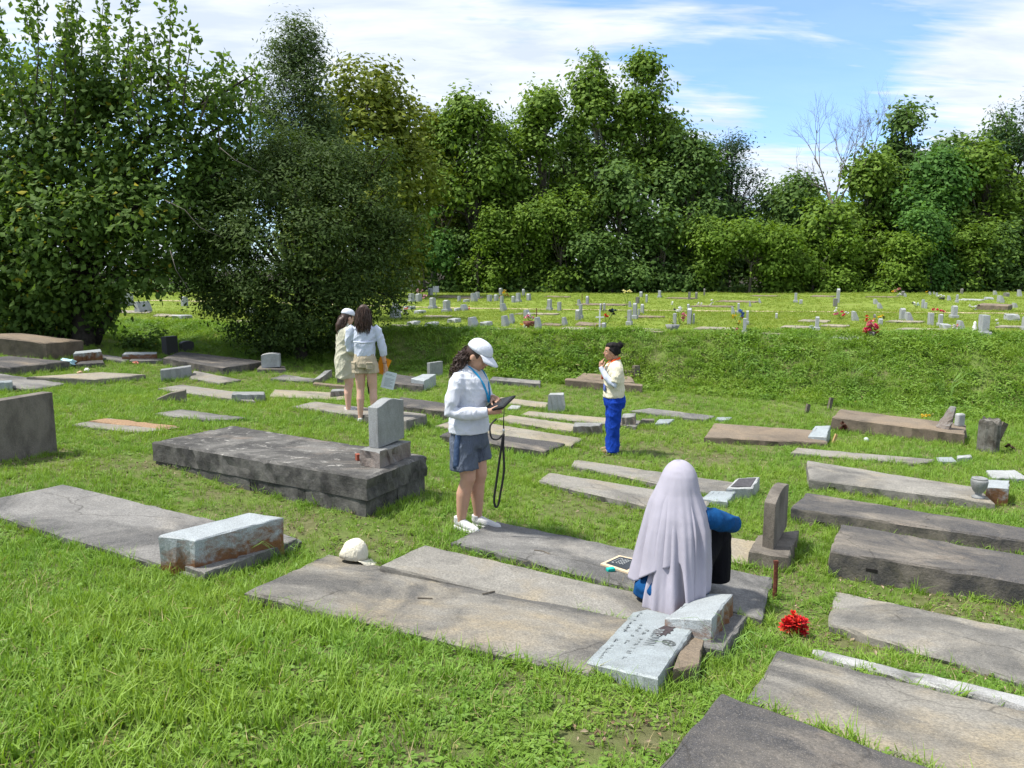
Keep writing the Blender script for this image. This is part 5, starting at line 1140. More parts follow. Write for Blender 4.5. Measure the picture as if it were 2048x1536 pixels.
def shoe(parent, loc, rz, mat, sole, scale=1.0):
    M = xf(loc, 0, 0, rz)@Matrix.Scale(scale, 4)
    g = [tube([(-.075,0,.05),(-.05,0,.055),(.0,0,.052),(.05,0,.042),(.10,0,.034),(.15,0,.028),(.175,0,.024)], [(.028,.038),(.036,.048),(.038,.046),(.042,.036),(.044,.028),(.038,.022),(.02,.012)], 14), tube([(-.05,0,.05),(-.045,0,.085),(-.045,0,.105)], [(.038,.04),(.040,.042),(.041,.044)], 12)]
    o = blob('shoe', [tf(a, M) for a in g], .007, 4, mat, parent)
    pl = [(-.085,-.02),(-.09,.02),(-.06,.042),(0,.036),(.06,.045),(.12,.05),(.17,.03),(.185,0),(.17,-.03),(.12,-.046),(.06,-.042),(0,-.036),(-.06,-.042)]
    n = len(pl); V = [(x, y, 0) for x, y in pl]+[(x*1.01, y*1.03, .016) for x, y in pl]+[(x*.97, y*.95, .026) for x, y in pl]; F = [tuple(range(n))[::-1], tuple(2*n+i for i in range(n))]+[(a*n+i, a*n+(i+1) % n, a*n+n+(i+1) % n, a*n+n+i) for a in (0, 1) for i in range(n)]
    V, F = tf((V, F), M); mk_local('sole', V, F, sole, o)
    return o, M
def leg_geo(y, hip, knee, ankle, k=1.0):
    hip, knee, ankle = map(np.array, (hip, knee, ankle)); f = lambda a, b, t: a+(b-a)*t; back = np.array([-.018, 0, 0])
    return tube([hip, f(hip, knee, .35), f(hip, knee, .7), knee, f(knee, ankle, .15)+back*.6, f(knee, ankle, .35)+back, f(knee, ankle, .65)+back*.5, f(knee, ankle, .93), ankle+np.array([0, 0, -.03])], [.070*k,.080*k,.070*k,.059*k,.054*k,.058*k,.047*k,.035*k,.034*k], 14)
def strands(name, roots, dirs, n, L, r, mat, parent, seed, wave=.012, wfreq=40, grav=.8, spread=.03, cl=7, dj=.22):
    rg = np.random.default_rng(seed); g = []
    for i in range(n):
        k = rg.integers(len(roots)); p = np.array(roots[k])+rg.normal(0, spread*.5, 3); d = np.array(dirs[k], float)+rg.normal(0, dj, 3); d /= np.linalg.norm(d); ll = L*rg.uniform(.7, 1.1); pts = []; ph = rg.uniform(0, 6.3); wv = wave*rg.uniform(.5, 1.4)
        s = np.cross(d, [.3, .5, .8]); s /= np.linalg.norm(s); u = np.cross(s, d)
        for q in range(cl+1):
            t = q/cl; pts.append(p+s*wv*math.sin(ph+t*wfreq*ll)*min(1, t*3)+u*wv*math.cos(ph+t*wfreq*ll)*min(1, t*3)); d = d+np.array([0, 0, -grav])*ll/cl*4; d /= np.linalg.norm(d); p = p+d*ll/cl
        g.append(tube(pts, [r*.8]+[r]*(cl-2)+[r*.7, r*.25], 4, cap=False))
    V, F = join(*g); o = mk_local(name, V, F, mat, parent, True); o['kind'] = 'stuff'; return o
def skin(name, col):
    b = NB(name); co = b.co(); c = b.mix(b.ramp(b.noise(co, 22, 4), (.3, 0.), (.7, 1.)), tuple(x*.90 for x in col), col); b.bump(b.noise(co, 240, 2), .08, .004)
    b.b.inputs['Subsurface Weight'].default_value = .12; b.b.inputs['Subsurface Radius'].default_value = (.02, .008, .005); return b.done(c, .55, .35)
SK1, SK2, SK4 = skin('skin_tan', (.50,.29,.20)), skin('skin_fair', (.58,.36,.27)), skin('skin_brown', (.42,.235,.155))
M_EYE = plain('eye_white', (.6,.58,.55), .3, .1); M_IRIS = plain('eye_iris', (.025,.016,.012), .2, .1); M_LIP = plain('lips', (.36,.13,.11), .5, .1)
M_HAIRD = plain('hair_black', (.012,.010,.010), .75, .4, 80, .2); M_HAIRB = plain('hair_brown', (.055,.028,.018), .5, .5, 80, .45); M_HAIRC = plain('hair_curly', (.050,.026,.018), .5, .5, 80, .45)
M_WHITE = cloth('white_shirt', (.58,.60,.655), .05, .35, 16); M_WHITE2 = cloth('white_shirt_thin', (.56,.60,.71), .06, .5, 13); M_CAPW = cloth('white_cap', (.62,.64,.70), .05, .15, 40); M_TAN = cloth('tan_shirt', (.55,.53,.42), .12, .5, 13); M_KHAKI = cloth('khaki', (.47,.40,.29), .14, .5, 18)
M_SHORT = cloth('grey_blue_shorts', (.105,.125,.165), .2, .7, 22); M_NAVY = cloth('navy_panel', (.045,.075,.14), .15, .4, 22); M_LAN = plain('lanyard_blue', (.01,.26,.50), .6, .15); M_BLK = plain('black_nylon', (.012,.012,.013), .6, .3); M_SHOE = cloth('shoe_white', (.55,.55,.545), .1, .3, 60); M_SOLE = plain('shoe_sole', (.66,.66,.64), .7, .15)
M_CREAMT = cloth('cream_tshirt', (.66,.62,.47), .08, .5, 14); M_COB = cloth('cobalt_trousers', (.008,.048,.36), .25, .9, 14); M_ORG = cloth('orange_band', (.75,.10,.02), .1, .2); M_LAV = cloth('lavender_cloth', (.345,.33,.385), .08, .14, 8); M_TUN = cloth('blue_tunic', (.005,.062,.19), .12, .4, 12); M_BLACKC = cloth('black_cloth', (.007,.007,.010), .2, .4, 10)
M_PAPER = plain('paper', (.62,.68,.72), .8, .04); M_PRINT = plain('print', (.22,.25,.28), .8, .1); M_FOLD = plain('orange_folder', (.75,.28,.01), .6, .1); M_SCREEN = plain('screen', (.02,.022,.025), .2, .1)
def place(px, py, Y): p = at(px, py, Y); return np.array([p[0], p[1], G(p[0], p[1])])

# --- person with white cap reading a tablet
o1 = place(940, 1058, 6.25)
P1 = empty('person', o1, 'person in white cap, white shirt and grey-blue shorts looking down at a tablet', 'person', rz=R(-27))
HM = xf((.085,0,1.485), 0, R(30), R(8)); W1, W2 = (.255,-.095,1.045), (.19,.075,1.125)
g = head_geo(HM)+[tube([(.0,0,1.33),(.03,0,1.38),(.055,0,1.43)], [.055,.05,.052], 12)]
g += [tube([(0,0,.84),(0,0,1.0),(.01,0,1.15),(.012,0,1.28),(.0,0,1.36)], [(.13,.10),(.12,.095),(.13,.105),(.14,.085),(.085,.055)], 16)]
g += [leg_geo(-1, (.0,-.070,.84), (.035,-.085,.46), (-.03,-.10,.085), 1.08), leg_geo(1, (.0,.070,.84), (.055,.075,.46), (.02,.10,.085), 1.08)]
g += [tube([(0,-.135,1.30),(-.02,-.20,1.18),(-.03,-.225,1.045),(.10,-.18,1.035),W1], [.05,.045,.04,.036,.026], 12), tube([(0,.135,1.30),(.02,.21,1.18),(.05,.225,1.08),(.12,.16,1.10),W2], [.05,.045,.04,.036,.026], 12)]
g += hand_geo(aim(W1, (.86,.32,.20), (.1,.25,-.95)), (.28,.3,.34,.4), (-.6,-.4), -1) + hand_geo(aim(W2, (.80,-.42,-.22), (.1,.1,1)), (.45,.6,.7,.8), (.6,.5), -1)
B1 = blob('body', g, .0075, 3, SK1, P1); face_parts(HM, B1)
g = [tube([(0,0,.845),(0,0,.90),(.0,0,1.0),(.01,0,1.10),(.022,0,1.18),(.018,0,1.26),(.004,0,1.33),(.008,0,1.38),(.02,0,1.405)], [(.192,.166),(.190,.164),(.172,.150),(.160,.145),(.168,.158),(.172,.140),(.160,.100),(.10,.075),(.066,.062)], 20)]
g += [tube([(-.01,-.12,1.32),(-.01,-.18,1.26),(-.025,-.222,1.15),(-.035,-.235,1.04),(.06,-.205,1.025),(.16,-.155,1.03),(.235,-.11,1.043)], [.058,.062,.060,.060,.056,.050,.043], 14), tube([(-.01,.12,1.32),(.0,.18,1.26),(.03,.225,1.15),(.055,.225,1.075),(.11,.17,1.09),(.17,.095,1.118)], [.058,.062,.060,.056,.048,.040], 14)]
SH1 = blob('shirt', g, .009, 3, M_WHITE, P1, [(.006,(9,14,22),.5),(.005,(-16,10,30),1.1),(.004,(30,-12,17),2)])
g = [tube([(0,0,.90),(0,0,.84),(0,0,.76),(0,0,.72)], [(.150,.125),(.170,.146),(.184,.160),(.17,.15)], 18), tube([(.0,-.088,.77),(.005,-.100,.66),(.01,-.104,.545)], [.112,.114,.122], 16), tube([(.0,.092,.78),(.012,.096,.68),(.02,.098,.585)], [.112,.114,.120], 16)]
SO1 = blob('shorts', g, .009, 2, M_SHORT, P1, [(.007,(22,10,18),0),(.006,(10,30,-14),1)])
V, F = [], []
for k in range(8):
    z = .86-.285*k/7; yy = -.178-.030*k/7-(.012 if 1 < k else 0)
    for s in (-1, 0, 1): V.append((.0+s*.024, yy+.006*abs(s)-.006, z))
for k in range(7):
    for s in range(2): F.append((k*3+s, k*3+s+1, k*3+s+4, k*3+s+3))
sp_ = mk_local('side_panel', V, F, M_NAVY, SO1, True); m = sp_.modifiers.new('s', 'SOLIDIFY'); m.thickness = .006; m.offset = 0
for s, (lx, ly, rz) in ((-1, (-.02,-.105,-14)), (1, (.045,.10,6))):
    w = o1+np.array(Matrix.Rotation(R(-27), 3, 'Z')@Vector((lx, ly, 0))); shoe(P1, (lx+.01, ly, G(w[0], w[1])-o1[2]+.012), R(rz), M_SHOE, M_SOLE)
CM = HM@Matrix.Translation((0,0,.035))@Matrix.Rotation(R(2), 4, 'Y')
cp = empty('cap', o1, None, None); bpy.data.objects.remove(cp)
cr = make_cap('cap', P1, CM, M_CAPW, (.112,.092,.095), .085); cr.name = 'cap_crown'
rt = [tuple(HM@Vector(p)) for p in ((-.09,0,.0),(-.085,.03,-.02),(-.085,-.03,-.02),(-.075,-.05,-.04),(-.09,.0,-.04),(-.06,-.065,-.03))]; rd = [(-.9,0,-.5)]*4+[(-.9,-.1,-.6),(-.7,-.3,-.8)]
strands('hair', rt, rd, 520, .24, .0036, M_HAIRC, P1, 3, .011, 80, 1.7, .03, 12, .12)
blob('hair_base', [tf(sphg((-.012,0,.012), (.097,.083,.098), 18, 12), HM), tf(tube([(-.05,0,-.04),(-.10,0,-.06),(-.13,0,-.11),(-.14,0,-.16)], [.05,.042,.032,.016], 10), HM)], .012, 2, M_HAIRC, P1)
def strap(name, pts, w, mat, parent, t=.0018):        # flat ribbon through points
    pts = np.asarray(pts, float); return mk_local(name, *tube(pts, [(w/2, t)]*len(pts), 8), mat, parent, True)
g_l = [[(-.02,-.068,1.40),(.05,-.066,1.385),(.115,-.06,1.33),(.165,-.045,1.25),(.188,-.028,1.17),(.188,-.005,1.10)], [(-.02,.068,1.40),(.05,.066,1.385),(.112,.06,1.33),(.16,.045,1.25),(.185,.02,1.17),(.188,-.005,1.10)]]
for q in g_l:
    V, F = tube(q, [(.004,.0095)]*len(q), 8); mk_local('lanyard', V, F, M_LAN, P1, True)
# the tablet in its case, with a hanging carry strap
tc = np.array([.285, -.02, 1.095]); TM = aim(tc, (.80,-.20,.24), (-.28,-.34,.90))
tw = np.array(P1.location)+np.array(Matrix.Rotation(R(-27), 3, 'Z')@Vector(tc)); TB = empty('tablet', tw, 'black-cased tablet held by the person in the white cap, strap hanging down', 'tablet', rz=R(-27))
tl = lambda geo: ([np.array(v)-tc for v in geo[0]], geo[1])
o = mk_local('case', *tl(tf(boxg((0,0,0), .255, .185, .020), TM)), M_BLK, TB); bevel(o, .008, 3)
o = mk_local('screen', *tl(tf(boxg((0,0,.0105), .225, .155, .002), TM)), M_SCREEN, TB)
cpt = np.array(TM@Vector((.122,-.075,0))); z0 = cpt-tc
lp = [z0, z0+np.array([-.006,0,-.10]), z0+np.array([-.006,0,-.20])]; mk_local('strap_cord', *tube(lp[:3], [.002,.004,.006], 6), M_BLK, TB, True)
mk_local('clip', *lathe(lp[2]-np.array([0,0,.02]), [(.004,0),(.009,.01),(.009,.03),(.004,.045)], 8), plain('clip_metal', (.5,.5,.5), .3, .1, 30, .5, 1), TB, True)
a = lp[2]-np.array([0,0,.02]); ax = np.array([.45,.9,0])*.0; lx_ = np.array([.89,.45,0])*.022
loopp = [a, a+np.array([-.008,-.004,-.10])+lx_*.25, a+lx_*.6+np.array([-.01,-.005,-.30]), a+lx_*.35+np.array([-.03,-.015,-.48]), a-lx_*.15+np.array([-.035,-.018,-.575]), a-lx_*.9+np.array([-.04,-.02,-.60]), a-lx_*1.5+np.array([-.04,-.02,-.54]), a-lx_*1.2+np.array([-.03,-.015,-.40]), a-lx_*.6+np.array([-.01,-.005,-.15]), a-lx_*.1]
mk_local('strap_loop', *tube(spl(loopp), [.0095]*len(spl(loopp)), 8), M_BLK, TB, True)
sp2 = [np.array(TM@Vector((-.0,-.09,-.01)))-tc+np.array([.03,0,-.06]), z0+np.array([-.105,-.04,-.16]), z0+np.array([-.095,-.04,-.25]), z0+np.array([-.05,-.02,-.265]), a]
mk_local('strap_tail', *tube(spl(sp2), [.007]*len(spl(sp2)), 8), M_BLK, TB, True)

# --- person seen from behind with long brown hair, white shirt, khaki shorts, papers in the right hand
o2 = place(733, 840, 11.0); rz2 = R(96)
P2 = empty('person', o2, 'person seen from behind with long brown hair, white shirt and khaki shorts', 'person', rz=rz2)
HM = xf((.01,0,1.60), 0, R(6), 0); W = (.06,-.285,.83)
g = head_geo(HM)+[tube([(-.01,0,1.42),(-.005,0,1.48),(.0,0,1.54)], [.055,.05,.052], 12), tube([(0,0,.88),(0,0,1.05),(0,0,1.2),(0,0,1.36),(0,0,1.44)], [(.125,.09),(.11,.085),(.125,.09),(.14,.08),(.075,.05)], 16)]
g += [leg_geo(-1, (0,-.078,.88), (.02,-.105,.50), (-.02,-.12,.09), 1.0), leg_geo(1, (0,.072,.88), (.03,.075,.50), (-.01,.085,.09), 1.0)]
g += [tube([(0,-.17,1.38),(-.01,-.225,1.20),(.0,-.25,1.06),(.03,-.27,.94),W], [.048,.043,.038,.032,.024], 12), tube([(0,.17,1.38),(.02,.21,1.20),(.05,.20,1.08),(.15,.10,1.08),(.22,.03,1.09)], [.048,.043,.038,.032,.024], 12)]
g += hand_geo(aim(W, (.18,-.10,-.97), (-.35,-.9,.1)), (.5,.55,.6,.65), (.6,.6), 1)+hand_geo(aim((.22,.03,1.09), (.8,-.5,.1), (0,.2,1)), (.5,.5,.5,.5), (.5,.5), -1)
B2 = blob('body', g, .009, 3, SK2, P2); face_parts(HM, B2)
for s, y in ((-1, -.12), (1, .085)): blob('shoe', [tube([(-.07,y,.05),(.0,y,.05),(.08,y,.04),(.15,y,.03)], [.035,.042,.042,.025], 12)], .01, 3, M_SHOE, P2)
g = [tube([(0,0,.98),(0,0,1.05),(0,0,1.15),(0,0,1.28),(0,0,1.38),(0,0,1.44),(-.005,0,1.475)], [(.150,.118),(.155,.122),(.158,.120),(.170,.118),(.160,.10),(.095,.07),(.06,.06)], 20), tube([(0,-.14,1.39),(-.005,-.19,1.34),(-.012,-.235,1.2),(-.005,-.262,1.06),(.015,-.272,.985)], [.064,.064,.060,.058,.052], 14), tube([(0,.14,1.39),(0,.19,1.34),(.02,.225,1.2),(.05,.215,1.075),(.12,.14,1.07),(.19,.06,1.085)], [.064,.064,.058,.054,.048,.04], 14)]
SHB = blob('shirt', g, .010, 2, M_WHITE2, P2, [(.007,(12,20,14),.5),(.006,(-10,26,24),1)])
V = []
for z, h in ((1.21, .004), (1.19, .018), (1.175, .004)):
    for k in range(9): t = -1+2*k/8; V.append((-.118-.0*h-.012*h*40*.02+.045*t*t-h*.5, t*.135, z))
V, F = tube([(-.085+.0,-.145,1.195),(-.122,-.07,1.188),(-.130,0,1.184),(-.122,.07,1.188),(-.085,.145,1.195)], [(.006,.012)]*5, 8); mk_local('back_yoke', V, F, M_WHITE2, SHB, True)
g = [tube([(0,0,1.03),(0,0,.97),(0,0,.88),(0,0,.82)], [(.142,.108),(.158,.125),(.172,.14),(.165,.135)], 18), tube([(0,-.088,.88),(0,-.098,.80),(.0,-.102,.735)], [.100,.100,.104], 16), tube([(0,.084,.88),(.0,.086,.80),(.0,.088,.735)], [.098,.098,.102], 16)]
SO2 = blob('shorts', g, .010, 2, M_KHAKI, P2, [(.005,(20,14,22),0),(.005,(10,30,-14),1)])
for y in (-.075, .155): 
    o = mk_local('pocket', *boxg((-.135 if y < 0 else -.06, y, .845), .022, .085, .09, 0 if y < 0 else -.9), M_KHAKI, SO2); bevel(o, .009, 3)
    o = mk_local('pocket_flap', *boxg((-.143 if y < 0 else -.068, y, .893), .022, .095, .03, 0 if y < 0 else -.9), M_KHAKI, SO2); bevel(o, .008, 3)
mk_local('belt', *tube([(.112*math.cos(a)*1.0, .147*math.sin(a), 1.005) for a in np.linspace(0, 2*math.pi, 25)], [(.003,.018)]*25, 6), M_KHAKI, SO2, True)
rt = [tuple(HM@Vector((-.03+.07*math.cos(a)*-1, .075*math.sin(a), .075-.04*abs(math.sin(a))))) for a in np.linspace(-1.9, 1.9, 13)]; rd = [((-.45*math.cos(a)), .22*math.sin(a), -.75) for a in np.linspace(-1.9, 1.9, 13)]
strands('hair', rt, rd, 420, .35, .0045, M_HAIRB, P2, 5, .007, 34, 3.0, .02, 10, .08)
blob('hair_base', [tf(sphg((-.012,0,.015), (.100,.084,.106), 18, 12), HM), tf(tube([(-.04,0,.0),(-.062,0,-.08),(-.062,0,-.16),(-.055,0,-.20)], [(.078,.06),(.088,.055),(.085,.042),(.05,.02)], 14), HM)], .012, 2, M_HAIRB, P2)
for dz in (.015, -.005): mk_local('bracelet', *tube([(.052+.030*math.cos(a), -.280+.030*math.sin(a), .875+dz) for a in np.linspace(0, 2*math.pi, 15)], .004, 6), M_BLK, P2, True)
mk_local('black_strap', *tube([(.22,-.02,1.05),(.21,-.015,.80),(.205,-.015,.52),(.20,-.03,.40),(.20,-.06,.395),(.205,-.075,.47),(.21,-.05,.75)], [(.010,.004)]*7, 6), M_BLK, P2, True)
hw = o2+np.array(Matrix.Rotation(rz2, 3, 'Z')@Vector((.07,-.30,.74)))
PA = empty('paper_sheet', hw, 'printed sheet held low in the right hand of the brown-haired person', 'paper', rz=rz2)
PM = Matrix.Rotation(R(14), 4, 'X')@Matrix.Rotation(R(-8), 4, 'Y')@Matrix.Translation((0,-.06,-.12))
mk_local('sheet', *tf(boxg((0,0,0), .002, .19, .26), PM), M_PAPER, PA)
gl = [boxg((-.0022,-.005+(.0 if k % 3 else .02),.095-.017*k), .001, .13 if k % 3 else .09, .005) for k in range(12) if k not in (2, 3)]
o = mk_local('printed_lines', *tf(join(*gl), PM), M_PRINT, PA); o['kind'] = 'stuff'
FO = empty('folder', hw+np.array([0,.02,.08]), 'orange folder tucked between the hand and khaki shorts', 'folder', rz=rz2)
mk_local('cover', *tf(boxg((.03,.045,-.02), .004, .16, .24), Matrix.Rotation(R(24), 4, 'X')), M_FOLD, FO); mk_local('back_cover', *tf(boxg((.042,.05,-.025), .004, .16, .24), Matrix.Rotation(R(20), 4, 'X')), M_FOLD, FO)

# --- companion in a long tan shirt and white cap, turned away to the right
o3 = place(695, 838, 11.7)
P3 = empty('person', o3, 'person in long tan shirt and white cap with curly hair, beside the brown-haired one', 'person', rz=R(28))
HM = xf((.05,0,1.49), 0, R(16), R(14))
g = head_geo(HM)+[tube([(0,0,1.33),(.015,0,1.38),(.03,0,1.43)], [.053,.048,.05], 12), tube([(0,0,.84),(0,0,1.0),(0,0,1.15),(0,0,1.28),(0,0,1.35)], [(.13,.10),(.12,.09),(.125,.095),(.135,.08),(.075,.05)], 16)]
g += [leg_geo(-1, (0,-.068,.82), (.03,-.08,.46), (-.01,-.09,.085), 1.0), leg_geo(1, (0,.068,.82), (.06,.08,.46), (.05,.09,.085), 1.0)]
g += [tube([(0,-.16,1.31),(0,-.22,1.15),(.02,-.22,1.02),(.12,-.17,.97),(.22,-.10,1.0)], [.048,.043,.038,.032,.024], 12), tube([(0,.16,1.31),(.02,.21,1.15),(.05,.20,1.04),(.15,.14,1.02),(.23,.06,1.04)], [.048,.043,.038,.032,.024], 12)]
g += hand_geo(aim((.22,-.10,1.0), (.8,.45,.2), (0,.2,-1)), (.5,.5,.6,.6), (.5,.5), -1)+hand_geo(aim((.23,.06,1.04), (.8,-.5,.1), (0,.2,1)), (.5,.5,.5,.5), (.5,.5), -1)
B3 = blob('body', g, .009, 3, SK2, P3); face_parts(HM, B3)
for y, x in ((-.09, 0), (.09, .05)): blob('shoe', [tube([(x-.07,y,.05),(x,y,.05),(x+.08,y,.04),(x+.15,y,.03)], [.035,.042,.042,.025], 12)], .01, 3, M_SHOE, P3)
g = [tube([(0,0,.56),(0,0,.66),(-.01,0,.80),(-.005,0,.95),(0,0,1.1),(0,0,1.22),(0,0,1.31),(0,0,1.37),(0,0,1.40)], [(.155,.150),(.165,.158),(.172,.158),(.168,.145),(.165,.140),(.172,.125),(.155,.10),(.085,.07),(.06,.06)], 20), tube([(0,-.13,1.32),(0,-.18,1.27),(0,-.228,1.14),(.015,-.235,1.01),(.10,-.19,.96),(.19,-.125,.985)], [.066,.068,.066,.066,.058,.046], 14), tube([(0,.13,1.32),(0,.18,1.27),(.02,.22,1.14),(.05,.21,1.04),(.13,.155,1.02),(.20,.085,1.035)], [.066,.066,.06,.058,.052,.044], 14)]
blob('shirt', g, .010, 2, M_TAN, P3, [(.010,(14,10,9),.5),(.008,(-10,20,22),1),(.006,(26,6,5),2)])
make_cap('cap', P3, HM@Matrix.Translation((0,0,.035)), M_CAPW, (.110,.090,.095), .08).name = 'cap_crown'
rt = [tuple(HM@Vector(p)) for p in ((-.09,0,.0),(-.085,.04,-.02),(-.085,-.04,-.02),(-.075,-.06,-.04),(-.09,.0,-.05),(-.05,-.075,-.04))]
strands('hair', rt, [(-.5,0,-.8)]*6, 260, .29, .0042, M_HAIRB, P3, 6, .010, 60, 2.6, .025, 10, .1); blob('hair_base', [tf(sphg((-.012,0,.012), (.097,.083,.10), 18, 12), HM), tf(tube([(-.05,-.01,-.03),(-.10,-.01,-.08),(-.12,-.01,-.16),(-.12,-.01,-.23)], [.062,.055,.05,.025], 10), HM)], .012, 2, M_HAIRB, P3)

# --- person in cobalt trousers and cream T-shirt, hand at the mouth
o4 = place(1226, 909, 10.6)
P4 = empty('person', o4, 'person in cobalt blue trousers and cream T-shirt with a dark hair bun', 'person', rz=R(186))
HM = xf((.045,0,1.44), 0, R(2), R(-4)); W = (.215,.085,1.215)
g = head_geo(HM)+[tube([(-.01,0,1.27),(.0,0,1.32),(.012,0,1.38)], [.055,.05,.052], 12), tube([(0,0,.84),(0,0,.98),(.01,0,1.1),(.005,0,1.22),(-.01,0,1.29)], [(.12,.09),(.115,.09),(.125,.10),(.135,.08),(.075,.05)], 16), leg_geo(-1, (0,-.068,.80), (.02,-.085,.45), (-.005,-.09,.08), 1.0), leg_geo(1, (0,.068,.80), (.03,.085,.45), (.03,.09,.08), 1.0)]
g += [tube([(-.01,.16,1.25),(.02,.20,1.12),(.06,.20,.985),(.14,.155,1.09),W], [.048,.044,.04,.034,.025], 12), tube([(-.01,-.15,1.25),(.0,-.20,1.12),(-.01,-.215,1.0),(.0,-.215,.88),(.01,-.21,.78)], [.045,.042,.038,.032,.025], 12)]
g += hand_geo(aim(W, (-.10,-.22,.97), (.9,.3,0)), (.25,.35,.5,.55), (.3,.3), -1)+hand_geo(aim((.01,-.21,.78), (.1,.05,-1), (-.2,-1,0)), (.4,.4,.4,.5), (.5,.5), 1)
g += [tube([(.0+dx,y,.05),(.07+dx,y,.035),(.14+dx,y,.022),(.175+dx,y,.018)], [(.03,.036),(.025,.042),(.016,.044),(.01,.03)], 12) for y, dx in ((-.09,-.01),(.09,.03))]
B4 = blob('body', g, .009, 2, SK4, P4); face_parts(HM, B4)
g = [tube([(.005,0,.80),(.005,0,.86),(.0,0,.95),(.012,0,1.05),(.022,0,1.13),(.01,0,1.2),(-.005,0,1.26),(-.008,0,1.31),(0,0,1.335)], [(.165,.148),(.166,.150),(.158,.140),(.158,.145),(.165,.150),(.166,.13),(.15,.098),(.09,.07),(.064,.06)], 20), tube([(-.01,.12,1.25),(.0,.175,1.21),(.02,.205,1.11),(.04,.212,1.03)], [.07,.072,.074,.072], 14), tube([(-.01,-.12,1.25),(.0,-.175,1.21),(.02,-.205,1.11),(.04,-.20,1.03)], [.07,.072,.074,.072], 14)]
TS = blob('tshirt', g, .010, 2, M_CREAMT, P4, [(.007,(12,10,24),.5),(.006,(-12,18,34),1)])
blob('sleeve', [tube([(.03,.205,1.08),(.06,.205,.985),(.09,.19,1.03),(.145,.155,1.09),(.200,.10,1.195),(.214,.086,1.235)], [.05,.052,.05,.045,.036,.034], 14)], .009, 2, M_WHITE2, P4); blob('sleeve', [tube([(.0,-.20,1.08),(-.01,-.215,1.0),(.0,-.215,.88),(.01,-.21,.80)], [.05,.048,.042,.036], 14)], .009, 2, M_WHITE2, P4)
for (dz, dx, s) in ((.93,.148,.045), (.96,.150,.03), (.915,.15,.03)): V, F = sphg((dx, .05-.04*(s < .04), dz), (.008, s, s*1.1), 9, 6); mk_local('print_motif', V, F, plain('motif_blue', (.10,.14,.38), .8), TS, True)
g = [tube([(0,0,.875),(0,0,.80),(-.012,0,.72),(-.005,0,.66)], [(.148,.125),(.162,.148),(.168,.158),(.165,.145)], 18), tube([(0,-.078,.74),(.01,-.085,.5),(.0,-.080,.25),(.0,-.082,.035)], [.106,.092,.088,.098], 16), tube([(0,.078,.74),(.018,.085,.5),(.02,.080,.25),(.03,.082,.035)], [.108,.094,.090,.100], 16)]
blob('trousers', g, .010, 2, M_COB, P4, [(.008,(10,6,13),.5),(.006,(-14,10,21),1),(.006,(30,8,5),2)])
for y, dx in ((-.09,-.01),(.09,.03)):
    V, F = tf(boxg((.05+dx,y,.008), .25, .09, .016), Matrix.Identity(4)); sd = mk_local('sandal', V, F, M_SOLE, P4); bevel(sd, .007, 2); mk_local('sandal_strap', *tube([(.09+dx,y-.045,.015),(.09+dx,y-.03,.05),(.09+dx,y,.06),(.09+dx,y+.03,.05),(.09+dx,y+.045,.015)], [(.018,.004)]*5, 8), M_SHOE, sd, True)
for s in (-1, 1): mk_local('neck_lanyard', *tube([(-.05,s*.05,1.335),(.02,s*.066,1.325),(.09,s*.055,1.26),(.155,s*.035,1.16),(.175,s*.01,1.05)], [(.006,.013)]*5, 8), M_ORG, P4, True)
blob('neck_band', [tube([(.066*math.cos(a)-.002, .07*math.sin(a), 1.325-.025*math.cos(a)) for a in np.linspace(.3, 2*math.pi-.3, 20)], [(.008,.018)]*20, 8)], .008, 1, M_ORG, P4)
blob('hair', [tf(sphg((-.030,0,.020), (.088,.083,.100), 18, 12), HM), tf(sphg((-.008,.0,.078), (.094,.078,.046), 16, 12), HM), tf(sphg((-.02,.0,.04), (.092,.084,.05), 16, 12), HM), tf(tube([(-.07,0,.0),(-.08,0,-.05)], [.06,.045], 10), HM), tf(sphg((-.105,0,.072), (.052,.058,.05), 14, 10), HM), tf(tube([(.05,.07,.04),(.0,.082,.0),(-.03,.08,-.04)], [.014,.016,.012], 8), HM)], .009, 2, M_HAIRD, P4, [(.004,(60,20,30),0),(.004,(-30,70,40),1)])
strands('loose_hair', [tuple(HM@Vector(p)) for p in ((-.11,0,.10),(-.14,.02,.08),(-.12,-.03,.1),(-.09,.03,.12))], [(-.3,0,.8),(-.8,.2,.3),(-.5,-.5,.4),(.1,.4,.7)], 40, .05, .002, M_HAIRD, P4, 8, .01, 90, 1.5, .02, 7)

# --- veiled person sitting on the slab, seen from behind
Yp = 4.82; o5 = np.array([at(1352, 1205, Yp)[0], Yp, 0]); S3P = planar([(845,1090),(1495,1233),(1418,1276),(757,1131)], quad([(845,1090),(1495,1233),(1418,1276),(757,1131)], .055)); nn = np.cross(S3P[1]-S3P[0], S3P[3]-S3P[0]); o5[2] = S3P[0][2]-(nn[0]*(o5[0]-S3P[0][0])+nn[1]*(o5[1]-S3P[0][1]))/nn[2]
P5 = empty('person', o5, 'seated person in a long lavender headscarf, blue top and black trousers, seen from behind', 'person', rz=R(86))
HM = xf((.06,0,.80), 0, R(18), R(-10))
g = head_geo(HM)+[tube([(-.02,0,.58),(.0,0,.66),(.03,0,.74)], [.06,.052,.052], 12), tube([(-.06,0,.10),(-.06,0,.25),(-.05,0,.40),(-.03,0,.54),(-.02,0,.62)], [(.19,.14),(.16,.12),(.16,.11),(.165,.10),(.09,.06)], 16)]
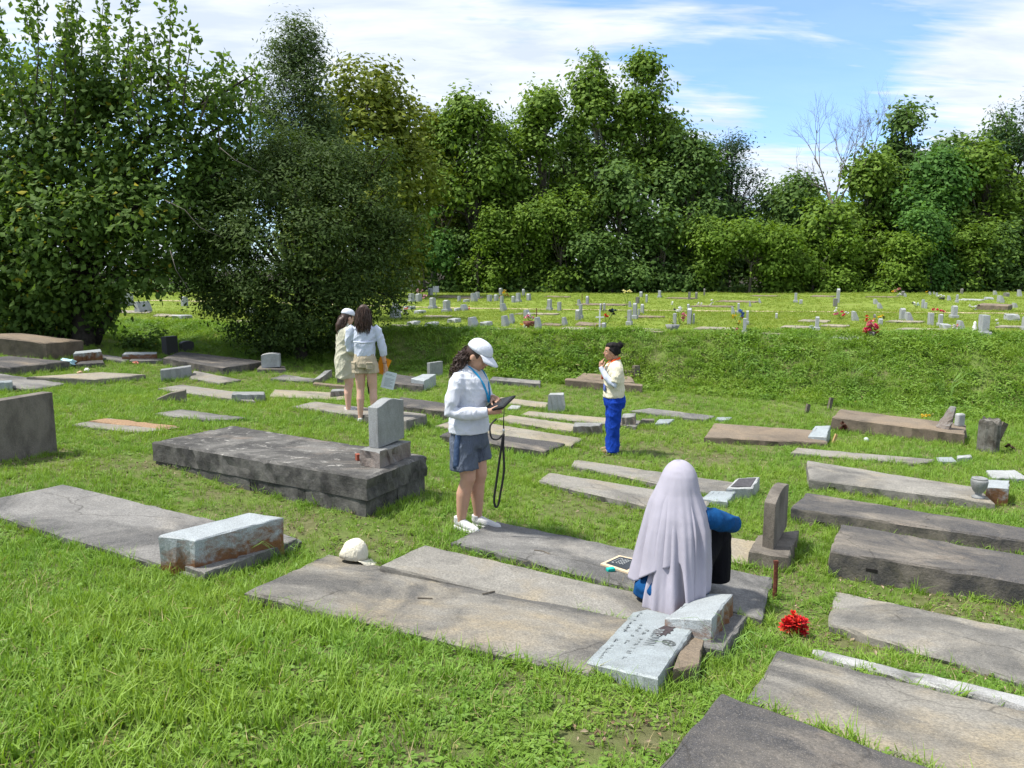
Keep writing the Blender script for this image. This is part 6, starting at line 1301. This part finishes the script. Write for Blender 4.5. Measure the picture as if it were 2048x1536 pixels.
g += [tube([(-.04,-.09,.11),(.14,-.18,.28),(.26,-.25,.43)], [.085,.08,.06], 12), tube([(.26,-.25,.43),(.28,-.25,.24),(.30,-.25,.06)], [.06,.055,.036], 12), tube([(-.04,.09,.11),(.16,.10,.26),(.30,.08,.42)], [.085,.08,.06], 12), tube([(.30,.08,.42),(.32,.08,.24),(.34,.08,.06)], [.06,.055,.036], 12), tube([(.28,-.25,.04),(.40,-.26,.03)], [.035,.025], 10), tube([(.32,.08,.04),(.44,.08,.03)], [.035,.025], 10)]
g += [tube([(-.03,-.17,.57),(.06,-.30,.50),(.14,-.385,.475),(.24,-.28,.50),(.32,-.14,.52)], [.05,.046,.042,.036,.026], 12), tube([(-.03,.13,.56),(.02,.10,.45),(.06,.08,.40),(.24,.02,.46),(.34,0,.50)], [.05,.046,.042,.036,.026], 12)]
g += hand_geo(aim((.32,-.14,.52), (.6,.8,0), (.2,0,1)), (.5,.5,.5,.5), (.5,.5), 1)+hand_geo(aim((.34,0,.50), (.5,-.8,0), (.2,0,1)), (.5,.5,.5,.5), (.5,.5), -1)
B5 = blob('body', g, .010, 2, SK4, P5); face_parts(HM, B5)
g = [tube([(-.06,.05,.03),(-.06,.04,.10),(-.06,.02,.22),(-.05,0,.40),(-.03,0,.54),(-.02,0,.60),(-.01,0,.64)], [(.24,.17),(.25,.18),(.18,.13),(.15,.11),(.155,.10),(.11,.075),(.06,.055)], 20), tube([(-.03,-.14,.575),(.01,-.22,.56),(.08,-.33,.505),(.14,-.385,.478),(.20,-.33,.49),(.29,-.18,.515)], [.070,.070,.063,.056,.052,.042], 14), tube([(-.03,.14,.575),(.02,.14,.45),(.06,.12,.40),(.20,.05,.46)], [.055,.052,.05,.045], 14)]
blob('tunic', g, .011, 2, M_TUN, P5, [(.009,(14,12,16),.5),(.007,(-20,16,9),1)], zmin=.012)
g = [tube([(-.05,-.05,.09),(.14,-.17,.27),(.25,-.27,.41),(.26,-.285,.44)], [.11,.11,.10,.085], 14), tube([(.25,-.29,.42),(.25,-.30,.25),(.25,-.295,.05)], [.098,.105,.108], 14), tube([(-.05,.08,.09),(.16,.10,.26),(.30,.08,.42)], [.11,.10,.085], 14), tube([(.30,.08,.42),(.31,.08,.24),(.32,.08,.05)], [.085,.085,.09], 14)]
blob('trousers', g, .011, 2, M_BLACKC, P5, [(.008,(10,14,8),.3)], zmin=.004)
for y, x in ((-.28,.33), (.08,.40)): blob('shoe', [tube([(x-.07,y,.04),(x,y,.045),(x+.1,y,.03)], [.035,.042,.03], 10)], .01, 2, M_BLACKC, P5, zmin=.003)
def veil(name, zs, yl, yr, xb, xf_, hem, t0, t1, amp, seed, off=0.0, nth=150, nz=60):
    rg = np.random.default_rng(seed); ph = rg.uniform(0, 6.3, 6); V, F = [], []
    for j in range(nz+1):
        s = j/nz
        for i in range(nth+1):
            th = t0+(t1-t0)*i/nth; zb = hem(th); z = zs[0]+(zb-zs[0])*s**1.08
            L_ = np.interp(-z, [-q for q in zs], yl); R_ = np.interp(-z, [-q for q in zs], yr); B_ = np.interp(-z, [-q for q in zs], xb); Fr = np.interp(-z, [-q for q in zs], xf_)
            c, sn = math.cos(th), math.sin(th); A = amp*min(1, max(0, (zs[0]-.13-z)/.33)); A = max(A, amp*.04)
            f = 1+A*(.6*math.sin(7*th+ph[0]+z*2.5)+.5*math.sin(11*th+ph[1]-z*1.5)+.35*math.sin(17*th+ph[2]+z*3)+.20*math.sin(27*th+ph[3]+z*5)+.12*math.sin(9*th+15*z+ph[4])+.05*math.sin(39*th-6*z+ph[5]))
            y = (L_ if c > 0 else R_)*c*f; x = (-B_ if sn > 0 else -Fr)*sn*f; cx_ = np.interp(-z, [-q for q in zs], np.linspace(.055, -.03, len(zs)))
            V.append((cx_+x*(1+off)-.004*0, y*(1+off), z))
    for j in range(nz):
        for i in range(nth): F.append((j*(nth+1)+i, j*(nth+1)+i+1, (j+1)*(nth+1)+i+1, (j+1)*(nth+1)+i))
    o = mk_local(name, V, F, M_LAV, P5, True); m = o.modifiers.new('s', 'SOLIDIFY'); m.thickness = .003; m.offset = 0; return o
zs = [.935,.932,.925,.91,.885,.85,.80,.74,.68,.60,.52,.40,.28,.16,.06,.0]
yl = [.001,.028,.048,.070,.092,.112,.132,.160,.190,.212,.228,.250,.270,.300,.315,.32]; yr = [.001,.028,.048,.070,.092,.108,.118,.130,.155,.185,.200,.205,.205,.200,.19,.185]
xb = [.001,.030,.052,.076,.100,.118,.132,.145,.165,.195,.215,.235,.25,.27,.285,.29]; xf_ = [.001,.028,.048,.066,.082,.09,.095,.10,.10,.11,.12,.12,.12,.12,.12,.12]
def hem_out(th):
    d = math.degrees(th) % 360
    return float(np.interp(d, [0,12,35,60,84,88,94,110,140,180,230,300,360], [.16,.15,.22,.30,.345,.33,.06,.05,.11,.14,.40,.40,.16]))
veil('headscarf', zs, yl, yr, xb, xf_, hem_out, 0, 2*math.pi, .078, 2)
def hem_in(th):
    d = math.degrees(th); return float(np.interp(d, [30,45,60,100,110], [.03,.012,.008,.010,.03]))
veil('headscarf_tail', zs, [v*.95 for v in yl], [v*.95 for v in yr], [v*.955 for v in xb], xf_, hem_in, R(38), R(112), .11, 5, 0, 40, 40)
# ------------------------------------------------------------------ grass, weeds, leaf litter (uncountable: one object each)
def grassmat(name, c1, c2, dry=(.30,.25,.11), trans=.35):
    b = NB(name); oi = b.n('ObjectInfo'); pos = b.n('NewGeometry').outputs['Position']
    at_ = b.n('Attribute', attribute_name='tone')
    f = b.math('ADD', b.math('MULTIPLY', at_.outputs['Fac'], .55), b.math('MULTIPLY', oi.outputs['Random'], .45))
    c = b.mix(f, c1, c2)
    patch = b.ramp(b.noise(pos, .9, 4, .6), (.35, 0.), (.68, 1.)); c = b.mix(b.math('MULTIPLY', patch, .55), c, tuple(min(1, x*y) for x, y in zip(c2, (1.25, 1.0, .9))))
    c = b.mix(b.math('MULTIPLY', b.ramp(f, (.90, 0.), (.95, 1.)), .8), c, dry)
    b.done(c, .55, .3); t = b.n('BsdfTranslucent'); b.set(t.inputs[0], b.mix(1.0, c, (1.2, 1.2, .5), 'MULTIPLY')); ms = b.n('MixShader'); ms.inputs[0].default_value = trans
    b.L.new(b.b.outputs[0], ms.inputs[1]); b.L.new(t.outputs[0], ms.inputs[2]); b.L.new(ms.outputs[0], b.out.inputs[0]); return b.m
GM = grassmat('grass_blade', (.110,.225,.026), (.23,.39,.056)); GMW = grassmat('weed_leaf', (.088,.19,.022), (.18,.32,.046)); GMS = grassmat('straw_blade', (.28,.24,.11), (.38,.33,.17), trans=.2); GMF = grassmat('lawn_blade', (.13,.215,.022), (.22,.30,.040))
LITM = plain('dry_leaf', (.22,.15,.09), .9, .5, 3)
def tuft(name, nb, h, spread, w, mat, seed, bend=.5, broad=False):
    rg = np.random.default_rng(seed); V, F, T = [], [], []
    for i in range(nb):
        a = rg.uniform(0, 2*math.pi); r = spread*math.sqrt(rg.random()); p = np.array([r*math.cos(a), r*math.sin(a), -.01]); b = rg.uniform(0, 2*math.pi); d = np.array([math.cos(b), math.sin(b), 0]); s = np.array([-d[1], d[0], 0]); H = h*rg.uniform(.45, 1.15); bd = bend*rg.uniform(.3, 1.3); o = len(V); tn = rg.random()
        if broad:      # a short stalk with a spoon-shaped leaf
            c = p+np.array([0, 0, H])+d*H*bd; n = np.array([d[0]*.4, d[1]*.4, 1]); l = w*rg.uniform(.8, 1.4)
            V += [c-d*l, c+s*l*.62+np.array([0, 0, .2*l]), c+d*l*1.0-np.array([0, 0, .15*l]), c-s*l*.62+np.array([0, 0, .2*l])]; F.append((o, o+1, o+2, o+3)); T += [tn]*4
            V += [p-s*w*.06, p+s*w*.06, c-d*l*.9]; F.append((o+4, o+5, o+6)); T += [tn]*3
        else:
            for f, ww in ((0, 1), (.5, .85)):
                q = p+np.array([0, 0, H*(f-.12*bd*f*f)])+d*H*bd*f*f; V += [q-s*w*ww/2, q+s*w*ww/2]; T += [tn]*2
            q = p+np.array([0, 0, H*(1-.3*bd)])+d*H*bd; V.append(q); T.append(tn); F += [(o, o+1, o+3, o+2), (o+2, o+3, o+4)]
    me = bpy.data.meshes.new(name); me.from_pydata([tuple(v) for v in V], [], F); me.update(); a_ = me.attributes.new('tone', 'FLOAT', 'POINT'); a_.data.foreach_set('value', np.array(T, np.float32)); me.materials.append(mat)
    return bpy.data.objects.new(name, me)
def scatter(name, label, pts, rot, scl, idx, protos, cat='grass'):
    colp = bpy.data.collections.new(name+'_kinds')
    for i, p in enumerate(protos): p.name = '%s_kind_%02d' % (name, i); colp.objects.link(p)
    me = bpy.data.meshes.new(name); me.vertices.add(len(pts)); me.vertices.foreach_set('co', pts.astype(np.float32).ravel())
    for nm, ty, d in (('rot', 'FLOAT_VECTOR', rot), ('scl', 'FLOAT', scl), ('idx', 'INT', idx)):
        a_ = me.attributes.new(nm, ty, 'POINT'); a_.data.foreach_set('vector' if ty == 'FLOAT_VECTOR' else 'value', d.astype(np.int32 if ty == 'INT' else np.float32).ravel())
    o = bpy.data.objects.new(name, me); COL.objects.link(o); tag(o, label, cat, kind='stuff')
    ng = bpy.data.node_groups.new(name+'_nodes', 'GeometryNodeTree'); ng.interface.new_socket('Geometry', in_out='INPUT', socket_type='NodeSocketGeometry'); ng.interface.new_socket('Geometry', in_out='OUTPUT', socket_type='NodeSocketGeometry')
    N, L = ng.nodes, ng.links; gi, go = N.new('NodeGroupInput'), N.new('NodeGroupOutput'); ci = N.new('GeometryNodeCollectionInfo'); ci.inputs['Collection'].default_value = colp; ci.inputs['Separate Children'].default_value = True; ci.inputs['Reset Children'].default_value = True
    ip = N.new('GeometryNodeInstanceOnPoints'); ip.inputs['Pick Instance'].default_value = True
    def attr(nm, ty): n = N.new('GeometryNodeInputNamedAttribute'); n.data_type = ty; n.inputs['Name'].default_value = nm; return n.outputs[0]
    L.new(gi.outputs[0], ip.inputs['Points']); L.new(ci.outputs[0], ip.inputs['Instance']); L.new(attr('idx', 'INT'), ip.inputs['Instance Index']); L.new(attr('rot', 'FLOAT_VECTOR'), ip.inputs['Rotation']); L.new(attr('scl', 'FLOAT'), ip.inputs['Scale']); L.new(ip.outputs[0], go.inputs[0])
    m = o.modifiers.new('scatter', 'NODES'); m.node_group = ng; return o
def inside(P, poly, grow=0.0):
    c = poly.mean(0); q = c+(poly-c)*(1+grow/np.maximum(.2, np.linalg.norm(poly-c, axis=1)))[:, None]; s = None; ok = np.ones(len(P), bool); area = np.sum(q[:, 0]*np.roll(q[:, 1], -1)-np.roll(q[:, 0], -1)*q[:, 1]); sg = np.sign(area)
    for i in range(len(q)):
        a, b = q[i], q[(i+1) % len(q)]; ok &= sg*((b[0]-a[0])*(P[:, 1]-a[1])-(b[1]-a[1])*(P[:, 0]-a[0])) > 0
    return ok
def clear(P, grow=-.015):
    keep = np.ones(len(P), bool)
    for poly in EXCL: keep &= ~inside(P, np.asarray(poly), grow)
    return keep
def vnoise(x, y, sc, seed):
    rg = np.random.default_rng(seed); T = rg.random((64, 64)); u, v = x*sc, y*sc; i, j = np.floor(u).astype(int), np.floor(v).astype(int); f, g = u-i, v-j; f = f*f*(3-2*f); g = g*g*(3-2*g)
    t = lambda a, b: T[a % 64, b % 64]
    return (t(i, j)*(1-f)+t(i+1, j)*f)*(1-g)+(t(i, j+1)*(1-f)+t(i+1, j+1)*f)*g
def region(y0, y1, dens, rg, margin=.9):
    A = (y1-y0); xm = lambda y: y*.68+margin; n = int(dens*A*(xm(y0)+xm(y1))); y = np.sqrt(rg.random(n)*(y1**2-y0**2)+y0**2); x = rg.uniform(-1, 1, n)*xm(y); return np.stack([x, y], 1)
# worn, half bare places (pixel centre, radius in metres)
BARE = [(gpt(x, y)[:2], r) for x, y, r in ((300,930,.5),(480,1000,.6),(640,1055,.55),(700,1050,.4),(1130,1015,.55),(1200,1000,.45),(1330,905,.7),(1230,925,.4),(1420,920,.6),(1500,895,.5),(1600,1180,.28),(1620,1240,.35),(1480,1080,.25),(1230,1490,.22),(1290,1480,.2),(1880,1005,.4),(2010,1010,.4),(1750,960,.3),(1760,1180,.35),(1900,1215,.35),(2020,1240,.3),(1700,1290,.3),(1800,1390,.3),(1960,1350,.3),(60,925,.4),(420,945,.5),(1690,880,.3),(1390,870,.3),(1130,945,.3),(700,1110,.3))]
def bare(P):
    f = np.zeros(len(P))
    for c, r in BARE: f = np.maximum(f, np.exp(-((P-c)**2).sum(1)/(r*r)))
    return f
rg = np.random.default_rng(77)
def finish(P, rg, s0, s1, tilt=.18, nk=6, wts=None):
    z = gz(P[:, 0], P[:, 1]); n = len(P); return np.c_[P, z], np.stack([rg.normal(0, tilt, n), rg.normal(0, tilt, n), rg.uniform(0, 6.3, n)], 1), rg.uniform(s0, s1, n), rg.choice(nk, n, p=wts)
# lower ground
pr = [tuft('t', 11, .085, .045, .0050, GM, i, .55) for i in range(4)]+[tuft('t', 9, .13, .04, .0048, GM, 10+i, .7) for i in range(2)]+[tuft('t', 10, .030, .05, .013, GMW, 20+i, .5, True) for i in range(3)]+[tuft('t', 6, .10, .07, .0032, GMS, 30+i, 1.5) for i in range(2)]
Q = np.concatenate([region(1.9, 5.2, 620, rg), region(5.2, 9, 420, rg), region(9, 14, 230, rg), region(14, 20.5, 130, rg)])
Q = Q[(Q[:, 1] < ybase(Q[:, 0])+.5)]; Q = Q[clear(Q)]
b_ = bare(Q); nz_ = vnoise(Q[:, 0], Q[:, 1], .9, 3)*.6+vnoise(Q[:, 0], Q[:, 1], 2.7, 4)*.4
keep = rg.random(len(Q)) < np.clip(1.1-.72*b_-.22*np.clip((.40-nz_)*4, 0, 1), .08, 1); Q = Q[keep]; b_ = b_[keep]; nz_ = nz_[keep]
P_, ro, sc_, ix = finish(Q, rg, .65, 1.15, .2, 11, [.16,.16,.16,.16,.06,.05,.08,.08,.06,.015,.015])
# broadleaf weeds gather in the near centre and along slab edges on the right
wz = np.exp(-(((Q[:, 0]-.35)/.9)**2+((Q[:, 1]-2.7)/.8)**2)) + .6*np.exp(-(((Q[:, 0]-2.4)/1.2)**2+((Q[:, 1]-4.4)/1.2)**2)); sw = rg.random(len(Q)) < wz*.6; ix[sw] = rg.integers(6, 9, sw.sum()); sc_[b_ > .4] *= .75
tall = np.exp(-(((Q[:, 0]+1.7)/1.1)**2+((Q[:, 1]-3.0)/1.3)**2)); sc_ *= 1+.45*tall; far_ = Q[:, 1] > 9; sc_[far_] *= 1.25
scatter('grass', 'uneven green grass and weeds between the graves of the lower ground', P_, ro, sc_, ix, pr)
# grass leaning over the slab edges
E = []
for poly in EXCL:
    poly = np.asarray(poly); c = poly.mean(0)
    if c[1] > 15: continue
    for i in range(len(poly)):
        a, b = poly[i], poly[(i+1) % len(poly)]; n = int(np.linalg.norm(b-a)*(38 if c[1] < 6 else 22)); t = rg.random(n); q = a+(b-a)*t[:, None]; o = q-c; o /= np.linalg.norm(o, axis=1)[:, None]; E.append(q+o*rg.uniform(.0, .06, n)[:, None])
E = np.concatenate(E); E = E[clear(E, -.01)]; E = E[rg.random(len(E)) < np.clip(.95-.7*bare(E)-.5*(vnoise(E[:, 0], E[:, 1], 1.5, 9) < .35), .08, 1)]
P_, ro, sc_, ix = finish(E, rg, .7, 1.35, .3, 9, [.16,.16,.15,.15,.11,.11,.06,.05,.05])
scatter('grass_fringe', 'longer grass fringing the edges of the grave slabs', P_, ro, sc_, ix, [tuft('t', 9, .10, .03, .0048, GM, 40+i, .75) for i in range(6)]+[tuft('t', 9, .035, .04, .014, GMW, 50+i, .5, True) for i in range(3)])
# bank
Q = region(13.5, 24, 190, rg, 2.5); t = (Q[:, 1]-ybase(Q[:, 0]))/(ycrest(Q[:, 0])-ybase(Q[:, 0])); Q = Q[(t > -.1) & (t < 1.08)]; Q = Q[rg.random(len(Q)) < np.clip(.35+1.3*vnoise(Q[:, 0], Q[:, 1], .8, 6), 0, 1)]
P_, ro, sc_, ix = finish(Q, rg, .7, 1.3, .35, 8, [.14,.14,.14,.13,.12,.12,.11,.10])
cl_ = vnoise(Q[:, 0], Q[:, 1], 1.1, 8); sc_ *= .75+.7*cl_
scatter('bank_grass', 'rank grass and creepers covering the bank below the far lawn', P_, ro, sc_, ix, [tuft('t', 16, .15, .10, .008, GM, 60+i, .9) for i in range(4)]+[tuft('t', 22, .08, .12, .022, GMW, 70+i, .6, True) for i in range(4)])
# tall pale grass clumps on the bank
def tallgrass(px, py, label, seed, k=1.0, n=16):
    c = gpt(px, py); rg = np.random.default_rng(seed); g = []
    e = empty('tall_grass_clump', c, label, 'grass clump')
    for i in range(n):
        a = rg.uniform(0, 6.3); d = np.array([math.cos(a), math.sin(a), 0]); L = k*rg.uniform(.35, .85); b0 = c+d*rg.uniform(0, .15)*k; b0[2] = G(b0[0], b0[1]); g.append(tube([b0, b0+np.array([0, 0, L*.55])+d*L*.12, b0+np.array([0, 0, L*.8])+d*L*.4, b0+np.array([0, 0, L*.72])+d*L*.7], [(.006*k,.002*k),(.008*k,.002*k),(.006*k,.002*k),.001], 4, cap=False))
    o = pt('blades', *join(*g), plain('tall_grass_%d' % seed, (.13,.24,.045), .6, .3), e); o['kind'] = 'stuff'
tallgrass(1890, 800, 'arching pale tall grass clump on the bank near the right edge', 1); tallgrass(1480, 760, 'tall grass clump on the bank above the brownish slab', 2); tallgrass(1700, 770, 'tall grass clump on the bank above the rust-brown slab', 3); tallgrass(1120, 735, 'tall grass clump on the bank left of the blue trousers', 4)
tallgrass(1455, 1330, 'long grass blades beside the footing of the marker engraved BROWN', 5, .36, 14); tallgrass(1375, 1375, 'long grass blades in front of the marker engraved BROWN', 6, .28, 10); tallgrass(560, 1130, 'long grass blades at the rust-stained marker\'s footing', 7, .3, 12)
# far lawn
Q = np.concatenate([region(18, 30, 55, rg, 3), region(30, 54, 14, rg, 3)]); Q = Q[Q[:, 1] > ycrest(Q[:, 0])-.3]; Q = Q[rg.random(len(Q)) < np.clip(.25+1.3*vnoise(Q[:, 0], Q[:, 1], .5, 12), 0, 1)]
P_, ro, sc_, ix = finish(Q, rg, .6, 1.1, .3, 4, None); sc_ *= 1+.02*(Q[:, 1]-20)
scatter('lawn_grass', 'short sunlit grass of the far lawn', P_, ro, sc_, ix, [tuft('t', 14, .07, .12, .011, GMF, 90+i, .8) for i in range(4)])
# dead leaves and soil crumbs in the bare places
Q = np.concatenate([c+rg.normal(0, r*.75, (int(240*r), 2)) for c, r in BARE]+[region(2, 9, 8, rg)]); Q = Q[clear(Q, -.0)]
P_, ro, sc_, ix = finish(Q, rg, .6, 1.4, .5, 3); P_[:, 2] += .012
def leaflet(seed):
    rg = np.random.default_rng(seed); l = .014; V = [(-l, 0, 0), (0, l*.45, .006), (l, 0, .002), (0, -l*.45, .007)]; me = bpy.data.meshes.new('t'); me.from_pydata(V, [], [(0, 1, 2, 3)]); me.materials.append([LITM, plain('dry_leaf_pale_%d' % seed, (.36,.29,.20), .9, .3), plain('dry_leaf_dark_%d' % seed, (.09,.06,.04), .9, .3)][seed % 3]); return bpy.data.objects.new('t', me)
scatter('leaf_litter', 'dry brown leaves and crumbs on the worn soil between graves', P_, ro, sc_, ix, [leaflet(i) for i in range(3)], 'leaf litter')
